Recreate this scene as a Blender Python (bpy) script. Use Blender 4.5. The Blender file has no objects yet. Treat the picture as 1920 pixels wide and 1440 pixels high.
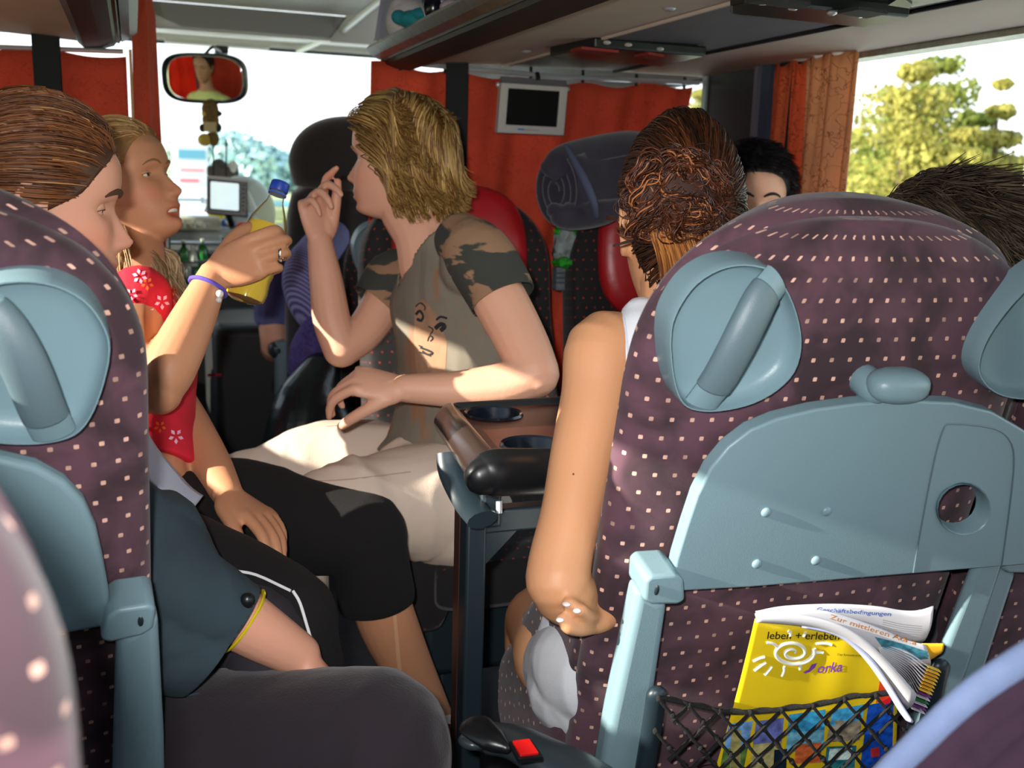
import bpy, bmesh, math, random
import numpy as np
from mathutils import Vector, Matrix, geometry
random.seed(7); RNG = np.random.default_rng(7)
R = math.radians
scene = bpy.context.scene
COL = scene.collection

# ------------------------------------------------------------------ camera
FPX = 1900.0
CAM = np.array([0.0, 0.0, 1.15])
YAW, PIT, ROL = R(20.4227), R(11.3899), R(1.7)
_f = np.array([math.sin(YAW)*math.cos(PIT), math.cos(YAW)*math.cos(PIT), -math.sin(PIT)])
_r = np.array([math.cos(YAW), -math.sin(YAW), 0.0]); _u = np.cross(_r, _f)
CR = _r*math.cos(ROL)+_u*math.sin(ROL); CU = -_r*math.sin(ROL)+_u*math.cos(ROL); CF = _f
cd = bpy.data.cameras.new('camera'); cam = bpy.data.objects.new('camera', cd); COL.objects.link(cam)
cd.sensor_width = 36.0; cd.lens = FPX/1920*36.0; cd.clip_start = 0.02; cd.clip_end = 800
m = Matrix.Identity(4)
for i in range(3):
    m[i][0], m[i][1], m[i][2], m[i][3] = CR[i], CU[i], -CF[i], CAM[i]
cam.matrix_world = m
cd.dof.use_dof = True; cd.dof.focus_distance = 1.3; cd.dof.aperture_fstop = 6.3
scene.camera = cam

# ------------------------------------------------------------------ world, sun, flash, exposure
w = bpy.data.worlds.new('world'); scene.world = w; w.use_nodes = True
wn = w.node_tree.nodes; wl = w.node_tree.links
bg = wn['Background']
tc = wn.new('ShaderNodeTexCoord'); sp = wn.new('ShaderNodeSeparateXYZ'); cr = wn.new('ShaderNodeValToRGB')
wl.new(tc.outputs['Generated'], sp.inputs[0]); wl.new(sp.outputs['Z'], cr.inputs[0]); wl.new(cr.outputs[0], bg.inputs[0])
cr.color_ramp.elements[0].position = 0.0; cr.color_ramp.elements[0].color = (0.95, 1.0, 1.0, 1)
cr.color_ramp.elements[1].position = 0.6; cr.color_ramp.elements[1].color = (0.62, 0.80, 1.0, 1)
bg.inputs[1].default_value = 2.1
sd = bpy.data.lights.new('sun', 'SUN'); sun = bpy.data.objects.new('sun', sd); COL.objects.link(sun)
sd.energy = 13.0; sd.angle = R(0.6); sd.color = (1.0, 0.93, 0.80)
SUN_AZ, SUN_EL = R(-94.2), R(20.5)     # direction the sun stands in, measured from straight ahead (+ right)
sv = Vector((math.sin(SUN_AZ)*math.cos(SUN_EL), math.cos(SUN_AZ)*math.cos(SUN_EL), math.sin(SUN_EL)))
sun.rotation_euler = sv.to_track_quat('Z', 'Y').to_euler()
fd = bpy.data.lights.new('camera_flash', 'AREA'); flash = bpy.data.objects.new('camera_flash', fd); COL.objects.link(flash)
fd.shape = 'RECTANGLE'; fd.size = 0.035; fd.size_y = 0.022; fd.energy = 5.3; fd.color = (1.0, 0.98, 0.97); fd.spread = R(95)
fm = m.copy(); fp = CAM + CR*(-0.045) + CU*0.045 - CF*0.01
for i in range(3): fm[i][3] = fp[i]
flash.matrix_world = fm
scene.view_settings.view_transform = 'Standard'; scene.view_settings.look = 'None'
scene.view_settings.exposure = 0.0; scene.view_settings.gamma = 1.0
scene.view_settings.use_curve_mapping = False
scene.cycles.max_bounces = 8; scene.cycles.transparent_max_bounces = 16
scene.cycles.sample_clamp_indirect = 6.0
scene.cycles.caustics_reflective = False; scene.cycles.caustics_refractive = False

# ------------------------------------------------------------------ helpers
def U(px, py, d):
    """world point seen at a pixel of the photograph, at camera depth d (measured from the photograph)"""
    return CAM + d*(CF + (px-960)/FPX*CR + (720-py)/FPX*CU)
def Zl(px, py, z):
    """point of the horizontal plane z under a pixel"""
    v = CF + (px-960)/FPX*CR + (720-py)/FPX*CU
    return CAM + v*((z-CAM[2])/v[2])
def onp(px, py, P0, n):
    v = CF + (px-960)/FPX*CR + (720-py)/FPX*CU
    return CAM + v*(((P0-CAM)@n)/(v@n))
def nz(v):
    v = np.asarray(v, float); return v/(np.linalg.norm(v)+1e-12)
WM = {}
def reg(o, M): WM[o.name] = M; return o
def tag(o, label=None, cat=None, group=None, kind=None):
    if label: o['label'] = label
    if cat: o['category'] = cat
    if group: o['group'] = group
    if kind: o['kind'] = kind
    return o
def empty(name, loc, label=None, cat=None, group=None, kind=None, rz=0.0):
    o = bpy.data.objects.new(name, None); COL.objects.link(o); o.empty_display_size = .05
    o.location = tuple(loc); o.rotation_euler = (0, 0, rz)
    M = np.eye(4); c, s = math.cos(rz), math.sin(rz); M[:2, :2] = [[c, -s], [s, c]]; M[:3, 3] = loc
    reg(o, M); return tag(o, label, cat, group, kind)
def join(*parts):
    V, Fc, UVs = [], [], []; n = 0
    for p in parts:
        v, f = p[0], p[1]
        uv = p[2] if len(p) > 2 and p[2] is not None else None
        V.append(np.asarray(v, float)); Fc += [tuple(i+n for i in q) for q in f]
        UVs.append(uv if uv is not None else [[(0, 0)]*len(q) for q in f]); n += len(v)
    return np.vstack(V), Fc, [x for u in UVs for x in u]
def MO(name, part, mat, parent=None, space='local', smooth=True, bevel=0, subsurf=0, bseg=2, label=None, cat=None, group=None, kind=None, sharp=40, origin=None, mats=None, midx=None):
    """one mesh object. space='world': coordinates are world ones and are brought into the parent's frame"""
    V = np.asarray(part[0], float); Fc = part[1]
    if parent is not None:
        if space == 'world':
            Mi = np.linalg.inv(WM[parent.name]); V = V@Mi[:3, :3].T + Mi[:3, 3]
        M = WM[parent.name]; loc = np.zeros(3)
    else:
        lo, hi = V.min(0), V.max(0)
        loc = np.array(origin, float) if origin is not None else np.array([(lo[0]+hi[0])/2, (lo[1]+hi[1])/2, lo[2]])
        V = V-loc; M = np.eye(4); M[:3, 3] = loc
    me = bpy.data.meshes.new(name); me.from_pydata([tuple(v) for v in V], [], [tuple(f) for f in Fc])
    if len(part) > 2 and part[2] is not None:
        ul = me.uv_layers.new(name='UVMap'); flat = np.array([c for f in part[2] for c in f], dtype=np.float32).ravel()
        if len(flat) == 2*len(me.loops): ul.data.foreach_set('uv', flat)
    me.validate()
    if mats:
        for mm in mats: me.materials.append(mm)
        if midx is not None: me.polygons.foreach_set('material_index', midx)
    else: me.materials.append(mat)
    me.polygons.foreach_set('use_smooth', [smooth]*len(me.polygons))
    o = bpy.data.objects.new(name, me); COL.objects.link(o); o.location = tuple(loc)
    if parent is not None: o.parent = parent
    if smooth and sharp: 
        try: me.set_sharp_from_angle(angle=R(sharp))
        except Exception: pass
    if bevel:
        b = o.modifiers.new('bevel', 'BEVEL'); b.width = bevel; b.segments = bseg; b.limit_method = 'ANGLE'; b.angle_limit = R(35)
    if subsurf:
        s_ = o.modifiers.new('sub', 'SUBSURF'); s_.levels = subsurf; s_.render_levels = subsurf
    reg(o, M if parent is None else M)
    if mat is not None and mat.name.startswith('skin') and not me.color_attributes:
        at = me.color_attributes.new('tint', 'FLOAT_COLOR', 'POINT'); at.data.foreach_set('color', [1.0]*(4*len(me.vertices)))
    return tag(o, label, cat, group, kind)
def box(c, s, Rm=None):
    c = np.asarray(c, float); s = np.asarray(s, float)/2
    V = np.array([[x, y, z] for x in (-1, 1) for y in (-1, 1) for z in (-1, 1)], float)*s
    if Rm is not None: V = V@np.asarray(Rm).T
    F_ = [(0, 1, 3, 2), (4, 6, 7, 5), (0, 4, 5, 1), (2, 3, 7, 6), (0, 2, 6, 4), (1, 5, 7, 3)]
    uv = [[(0, 0), (1, 0), (1, 1), (0, 1)]]*6
    return V+c, F_, uv
def prism(poly, ext, d):
    """poly: list of 3-D points of a flat outline; ext: extrusion vector; holes not handled"""
    P = np.asarray(poly, float); e = np.asarray(ext, float)*d; n = len(P)
    V = np.vstack([P, P+e]); F_ = [tuple(range(n))[::-1], tuple(range(n, 2*n))]
    F_ += [(i, (i+1) % n, (i+1) % n+n, i+n) for i in range(n)]
    return V, F_, None
def plate(outer, holes, f3, th):
    """outline in (a,b), holes, f3(a,b,depth)->xyz; thickness th"""
    loops = [outer]+holes
    tris = geometry.tessellate_polygon([[Vector((a, b, 0)) for a, b in l] for l in loops])
    P = [p for l in loops for p in l]; n = len(P)
    V = [f3(a, b, 0) for a, b in P]+[f3(a, b, th) for a, b in P]
    F_ = []
    for t in tris: F_ += [tuple(t), tuple(i+n for i in t[::-1])]
    k = 0
    for l in loops:
        m_ = len(l)
        for i in range(m_): F_.append((k+i, k+(i+1) % m_, k+(i+1) % m_+n, k+i+n))
        k += m_
    V = np.array(V)
    # consistent outward normals
    bm = bmesh.new(); vs = [bm.verts.new(v) for v in V]
    for f in F_:
        try: bm.faces.new([vs[i] for i in f])
        except ValueError: pass
    bmesh.ops.recalc_face_normals(bm, faces=bm.faces[:])
    bmesh.ops.dissolve_limit(bm, angle_limit=0.01, verts=bm.verts[:], edges=bm.edges[:])
    bm.verts.index_update()
    out = (np.array([v.co[:] for v in bm.verts]), [tuple(v.index for v in f.verts) for f in bm.faces], None)
    bm.free(); return out
def frames(P, up=None):
    P = np.asarray(P, float); n = len(P); T = np.zeros_like(P)
    T[1:-1] = P[2:]-P[:-2]; T[0] = P[1]-P[0]; T[-1] = P[-1]-P[-2]
    T = T/(np.linalg.norm(T, axis=1)[:, None]+1e-12)
    if up is not None:
        A = np.cross(np.tile(np.asarray(up, float), (n, 1)), T); A /= np.linalg.norm(A, axis=1)[:, None]+1e-12
        return T, A, np.cross(T, A)
    a = np.array([0, 0, 1.0]) if abs(T[0][2]) < .9 else np.array([1.0, 0, 0])
    A = np.zeros_like(P); a = nz(np.cross(a, T[0])); A[0] = a
    for i in range(1, n):
        a = a-T[i]*(a@T[i]); a = nz(a); A[i] = a
    return T, A, np.cross(T, A)
def interp(P, r, k=4):
    """Catmull-Rom refinement of points (with radii)"""
    P = np.asarray(P, float); r = np.asarray(r, float); r = r.reshape(len(P), -1)
    Q = np.hstack([P, r]); E = np.vstack([2*Q[0]-Q[1], Q, 2*Q[-1]-Q[-2]]); out = []
    for i in range(1, len(E)-2):
        p0, p1, p2, p3 = E[i-1], E[i], E[i+1], E[i+2]
        for t in np.linspace(0, 1, k, endpoint=False):
            out.append(.5*((2*p1)+(-p0+p2)*t+(2*p0-5*p1+4*p2-p3)*t*t+(-p0+3*p1-3*p2+p3)*t**3))
    out.append(E[-2]); out = np.array(out); return out[:, :3], np.maximum(out[:, 3:], 1e-4)
def tube(P, r, seg=12, k=1, up=None, caps=True, round_caps=False, uvs=False):
    """tapered tube; r scalar/list, or list of (ra, rb) for an elliptical section"""
    P = np.asarray(P, float)
    r = np.asarray(r, float)
    if r.ndim == 0: r = np.full(len(P), float(r))
    r = r.reshape(len(P), -1)
    if k > 1: P, r = interp(P, r, k)
    if round_caps:
        T0 = nz(P[1]-P[0]); T1 = nz(P[-1]-P[-2]); a0 = r[0].mean(); a1 = r[-1].mean(); ph = (.25, .6, .9)
        pre = [(P[0]-T0*a0*math.cos(math.asin(q)), r[0]*q) for q in ph]; post = [(P[-1]+T1*a1*math.cos(math.asin(q)), r[-1]*q) for q in ph[::-1]]
        P = np.vstack([[a for a, _ in pre], P, [a for a, _ in post]]); r = np.vstack([[b for _, b in pre], r, [b for _, b in post]])
    T, A, Bn = frames(P, up); ra = r[:, 0]; rb = r[:, -1]
    ang = np.linspace(0, 2*math.pi, seg, endpoint=False)
    V = (P[:, None, :]+A[:, None, :]*(np.cos(ang)[None, :, None]*ra[:, None, None])+Bn[:, None, :]*(np.sin(ang)[None, :, None]*rb[:, None, None])).reshape(-1, 3)
    n = len(P); F_ = []; UV = []
    L = np.concatenate([[0], np.cumsum(np.linalg.norm(np.diff(P, axis=0), axis=1))])
    per = 2*math.pi*np.sqrt((ra**2+rb**2)/2).max()
    for i in range(n-1):
        for j in range(seg):
            F_.append((i*seg+j, i*seg+(j+1) % seg, (i+1)*seg+(j+1) % seg, (i+1)*seg+j))
            u0, u1 = per*j/seg, per*(j+1)/seg; UV.append([(u0, L[i]), (u1, L[i]), (u1, L[i+1]), (u0, L[i+1])])
    if caps:
        F_ += [tuple(range(seg))[::-1], tuple(range((n-1)*seg, n*seg))]; UV += [[(0, 0)]*seg]*2
    return V, F_, UV
def loft(rings, caps=True, closed=True, vi=None):
    """rings: (n, m, 3) array; UVs in metres (u along the ring, v along the loft)"""
    Rg = np.asarray(rings, float); n, m_, _ = Rg.shape; V = Rg.reshape(-1, 3); F_ = []; UV = []
    mid = Rg[np.argmax(np.linalg.norm(np.roll(Rg, -1, 1)-Rg, axis=2).sum(1))]; seg = np.linalg.norm(np.roll(mid, -1, 0)-mid, axis=1); us = np.concatenate([[0], np.cumsum(seg)])
    vs = np.concatenate([[0], np.cumsum(np.median(np.linalg.norm(np.diff(Rg, axis=0), axis=2), axis=1) if vi is None else np.linalg.norm(np.diff(Rg[:, vi], axis=0), axis=1))])
    J = m_ if closed else m_-1
    for i in range(n-1):
        for j in range(J):
            F_.append((i*m_+j, i*m_+(j+1) % m_, (i+1)*m_+(j+1) % m_, (i+1)*m_+j))
            UV.append([(us[j], vs[i]), (us[j+1], vs[i]), (us[j+1], vs[i+1]), (us[j], vs[i+1])])
    if caps and closed:
        F_ += [tuple(range(m_))[::-1], tuple(range((n-1)*m_, n*m_))]; UV += [[(0, 0)]*m_]*2
    return V, F_, UV
def sgp(x, p): return np.sign(x)*np.abs(x)**p
def ellipsoid(c, r, Rm=None, nu=20, nv=12, p=1.0):
    th = np.linspace(-math.pi/2, math.pi/2, nv+1); ph = np.linspace(0, 2*math.pi, nu, endpoint=False); rings = []
    for t in th[1:-1]:
        q = np.stack([sgp(np.cos(ph), p)*abs(math.cos(t))**p*r[0], sgp(np.sin(ph), p)*abs(math.cos(t))**p*r[1], np.full(nu, sgp(math.sin(t), p)*r[2])], 1); rings.append(q)
    Rg = np.array(rings)
    V, F_, UV = loft(Rg, caps=False)
    V = np.vstack([V, [[0, 0, -r[2]]], [[0, 0, r[2]]]]); a = len(V)-2; b = a+1; n = len(rings)
    for j in range(nu):
        F_.append((a, (j+1) % nu, j)); UV.append([(0, 0)]*3)
        F_.append((b, (n-1)*nu+j, (n-1)*nu+(j+1) % nu)); UV.append([(0, 0)]*3)
    if Rm is not None: V = V@np.asarray(Rm).T
    return V+np.asarray(c, float), F_, UV
def rotm(axis, a):
    return np.array(Matrix.Rotation(a, 3, Vector(axis)))
def fuse(name, parts, mat, parent=None, voxel=.004, smooth=3, fac=.5, space='world', **kw):
    """closed shapes united into ONE continuous surface"""
    V, F_, _ = join(*parts)
    o = MO(name, (V, F_), mat, parent, space, smooth=True, sharp=0, **kw)
    md = o.modifiers.new('rm', 'REMESH'); md.mode = 'VOXEL'; md.voxel_size = voxel; md.use_smooth_shade = True
    if smooth:
        s_ = o.modifiers.new('sm', 'SMOOTH'); s_.iterations = smooth; s_.factor = fac
    dg = bpy.context.evaluated_depsgraph_get(); dg.update()
    me = bpy.data.meshes.new_from_object(o.evaluated_get(dg)); o.modifiers.clear()
    old = o.data; o.data = me; me.name = name; bpy.data.meshes.remove(old)
    if not me.materials: me.materials.append(mat)
    me.polygons.foreach_set('use_smooth', [True]*len(me.polygons))
    return o
def verts(o):
    a = np.empty(len(o.data.vertices)*3); o.data.vertices.foreach_get('co', a); return a.reshape(-1, 3)
def wverts(o):
    M = WM[o.name]; return verts(o)@M[:3, :3].T+M[:3, 3]
def setverts_world(o, W):
    Mi = np.linalg.inv(WM[o.name]); v = W@Mi[:3, :3].T+Mi[:3, 3]; o.data.vertices.foreach_set('co', v.ravel()); o.data.update()
def vcolor(o, C, name='tint'):
    at = o.data.color_attributes.new(name, 'FLOAT_COLOR', 'POINT'); a = np.ones((len(C), 4)); a[:, :3] = C
    at.data.foreach_set('color', a.ravel())

# ------------------------------------------------------------------ materials
def S(r, g, b):
    return tuple(((c/255+.055)/1.055)**2.4 if c/255 > .04045 else c/255/12.92 for c in (r, g, b))
def mat(name, col, rough=.6, metal=0., spec=.5, noise=None, bump=None, sheen=0., coat=0., trans=0., alpha=None, emit=None, attr=None, sss=0., aniso=0.):
    """noise=(scale, amount, detail) varies the colour; bump=(scale, strength)"""
    M = bpy.data.materials.new(name); M.use_nodes = True; N = M.node_tree.nodes; L = M.node_tree.links; b = N['Principled BSDF']
    col = tuple(col); b.inputs['Base Color'].default_value = (*col, 1); b.inputs['Roughness'].default_value = rough
    b.inputs['Metallic'].default_value = metal; b.inputs['Specular IOR Level'].default_value = spec
    b.inputs['Sheen Weight'].default_value = sheen; b.inputs['Coat Weight'].default_value = coat
    b.inputs['Transmission Weight'].default_value = trans
    if sss: b.inputs['Subsurface Weight'].default_value = sss; b.inputs['Subsurface Radius'].default_value = (.012, .005, .003); b.inputs['Subsurface Scale'].default_value = 1.0
    if emit: b.inputs['Emission Color'].default_value = (*emit[0], 1); b.inputs['Emission Strength'].default_value = emit[1]
    src = None
    if attr:
        a = N.new('ShaderNodeVertexColor'); a.layer_name = attr
        mx = N.new('ShaderNodeMix'); mx.data_type = 'RGBA'; mx.blend_type = 'MULTIPLY'; mx.inputs[0].default_value = 1
        mx.inputs[6].default_value = (*col, 1); L.new(a.outputs[0], mx.inputs[7]); src = mx.outputs[2]; L.new(src, b.inputs['Base Color'])
    if noise or bump:
        t = N.new('ShaderNodeTexCoord')
    if noise:
        n = N.new('ShaderNodeTexNoise'); n.inputs['Scale'].default_value = noise[0]; n.inputs['Detail'].default_value = noise[2] if len(noise) > 2 else 4
        L.new(t.outputs['Object'], n.inputs['Vector'])
        mr = N.new('ShaderNodeMapRange'); mr.inputs['From Min'].default_value = .3; mr.inputs['From Max'].default_value = .7
        mr.inputs['To Min'].default_value = 1-noise[1]; mr.inputs['To Max'].default_value = 1+noise[1]; L.new(n.outputs[0], mr.inputs['Value'])
        mx = N.new('ShaderNodeVectorMath'); mx.operation = 'SCALE'
        if src: L.new(src, mx.inputs[0])
        else: mx.inputs[0].default_value = col
        L.new(mr.outputs[0], mx.inputs['Scale']); L.new(mx.outputs[0], b.inputs['Base Color'])
    if bump:
        n = N.new('ShaderNodeTexNoise'); n.inputs['Scale'].default_value = bump[0]; n.inputs['Detail'].default_value = 3
        L.new(t.outputs['Object'], n.inputs['Vector']); bp = N.new('ShaderNodeBump'); bp.inputs['Strength'].default_value = bump[1]; bp.inputs['Distance'].default_value = .002
        L.new(n.outputs[0], bp.inputs['Height']); L.new(bp.outputs[0], b.inputs['Normal'])
    return M
def dotted(name, base, dot, pitch=.0225, size=.108, rough=.85, nap=.5):
    """velour woven with small squares in staggered rows, laid out along the seat's own surface (UVs in metres)"""
    M = mat(name, base, rough, sheen=.15); N = M.node_tree.nodes; L = M.node_tree.links; b = N['Principled BSDF']
    t = N.new('ShaderNodeTexCoord'); s = N.new('ShaderNodeSeparateXYZ'); L.new(t.outputs['UV'], s.inputs[0])
    def ma(op, a, bb=None):
        n = N.new('ShaderNodeMath'); n.operation = op
        for i, q in enumerate((a, bb)):
            if q is None: continue
            if isinstance(q, (int, float)): n.inputs[i].default_value = q
            else: L.new(q, n.inputs[i])
        return n.outputs[0]
    u = ma('DIVIDE', s.outputs[0], pitch); v = ma('DIVIDE', s.outputs[1], pitch); row = ma('FLOOR', v)
    u2 = ma('ADD', u, ma('MULTIPLY', ma('MODULO', ma('ABSOLUTE', row), 2.0), .35))
    fx = ma('ABSOLUTE', ma('SUBTRACT', ma('FRACT', u2), .5)); fy = ma('ABSOLUTE', ma('SUBTRACT', ma('FRACT', v), .5))
    mk = ma('MULTIPLY', ma('LESS_THAN', fx, size), ma('LESS_THAN', fy, size))
    mk = ma('MULTIPLY', mk, ma('LESS_THAN', ma('ADD', fx, fy), size*1.7))
    n = N.new('ShaderNodeTexNoise'); n.inputs['Scale'].default_value = 14; n.inputs['Detail'].default_value = 3; n.inputs['Distortion'].default_value = .6
    L.new(t.outputs['Object'], n.inputs['Vector'])
    mr = N.new('ShaderNodeMapRange'); mr.inputs['From Min'].default_value = .38; mr.inputs['From Max'].default_value = .62
    mr.inputs['To Min'].default_value = 1-nap; mr.inputs['To Max'].default_value = 1+nap; L.new(n.outputs[0], mr.inputs['Value'])
    vm = N.new('ShaderNodeVectorMath'); vm.operation = 'SCALE'; vm.inputs[0].default_value = base; L.new(mr.outputs[0], vm.inputs['Scale'])
    n2 = N.new('ShaderNodeTexNoise'); n2.inputs['Scale'].default_value = 30; L.new(t.outputs['Object'], n2.inputs['Vector'])
    mr2 = N.new('ShaderNodeMapRange'); mr2.inputs['From Min'].default_value = .35; mr2.inputs['From Max'].default_value = .65; mr2.inputs['To Min'].default_value = .45; mr2.inputs['To Max'].default_value = 1.1; L.new(n2.outputs[0], mr2.inputs['Value'])
    vd = N.new('ShaderNodeVectorMath'); vd.operation = 'SCALE'; vd.inputs[0].default_value = dot; L.new(mr2.outputs[0], vd.inputs['Scale'])
    mx = N.new('ShaderNodeMix'); mx.data_type = 'RGBA'; L.new(mk, mx.inputs[0]); L.new(vm.outputs[0], mx.inputs[6]); L.new(vd.outputs[0], mx.inputs[7])
    L.new(mx.outputs[2], b.inputs['Base Color'])
    n3 = N.new('ShaderNodeTexNoise'); n3.inputs['Scale'].default_value = 900; L.new(t.outputs['Object'], n3.inputs['Vector'])
    bp = N.new('ShaderNodeBump'); bp.inputs['Strength'].default_value = .25; bp.inputs['Distance'].default_value = .001; L.new(n3.outputs[0], bp.inputs['Height']); L.new(bp.outputs[0], b.inputs['Normal'])
    return M
def glassmat(name, tint=(1, 1, 1), refl=.06):
    M = bpy.data.materials.new(name); M.use_nodes = True; N = M.node_tree.nodes; L = M.node_tree.links
    N.remove(N['Principled BSDF']); o = N['Material Output']
    t = N.new('ShaderNodeBsdfTransparent'); t.inputs[0].default_value = (*tint, 1); g = N.new('ShaderNodeBsdfGlossy'); g.inputs['Roughness'].default_value = .02
    fr = N.new('ShaderNodeFresnel'); fr.inputs[0].default_value = 1.04; mx = N.new('ShaderNodeMixShader')
    L.new(fr.outputs[0], mx.inputs[0]); L.new(t.outputs[0], mx.inputs[1]); L.new(g.outputs[0], mx.inputs[2]); L.new(mx.outputs[0], o.inputs[0])
    return M
M_DOT = dotted('velour_plum_dotted', S(72, 45, 56), S(226, 178, 158))
M_DOT_SHADE = dotted('velour_dotted_shaded', S(13, 9, 11), S(150, 44, 32), size=.10, nap=.2)  # same dotted velour, with the far seats' shade painted into its colour
M_DOTG = dotted('velour_grey_dotted', S(104, 98, 108), S(150, 40, 44), size=.10, nap=.1)
M_PLAS = mat('plastic_blue_grey', S(120, 147, 156), .38, spec=.5, bump=(700, .12))
M_PLASD = mat('rubber_grey', S(94, 114, 122), .42, bump=(900, .2))
M_PLASDK = mat('plastic_dark_teal', S(30, 43, 50), .4)
M_BLACK = mat('plastic_black', S(20, 22, 24), .35)
M_BLK2 = mat('black_matte', S(14, 14, 16), .8)
M_STEEL = mat('steel_bright', S(205, 210, 215), .35, metal=.6)
M_ALU = mat('aluminium_brushed', S(170, 172, 160), .35, metal=.9, noise=(60, .15))
M_CREAM = mat('panel_cream', S(196, 178, 164), .75, noise=(6, .06), bump=(300, .2))
M_DGREY = mat('panel_grey', S(104, 100, 108), .7, noise=(8, .06), bump=(300, .3))
M_ROOF = mat('roof_grey_beige', S(206, 204, 192), .7, noise=(5, .05))
M_RED = mat('leather_red', S(168, 24, 30), .38, noise=(12, .12), bump=(60, .25))
M_WHITE = mat('white_cotton', S(222, 226, 232), .85, bump=(500, .2), noise=(12, .03))
M_GLASS = glassmat('window_glass')
# ------------------------------------------------------------------ the coach body
XL, XR = -0.97, 1.45; ZC = 1.95; YB = -3.4; YF = 4.62
M_FLOOR = mat('floor_dark', S(52, 50, 54), .7, noise=(40, .25))
M_WALL = mat('wall_trim', S(112, 108, 112), .8, noise=(10, .08))
M_PILL = mat('pillar_black', S(26, 32, 34), .6)
M_PILLB = mat('pillar_blue', S(44, 60, 78), .5)
struct = lambda name, part, m_, **k: MO(name, part, m_, kind='structure', **k)
struct('floor', box((.24, .6, -.03), (2.5, 8.0, .06)), M_FLOOR, smooth=False)
struct('wall_left', join(box((XL-.03, .6, .38), (.06, 8.0, .8)), box((XL-.03, -.5, .92), (.06, 5.6, .29)), box((XL-.03, .6, 1.72), (.06, 8.0, .56))), M_WALL, smooth=False)  # middle strip added to the unseen left wall to block low sun
struct('wall_right', join(box((XR+.03, .6, .38), (.06, 8.0, .8)), box((XR+.03, .6, 1.715), (.06, 8.0, .56))), M_WALL, smooth=False)
struct('wall_back', box((.24, YB, .97), (2.5, .06, 2.0)), M_WALL, smooth=False)
struct('wall_front', box((.24, YF+.03, .35), (2.5, .06, .74)), M_WALL, smooth=False)
struct('ceiling', join(box((.24, .15, ZC+.02), (2.5, 7.2, .04))), M_ROOF, smooth=False)
# moulded front ceiling: roof hatch recess, riser, sloping header above the windscreen
H = lambda px, py, Y: CAM+(lambda v: v*(Y/v[1]))(CF+(px-960)/FPX*CR+(720-py)/FPX*CU)
hd = []
def panel(pts, th=.012, m_=None, name=None):
    P = np.array(pts); n = nz(np.cross(P[1]-P[0], P[2]-P[0])); n = n if n[2] > 0 or abs(n[2]) < .05 else -n
    return prism(P, n, th)
zt = 1.67
struct('trim_1', join(box((.24, 4.60, zt+.03), (2.4, .05, .06))), M_ROOF, smooth=False, bevel=.01)   # header bar
struct('trim_2', join(prism([(-.97, 4.02, 1.63+.015), (1.45, 4.02, 1.63+.015), (1.45, 4.62, zt+.03), (-.97, 4.62, zt+.03)], (0, 0, 1), .02)), mat('header_panel', S(214, 212, 200), .6), smooth=False)
struct('trim_3', join(prism([(.02, 4.0, 1.655), (.72, 4.0, 1.655), (.78, 4.0, 1.735), (-.05, 4.0, 1.735)], (0, 1, 0), .015)), mat('hatch_riser', S(150, 150, 146), .7), smooth=False)
struct('trim_4', join(prism([(-.97, 4.0, 1.64), (.02, 4.0, 1.64), (.02, 4.0, 1.66), (-.05, 4.0, 1.74), (.78, 4.0, 1.74), (.72, 4.0, 1.66), (.72, 4.0, 1.64), (1.45, 4.0, 1.64), (1.45, 4.0, 1.97), (-.97, 4.0, 1.97)][::-1], (0, 1, 0), .02)), M_ROOF, smooth=False)
struct('trim_5', join(prism([(-.08, 3.3, 1.83), (.82, 3.3, 1.83), (.80, 4.0, 1.745), (-.06, 4.0, 1.745)], (0, 0, 1), .02),
                      prism([(-.30, 3.3, 1.93), (-.10, 3.3, 1.83), (-.06, 4.0, 1.745), (-.20, 4.0, 1.80)], (0, 0, 1), .02),
                      prism([(1.0, 3.3, 1.93), (.82, 3.3, 1.83), (.80, 4.0, 1.745), (.92, 4.0, 1.80)], (0, 0, 1), .02)), M_ROOF, smooth=False)
lp = empty('header_lamp', (.33, 4.3, 1.63), 'flat oblong ceiling lamp above the windscreen mirror', 'lamp')
MO('lens', box((0, 0, .002), (.36, .06, .012)), mat('lamp_lens', S(205, 205, 190), .3), lp, bevel=.005)
MO('bezel', join(box((0, -.035, .006), (.39, .012, .012)), box((0, .035, .006), (.39, .012, .012)), box((-.19, 0, .006), (.012, .07, .012)), box((.19, 0, .006), (.012, .07, .012))), M_ROOF, lp)
# bright seams of the roof edge beside the right rack
struct('trim_6', join(tube([(.90, 2.75, 1.80), (.84, 3.3, 1.77), (.76, 4.0, 1.68), (.68, 4.55, 1.66)], .012, 8),
                      tube([(.84, 3.3, 1.77), (.70, 2.9, 1.62), (.545, 2.44, 1.45)], .010, 8)), mat('seam_white', S(208, 210, 202), .4, metal=.3))
struct('trim_7', join(prism([(.55, 2.46, 1.44), (.98, 2.95, 1.44), (.98, 2.95, 1.90), (.62, 2.46, 1.90)], (-.6, .6, 0), .012)), mat('rack_end_panel', S(150, 150, 168), .7), smooth=False)

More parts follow.
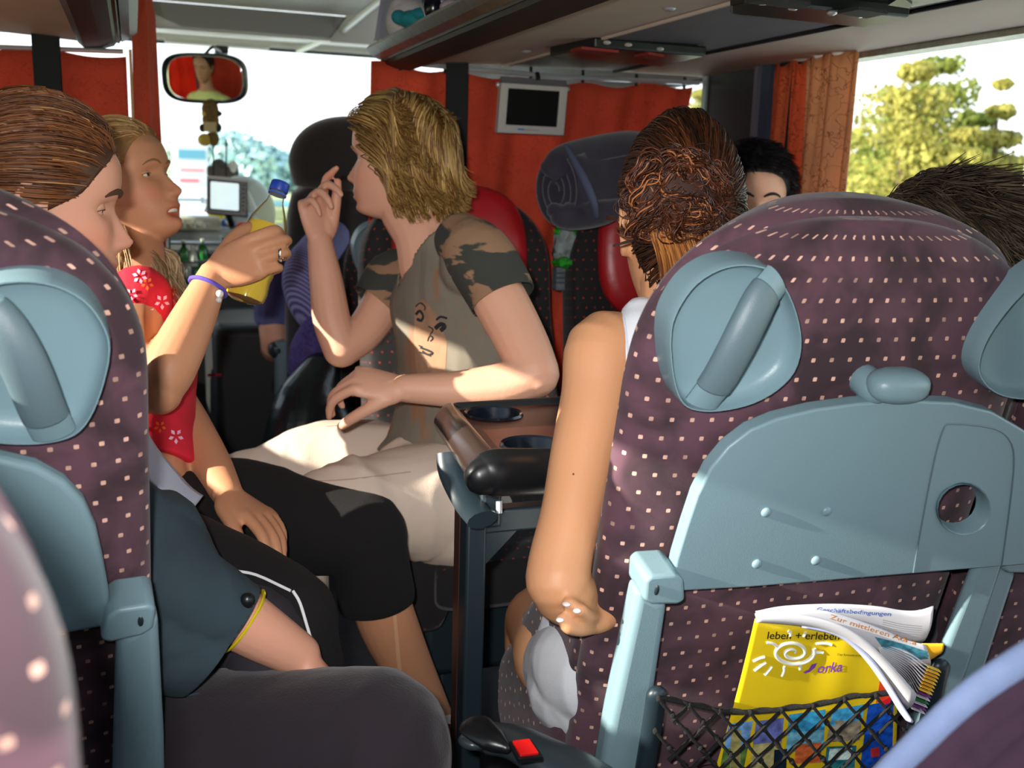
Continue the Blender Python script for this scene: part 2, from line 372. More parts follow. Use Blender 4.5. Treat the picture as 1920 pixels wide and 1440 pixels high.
# luggage racks (one each side)
def rack(side, name, label, y0, y1):
    r_ = empty(name, ((.24), y0, 1.43), label, 'luggage rack')
    sx = lambda x: x if side > 0 else .54-x
    def ext(poly, mt, nm, lb=None, parent=r_):
        P = [(sx(x), y0, z) for x, z in poly]
        if side < 0: P = P[::-1]
        return MO(nm, prism(P, (0, 1, 0), y1-y0), mt, parent, 'world', smooth=False, label=lb)
    # rail in brushed metal on the aisle side, dark underside
    ext([(.520, 1.438), (.526, 1.446), (.533, 1.443), (.557, 1.424), (.552, 1.416), (.536, 1.424)], M_ALU if side > 0 else mat('rail_brown_grey', S(72, 66, 56), .4, metal=.4, noise=(60, .2)), 'front_rail', 'brushed metal front rail')
    ext([(.552, 1.422), (.557, 1.413), (.563, 1.414), (.568, 1.407), (.592, 1.399), (.625, 1.396), (.640, 1.410), (.620, 1.432)], mat('rail_dark', S(30, 30, 26), .55), 'lower_rail', 'wide dark lower rail')
    ext([(.625, 1.412), (.86, 1.424), (.86, 1.436), (.62, 1.436)], M_CREAM, 'inner_panel', 'cream underside panel')
    ext([(.86, 1.422), (1.16, 1.430), (1.16, 1.444), (.86, 1.436)], M_DGREY, 'service_panel', 'dark grey service panel')
    ext([(1.16, 1.428), (1.452, 1.430), (1.452, 1.446), (1.16, 1.444)], M_CREAM, 'outer_panel', 'cream underside panel')
    ext([(1.157, 1.424), (1.163, 1.424), (1.163, 1.431), (1.157, 1.431)], M_BLK2, 'seam')
    ext([(.857, 1.419), (.863, 1.419), (.863, 1.426), (.857, 1.426)], M_CREAM, 'seam')
    ext([(1.425, 1.418), (1.45, 1.414), (1.45, 1.43), (1.425, 1.43)], M_ALU, 'curtain_rail')
    for k, yy in enumerate((y1-.32, y1-.95, y1-1.55, y1-2.3)):
        for xx in (.80,):
            MO('screw', ellipsoid((sx(xx), yy, 1.420), (.010, .010, .004), nu=10, nv=6), M_STEEL, r_, 'world')
    return r_
rk = rack(1, 'luggage_rack', 'right overhead luggage rack with cream and grey underside and metal rail', -3.3, 2.44)
rl = rack(-1, 'luggage_rack', 'left overhead luggage rack, its dark inner rail in the top left corner', -3.3, 2.44)
def unit(pts, name, label, lamps, slots, red):
    """reading-lamp unit on the underside of the right rack"""
    P = np.array([Zl(a, b, 1.418) for a, b in pts]); c = P.mean(0)
    e = empty(name, (c[0], c[1], 1.40), label, 'lamp unit')
    MO('housing', prism([(p[0], p[1], 1.404) for p in P], (0, 0, 1), .020), M_BLACK, e, 'world', smooth=False, bevel=.004)
    for a, b, s in lamps:
        q = Zl(a, b, 1.402); MO('reading_light', ellipsoid(q, (.008, .008, .004), nu=10, nv=6), mat('lamp_chrome', S(220, 220, 215), .2, metal=.6), e, 'world')
    for poly in slots:
        q = [Zl(a, b, 1.402) for a, b in poly]
        MO('speaker_grille', prism([(p[0], p[1], 1.399) for p in q], (0, 0, 1), .005), mat('grille', (red if red else S(30, 30, 34)), .7, bump=(500, .6)), e, 'world', smooth=False)
    return e
unit([(1030, 92), (1115, 75), (1325, 92), (1240, 113)], 'passenger_service_unit', 'black reading lamp unit with red inserts under the right rack, above the television', [(1138, 80, 1), (1178, 84, 1), (1238, 92, 1)], [[(1070, 94), (1090, 89), (1160, 96), (1140, 102)], [(1190, 104), (1215, 99), (1245, 104), (1222, 109)]], S(130, 30, 25))
unit([(1370, -8), (1400, -16), (1708, 14), (1620, 35), (1370, 8)], 'passenger_service_unit', 'brown and black reading lamp unit under the right rack at the top edge', [(1430, 5, 1), (1487, 15, 1), (1560, 24, 1), (1611, 29, 1)], [[(1570, 22), (1610, 14), (1665, 22), (1625, 31)], [(1395, 2), (1425, -4), (1520, 6), (1500, 14)]], None)
e = empty('ceiling_vent', Zl(1745, 8, 1.40), 'small pale vent plate with dark rim at the top right of the rack', 'vent')
MO('rim', prism([tuple(Zl(a, b, 1.404)) for a, b in ((1665, 10), (1690, -6), (1710, 8), (1705, 16))], (0, 0, 1), .014), M_BLACK, e, 'world', smooth=False)
MO('plate', prism([tuple(Zl(a, b, 1.408)) for a, b in ((1690, 4), (1740, -12), (1830, -10), (1710, 14))], (0, 0, 1), .012), mat('vent_plate', S(200, 196, 176), .5, noise=(60, .2)), e, 'world', smooth=False)

# right side: windows with panes, pillars
def window(name, x, y0, y1, z0, z1):
    o = struct(name, join(box((x, (y0+y1)/2, z0+.008), (.03, y1-y0, .016)), box((x, y0+.008, (z0+z1)/2), (.03, .016, z1-z0)), box((x, y1-.008, (z0+z1)/2), (.03, .016, z1-z0)), box((x, (y0+y1)/2, z1-.004), (.03, y1-y0, .008))), mat('window_seal', S(30, 34, 36), .6), smooth=False)
    g = MO('pane', box((x, (y0+y1)/2, (z0+z1)/2), (.005, y1-y0-.03, z1-z0-.012)), M_GLASS, o, 'world', smooth=False)
    return o
window('window_1', XR+.03, -3.3, 2.02, .78, 1.435)
window('window_2', XR+.03, 2.415, 4.5, .78, 1.435)
window('window_3', XL-.03, -3.3, 2.30, 1.065, 1.44)  # unseen window, sill raised to keep low sun off the near girl's leg
window('window_4', XL-.03, 2.42, 4.5, .78, 1.44)
struct('wall_right_pillar', join(box((XR+.01, 2.25, 1.1), (.10, .30, .72)), box((XR+.01, 4.56, 1.1), (.1, .12, .72))), M_PILL, smooth=False, bevel=.008)
struct('wall_left_pillar', join(box((XL-.01, 2.36, 1.1), (.08, .12, .72)), box((XL-.01, 4.56, 1.1), (.1, .12, .72))), M_PILL, smooth=False, bevel=.008)
struct('trim_8', box((XR-.045, 2.11, 1.1), (.02, .035, .66)), M_PILLB, smooth=False)
struct('trim_9', box((XR-.05, 2.145, 1.1), (.02, .012, .66)), mat('pillar_seam', S(96, 92, 104), .4), smooth=False)
struct('trim_10', box((XR-.035, 2.405, 1.1), (.02, .02, .68)), mat('window_edge', S(120, 136, 128), .4), smooth=False)
struct('trim_11', box((XR-.02, 2.04, 1.1), (.06, .05, .68)), M_BLK2, smooth=False)
# windscreen
wso = struct('window_5', join(box((.24, YF-.01, .80), (2.4, .04, .03)), box((.24, YF-.01, zt), (2.4, .03, .02)), box((XL+.03, YF-.01, 1.2), (.05, .04, .9)), box((XR-.03, YF-.01, 1.2), (.05, .04, .9))), M_PILL, smooth=False)
MO('pane', box((.24, YF, 1.24), (2.3, .006, .86)), M_GLASS, wso, 'world', smooth=False)

# curtains -----------------------------------------------------------
def curtmat(name, col, vein):
    M = mat(name, col, .85, noise=(5, .18)); N = M.node_tree.nodes; L = M.node_tree.links; b = N['Principled BSDF']
    t = N.new('ShaderNodeTexCoord'); v = N.new('ShaderNodeTexVoronoi'); v.feature = 'DISTANCE_TO_EDGE'; v.inputs['Scale'].default_value = 22
    n = N.new('ShaderNodeTexNoise'); n.inputs['Scale'].default_value = 26; mxv = N.new('ShaderNodeMix'); mxv.data_type = 'RGBA'; mxv.inputs[0].default_value = .12
    L.new(t.outputs['Object'], n.inputs[0]); L.new(t.outputs['Object'], mxv.inputs[6]); L.new(n.outputs['Color'], mxv.inputs[7]); L.new(mxv.outputs[2], v.inputs['Vector'])
    mr = N.new('ShaderNodeMapRange'); mr.inputs['From Max'].default_value = .03; L.new(v.outputs['Distance'], mr.inputs['Value'])
    mx = N.new('ShaderNodeMix'); mx.data_type = 'RGBA'; L.new(mr.outputs[0], mx.inputs[0]); mx.inputs[6].default_value = (*vein, 1)
    old = b.inputs['Base Color'].links[0].from_socket; L.new(old, mx.inputs[7]); L.new(mx.outputs[2], b.inputs['Base Color'])
    tr = N.new('ShaderNodeBsdfTranslucent'); L.new(mx.outputs[2], tr.inputs[0]); ms = N.new('ShaderNodeMixShader'); ms.inputs[0].default_value = .30
    L.new(b.outputs[0], ms.inputs[1]); L.new(tr.outputs[0], ms.inputs[2]); L.new(ms.outputs[0], N['Material Output'].inputs[0])
    return M
M_CUR = curtmat('curtain_red_orange', S(216, 80, 50), S(192, 64, 40))
M_CURO = curtmat('curtain_orange', S(222, 98, 54), S(130, 48, 26))
M_CURT = curtmat('curtain_tan', S(222, 160, 114), S(140, 74, 44))
def curtain(name, mt, path, z0, z1, folds, amp, label, nx=90, nzv=24, th=.003, botpath=None, ztop=None, wob=.3):
    P = np.array(path, float); Lc = np.concatenate([[0], np.cumsum(np.linalg.norm(np.diff(P, axis=0), axis=1))]); Q = np.array(botpath, float) if botpath is not None else P
    t = np.linspace(0, 1, nx); s = t*Lc[-1]
    X = np.interp(s, Lc, P[:, 0]); Y = np.interp(s, Lc, P[:, 1]); QX = np.interp(s, Lc, Q[:, 0]); QY = np.interp(s, Lc, Q[:, 1])
    dx, dy = np.gradient(X), np.gradient(Y); l = np.hypot(dx, dy); nx_, ny_ = -dy/l, dx/l; rings = []
    zt_ = np.full(nx, z1) if ztop is None else np.interp(t, np.linspace(0, 1, len(ztop)), ztop)
    for k in range(nzv):
        v = k/(nzv-1); a = amp*(.45+.55*v)
        w_ = np.sin(2*math.pi*folds*t+.6*math.sin(3*v)+wob*np.sin(7*t+4*v))*a+.35*a*np.sin(2*math.pi*folds*2.3*t+5*v)
        z = zt_+(z0-zt_)*v + (.006*np.sin(2*math.pi*folds*t) if k == 0 else 0)
        rings.append(np.stack([X*(1-v)+QX*v+nx_*w_, Y*(1-v)+QY*v+ny_*w_, z], 1))
    a_ = loft(np.array(rings), caps=False, closed=False)
    o = MO(name, a_, mt, None, label=label, cat='curtain', sharp=0)
    so = o.modifiers.new('th', 'SOLIDIFY'); so.thickness = th
    return o
def hooks(path, z, parent):
    for x, y in path: MO('hook', tube([(x, y, z+.02), (x, y, z-.012)], .005, 6), M_BLK2, parent, 'world')
c1 = curtain('curtain', M_CUR, [(.53, 2.43), (.75, 2.45), (1.05, 2.44), (1.385, 2.43)], .55, 1.41, 5, .016, 'long red curtain hanging across the coach behind the television', 160, botpath=[(.53, 2.45), (.75, 2.5), (1.0, 2.5), (1.27, 2.5)], ztop=[1.412, 1.402, 1.398, 1.395, 1.39, 1.392, 1.40, 1.402])
c2 = curtain('curtain', M_CUR, [(-.9, 2.46), (-.5, 2.44), (-.005, 2.43)], .55, 1.386, 4, .014, 'red curtain hanging across the left side behind the girls', 120)
c3 = curtain('curtain', M_CUR, [(.012, 2.46), (.03, 2.52), (.058, 2.60), (.055, 2.72)], .6, 1.60, 2.5, .007, 'narrow red curtain strip hanging down to the left of the windscreen', 60, botpath=[(.008, 2.46), (.03, 2.52), (.062, 2.6), (.06, 2.72)], ztop=[1.62, 1.60, 1.50, 1.47])
c4 = curtain('curtain', M_CURO, [(1.405, 2.10), (1.40, 2.03), (1.40, 1.95)], .70, 1.425, 2.2, .010, 'bright orange side window curtain next to the dark pillar', 50)
c5 = curtain('curtain', M_CURT, [(1.395, 1.955), (1.385, 1.87), (1.405, 1.79)], .70, 1.428, 2.6, .012, 'tan patterned side window curtain beside the right window', 60, botpath=[(1.395, 1.94), (1.385, 1.87), (1.405, 1.79)])
for xx in (.60, .71, .93, 1.07, 1.22, 1.36): MO('hook', tube([(xx, 2.43, 1.425), (xx, 2.43, 1.395)], .004, 6), M_BLK2, c1, 'world')
c6 = curtain('curtain', M_CUR, [(-.92, 2.5), (-.93, 2.8), (-.92, 3.2)], .7, 1.42, 4, .012, 'red side curtain beside the driver, seen only in the mirror', 60)
# rail the long curtain hangs from, and the cords
tag(MO('curtain_track', tube([(.58, 2.42, 1.413), (.75, 2.425, 1.409), (1.0, 2.43, 1.405), (1.40, 2.425, 1.412)], .006, 8), M_STEEL), 'thin bright track the long red curtain hangs from', 'curtain track')
tag(MO('curtain_track', tube([(-.9, 2.42, 1.385), (-.3, 2.42, 1.386), (-.01, 2.42, 1.395)], .005, 8), M_STEEL), 'thin bright track above the left red curtain', 'curtain track')
tag(MO('cord', tube([(.004, 2.42, 1.40), (.003, 2.42, 1.0)], .0035, 6), mat('cord_beige', S(200, 160, 120), .7)), 'pale cord hanging between the two left curtains', 'cord')
# black straps over both curtains
def strap(x0, x1, y, z0, z1, label):
    o = MO('strap', join(box(((x0+x1)/2, y, (z0+z1)/2), (x1-x0, .012, z1-z0))), mat('strap_black', S(16, 20, 22), .85, bump=(400, .4)), None, label=label, cat='strap', smooth=False, bevel=.003); return o
strap(.703, .757, 2.395, .6, 1.425, 'broad black vertical strap over the long red curtain')
strap(-.187, -.133, 2.405, .6, 1.42, 'broad black vertical strap over the left red curtain')
# ------------------------------------------------------------------ coach seats
class SF:
    """frame of a reclined seat back: x across, h up along the back (0 = top), y forward from the rear face"""
    def __init__(s, P0, rec, dl, flip=False):
        s.P0 = np.array(P0, float); s.dl = dl+(math.pi if flip else 0)
        a = s.dl; s.ax = np.array([math.cos(a), math.sin(a), 0]); fw = np.array([-math.sin(a), math.cos(a), 0])
        s.up = -fw*math.sin(rec)+np.array([0, 0, math.cos(rec)]); s.fn = fw*math.cos(rec)+np.array([0, 0, math.sin(rec)]); s.fw = fw
    def __call__(s, x, h, y=0.0): return s.P0+x*s.ax+h*s.up+y*s.fn
    def pts(s, A): A = np.asarray(A, float); return s.P0+A[:, :1]*s.ax+A[:, 1:2]*s.up+A[:, 2:3]*s.fn
    def lev(s, x, y, z): return np.array([s.P0[0], s.P0[1], 0])+x*s.ax+y*s.fw+np.array([0, 0, z])
    def pix(s, px, py, y=0.0):
        q = onp(px, py, s(0, 0, y), s.fn)-s.P0; return (q@s.ax-XC, q@s.up)
XC = .03
SR = SF((.685, .83, 1.15), R(14), R(-4)); SR0 = SR
tr = lambda pts: [SR0.pix(a, b, -.012) for a, b in pts]      # the right seat as it was measured, centred on its own middle
BOWL = tr([(1248, 640), (1252, 600), (1270, 560), (1300, 522), (1345, 495), (1395, 487), (1445, 500), (1478, 545), (1497, 600), (1501, 650), (1488, 695), (1455, 730), (1410, 755), (1360, 768), (1315, 771), (1280, 762), (1262, 735), (1252, 690)])
BAR = tr([(1450, 522), (1415, 548), (1385, 590), (1360, 640), (1335, 700), (1312, 752)])
TRAY = tr([(1250, 1100), (1262, 1040), (1280, 980), (1300, 920), (1325, 870), (1358, 830), (1400, 798), (1450, 777), (1520, 760), (1600, 749), (1690, 744), (1780, 748), (1850, 765), (1910, 800), (1948, 850), (1972, 930), (1985, 1000), (1990, 1044), (1850, 1055), (1700, 1067), (1550, 1080), (1400, 1092)])
HOLE = tr([(1795+48*math.cos(a), 945+46*math.sin(a)) for a in np.linspace(0, 2*math.pi, 20, endpoint=False)])
RIV = tr([(1428, 951), (1541, 949), (1411, 1047), (1521, 1041)])
KNOB = tr([(1675, 716)])[0]
def backloft(sf, w0, y0, y1, htop, hbot, rr=.20, n=40, m_=56, ef=.45, wing=0., slim=0., tp=0., front=.11):
    rings = []; hs = np.concatenate([np.linspace(hbot, htop-rr, 14), htop-rr+rr*np.sin(np.linspace(0, 1, n)[1:]*math.pi/2*.985)])
    ph = np.linspace(0, 2*math.pi, m_, endpoint=False)
    for h in hs:
        q = max(0, (h-(htop-rr))/rr); sc = (1-q**2.5)**(1/2.5); w_ = w0*sc; q2 = max(0, (h-(htop-.05))/.05); th = (1-.75*q2**2)
        w_ *= 1-slim*max(0, (-h-.35))
        x = w_*sgp(np.cos(ph), ef); yc = (y0+y1)/2; hdp = (y1-y0)/2*th; y = yc+hdp*sgp(np.sin(ph), .6)
        dp = np.clip((-h-.32)/.36, 0, 1)
        if tp: x = x*(1-tp*(1-dp)*np.clip((y-.05)/.07, 0, 1)); y = y+np.where(np.sin(ph) > 0, front*dp, 0)
        if wing: y = y+np.where(np.sin(ph) > 0, wing*(np.abs(x)/w0)**5, 0)
        rings.append(sf.pts(np.stack([x+XC, np.full(m_, h), y], 1)))
    return loft(np.array(rings), vi=m_*3//4)
def bowl(sf, root, mir, dx=0., M1=None, M2=None):
    sx = -1 if mir else 1; M1 = M1 or M_PLAS; M2 = M2 or M_PLASD
    O = np.array(BOWL); O[:, 0] = O[:, 0]*sx+dx; k = 3; P_, _ = interp(np.vstack([O, O[:1]])@np.array([[1, 0, 0], [0, 1, 0]]), np.ones(len(O)+1), k); O = P_[:-1, :2]
    c = O.mean(0); rings = []
    for sc, y in ((.985, .02), (.985, -.006), (.98, -.014), (.968, -.018), (.952, -.018), (.935, -.012), (.90, -.002), (.82, .003), (.65, .005), (.45, .006), (.2, .006), (.02, .006)):
        q = c+(O-c)*sc; rings.append(sf.pts(np.column_stack([q[:, 0]+XC, q[:, 1], np.full(len(q), y)])))
    d = MO('handle_bowl', loft(np.array(rings)), M1, root, 'world', sharp=60)
    Bq = np.array(BAR); Bq[:, 0] = Bq[:, 0]*sx+dx; yb = -.016-.018*np.sin(np.linspace(0, math.pi, len(Bq)))
    P = sf.pts(np.column_stack([Bq[:, 0]+XC, Bq[:, 1], yb]))
    MO('handle_bar', tube(P, [(.019, .009)]*len(P), 16, k=4, up=-sf.fn), M1, d, 'world')
    Pm, _ = interp(P, np.ones(len(P)), 6); Pm = Pm[4:-4]
    MO('grip', tube(Pm, [(.0195, .0125)]*len(Pm), 18, up=-sf.fn, round_caps=False), M2, d, 'world', bevel=.002, label='darker grey rubber grip of the handle')
def coach_seat(sf, name, label, group=None, back=True, left_bowl=True, right_bowl=True, tray=True, hb=-.76, cover=M_DOT, w0=.257, cushion=True, mirror=False, face=None, lower=True, tp=.42, bdx=(0., 0.), ldx=0., cl=.36, ht=0., rdx=0.):
    base = sf.lev(XC, .25, 0)
    e = empty(name, base, label, 'seat', group, rz=sf.dl)
    MO('backrest', backloft(sf, w0, .03, .135, -.026+ht, hb, wing=.03, tp=tp), cover, e, 'world')
    if back: MO('back_cover', backloft(sf, w0-.010, .008, .085, -.040+ht, hb, rr=.19, tp=tp, front=0), cover, e, 'world')
    if left_bowl: bowl(sf, e, False, bdx[0])
    if right_bowl: bowl(sf, e, True, bdx[1])
    sx = -1 if mirror else 1
    if tray:
        T = [(a*sx+ldx, b) for a, b in TRAY]; Hh = [(a*sx+ldx, b) for a, b in HOLE]
        f3 = lambda a, b, d: sf(a+XC, b, -.022+d)
        t = MO('tray_table', plate(T, [Hh], f3, .020), M_PLAS, e, 'world', bevel=.007, bseg=4, smooth=True, sharp=30)
        for a, b in RIV: MO('rivet', ellipsoid(sf(a*sx+XC+ldx, b, -.0225), (.0062, .0062, .0035), np.column_stack([sf.ax, sf.up, -sf.fn]), nu=14, nv=8), M_PLAS, t, 'world')
        q = np.array(Hh); c = q.mean(0); ring = []
        for s_, y in ((1.0, -.0235), (1.03, -.025), (.97, -.018), (.93, -.003)): g = c+(q-c)*s_; ring.append(sf.pts(np.column_stack([g[:, 0]+XC, g[:, 1], np.full(len(g), y)])))
        MO('cup_ring', loft(np.array(ring), caps=False), M_PLAS, t, 'world')
        sm = tr([(1703, 1064), (1712, 1010), (1738, 870), (1757, 800), (1775, 787), (1850, 795), (1880, 815), (1890, 850), (1885, 920), (1868, 1052)])
        MO('seam', tube([sf(a*sx+XC, b, -.0221) for a, b in sm], .0011, 6, k=3), M_PLASD, t, 'world')
        kx, kh = KNOB[0]*sx, KNOB[1]
        kb = MO('latch_knob', join(ellipsoid(sf(kx+XC, kh, -.020), (.036, .0185, .022), np.column_stack([sf.ax, sf.up, -sf.fn]), nu=24, nv=16, p=.8), tube([sf(kx+XC-.022*sx, kh-.006, .01), sf(kx+XC-.020*sx, kh-.008, -.010)], .018, 16, round_caps=True)), M_PLAS, e, 'world')
    if lower:
        HG = tr([(1192, 1062), (1203, 1052), (1250, 1049), (1264, 1060), (1266, 1098), (1252, 1106), (1205, 1106), (1190, 1098)])
        STR = tr([(1184, 1085), (1225, 1106), (1240, 1108), (1212, 1300), (1188, 1470), (1108, 1470), (1135, 1320)])
        for s2 in (1, -1):
            q = [(a*sx*s2+ldx+(rdx if s2 < 0 else 0), b) for a, b in HG]; f3 = lambda a, b, d: sf(a+XC, b, -.040+d)
            if not (rdx and s2 < 0): MO('hinge', plate(q, [], f3, .050), M_PLAS, e, 'world', bevel=.008, bseg=4, sharp=30)
            if not (rdx and s2 < 0): MO('hinge_pin', ellipsoid(sf(q[0][0]+XC+.015*sx*s2, q[0][1]-.012, -.041), (.003, .007, .002), np.column_stack([sf.ax, sf.up, -sf.fn]), nu=10, nv=6), M_PLASDK, e, 'world')
            q = [(a*sx*s2+ldx+(rdx if s2 < 0 else 0), b) for a, b in STR]; yo = -.034 if not (rdx and s2 < 0) else -.016; f4 = lambda a, b, d: sf(a+XC, b, yo+d)
            MO('strut', plate(q, [], f4, -yo), M_PLAS, e, 'world', bevel=.010, bseg=4, sharp=30)
    if face:
        # front of the seat: leather head pad and pale lumbar panel
        rings = []
        for s_, y in ((1., .13), (1., .150), (.94, .162), (.8, .170), (.4, .178), (.02, .18)):
            a = np.linspace(0, 2*math.pi, 40, endpoint=False); rings.append(sf.pts(np.column_stack([XC+.158*s_*sgp(np.cos(a), .75), -.175+.155*s_*sgp(np.sin(a), .72), np.full(40, y)])))
        MO('head_pad', loft(np.array(rings)), M_RED, e, 'world', label='red leather head pad')
        rings = []
        for s_, y in ((1., .12), (1., .136), (.9, .150), (.5, .155), (.02, .156)):
            a = np.linspace(0, 2*math.pi, 40, endpoint=False); rings.append(sf.pts(np.column_stack([XC+.150*s_*sgp(np.cos(a), .4), -.53+.185*s_*sgp(np.sin(a), .4), np.full(40, y)])))
        MO('lumbar_panel', loft(np.array(rings)), M_DOTG, e, 'world', label='pale grey panel with red dots')
    if cushion:
        def cush(w_, y0, y1, z0, z1, x0=0, ef=.35):
            ph = np.linspace(0, 2*math.pi, 48, endpoint=False); rings = []
            for y, s_ in ((y0, .9), (y0+.01, 1), ((y0+y1)/2, 1), (y1-.04, 1), (y1-.012, .93), (y1, .72)):
                zc = (z0+z1)/2; rings.append(np.array([sf.lev(XC+x0+w_*a, y, zc+(z1-z0)/2*s_*b) for a, b in zip(sgp(np.cos(ph), ef), sgp(np.sin(ph), ef))]))
            return loft(np.array(rings))
        yb = .02-hb*math.sin(R(14))+.02
        cz = .47
        MO('seat_cushion', join(cush(.195, yb, yb+cl+.015, cz-.12, cz)), cover, e, 'world')
        for s2 in (-1, 1): MO('bolster', join(cush(.050, yb, yb+cl, cz-.16, cz+.018, x0=s2*.215, ef=.5)), cover, e, 'world')
        MO('seat_base', box(sf.lev(XC, yb+.2, .27), (.40, .36, .16), np.column_stack([sf.ax, sf.fw, [0, 0, 1]])), M_PLASDK, e, 'world', bevel=.02)
        for s2 in (-1, 1): MO('leg', box(sf.lev(XC+s2*.13, yb+.2, .10), (.05, .28, .20), np.column_stack([sf.ax, sf.fw, [0, 0, 1]])), M_PLASDK, e, 'world', bevel=.01)
    return e
seatR = coach_seat(SR, 'coach_seat', 'big plum dotted coach seat back with folded grey tray at the right', bdx=(0, .055), cl=.25, rdx=.05)
SRW = SF((1.19, .83, 1.13), R(14), R(-4)); seatRW = coach_seat(SRW, 'coach_seat', 'plum dotted window seat back, a sliver with grey strut at the right edge', w0=.205, tray=False, left_bowl=True, right_bowl=False, cushion=False)
SL = SF((-.235-.03, .90, 1.13), R(18), R(4))
seatL = coach_seat(SL, 'coach_seat', 'plum dotted coach seat back with grey grab handle at the left edge', mirror=True, w0=.258, bdx=(0, -.022), ldx=.022, ht=.026)
SLW = SF((-.735-.03, .90, 1.13), R(18), R(2))
seatLW = coach_seat(SLW, 'coach_seat', 'plum dotted seat back added out of view by the left window to block sun', mirror=True, w0=.20, tray=False, lower=False, left_bowl=False, right_bowl=False, cushion=False)  # unseen seat back, added to shade the near girl's leg from the sun
SN = SF((-.304, .275, 1.165), R(12), R(0))
seatN = coach_seat(SN, 'coach_seat', 'sunlit blurred plum seat edge in the bottom left corner', tray=False, left_bowl=False, right_bowl=False, lower=False, cushion=False, mirror=True)
SB1 = SF((.715, 2.36, 1.135), R(8), R(0), flip=True); SB2 = SF((1.215, 2.36, 1.135), R(8), R(0), flip=True)
seatB1 = coach_seat(SB1, 'coach_seat', 'dotted backward-facing seat, darkened for shade, with red leather pad behind the boy', 'backward-facing seats by the curtain', back=False, left_bowl=False, right_bowl=False, tray=False, lower=False, cover=M_DOT_SHADE, face=True, w0=.222, tp=.001, cl=.44)
seatB2 = coach_seat(SB2, 'coach_seat', 'dotted backward-facing window seat, darkened for shade, with red leather pad behind the woman', 'backward-facing seats by the curtain', back=False, left_bowl=False, right_bowl=False, tray=False, lower=False, cover=M_DOT_SHADE, face=True, w0=.222, tp=.001, cl=.44)
SG = SF((.74, 2.66, 1.10), R(10), R(0))
seatG = coach_seat(SG, 'coach_seat', 'shade-darkened dotted forward-facing seat sliver between the raised hand and the boy', tray=False, lower=False, cover=M_DOT_SHADE, left_bowl=True, right_bowl=False)
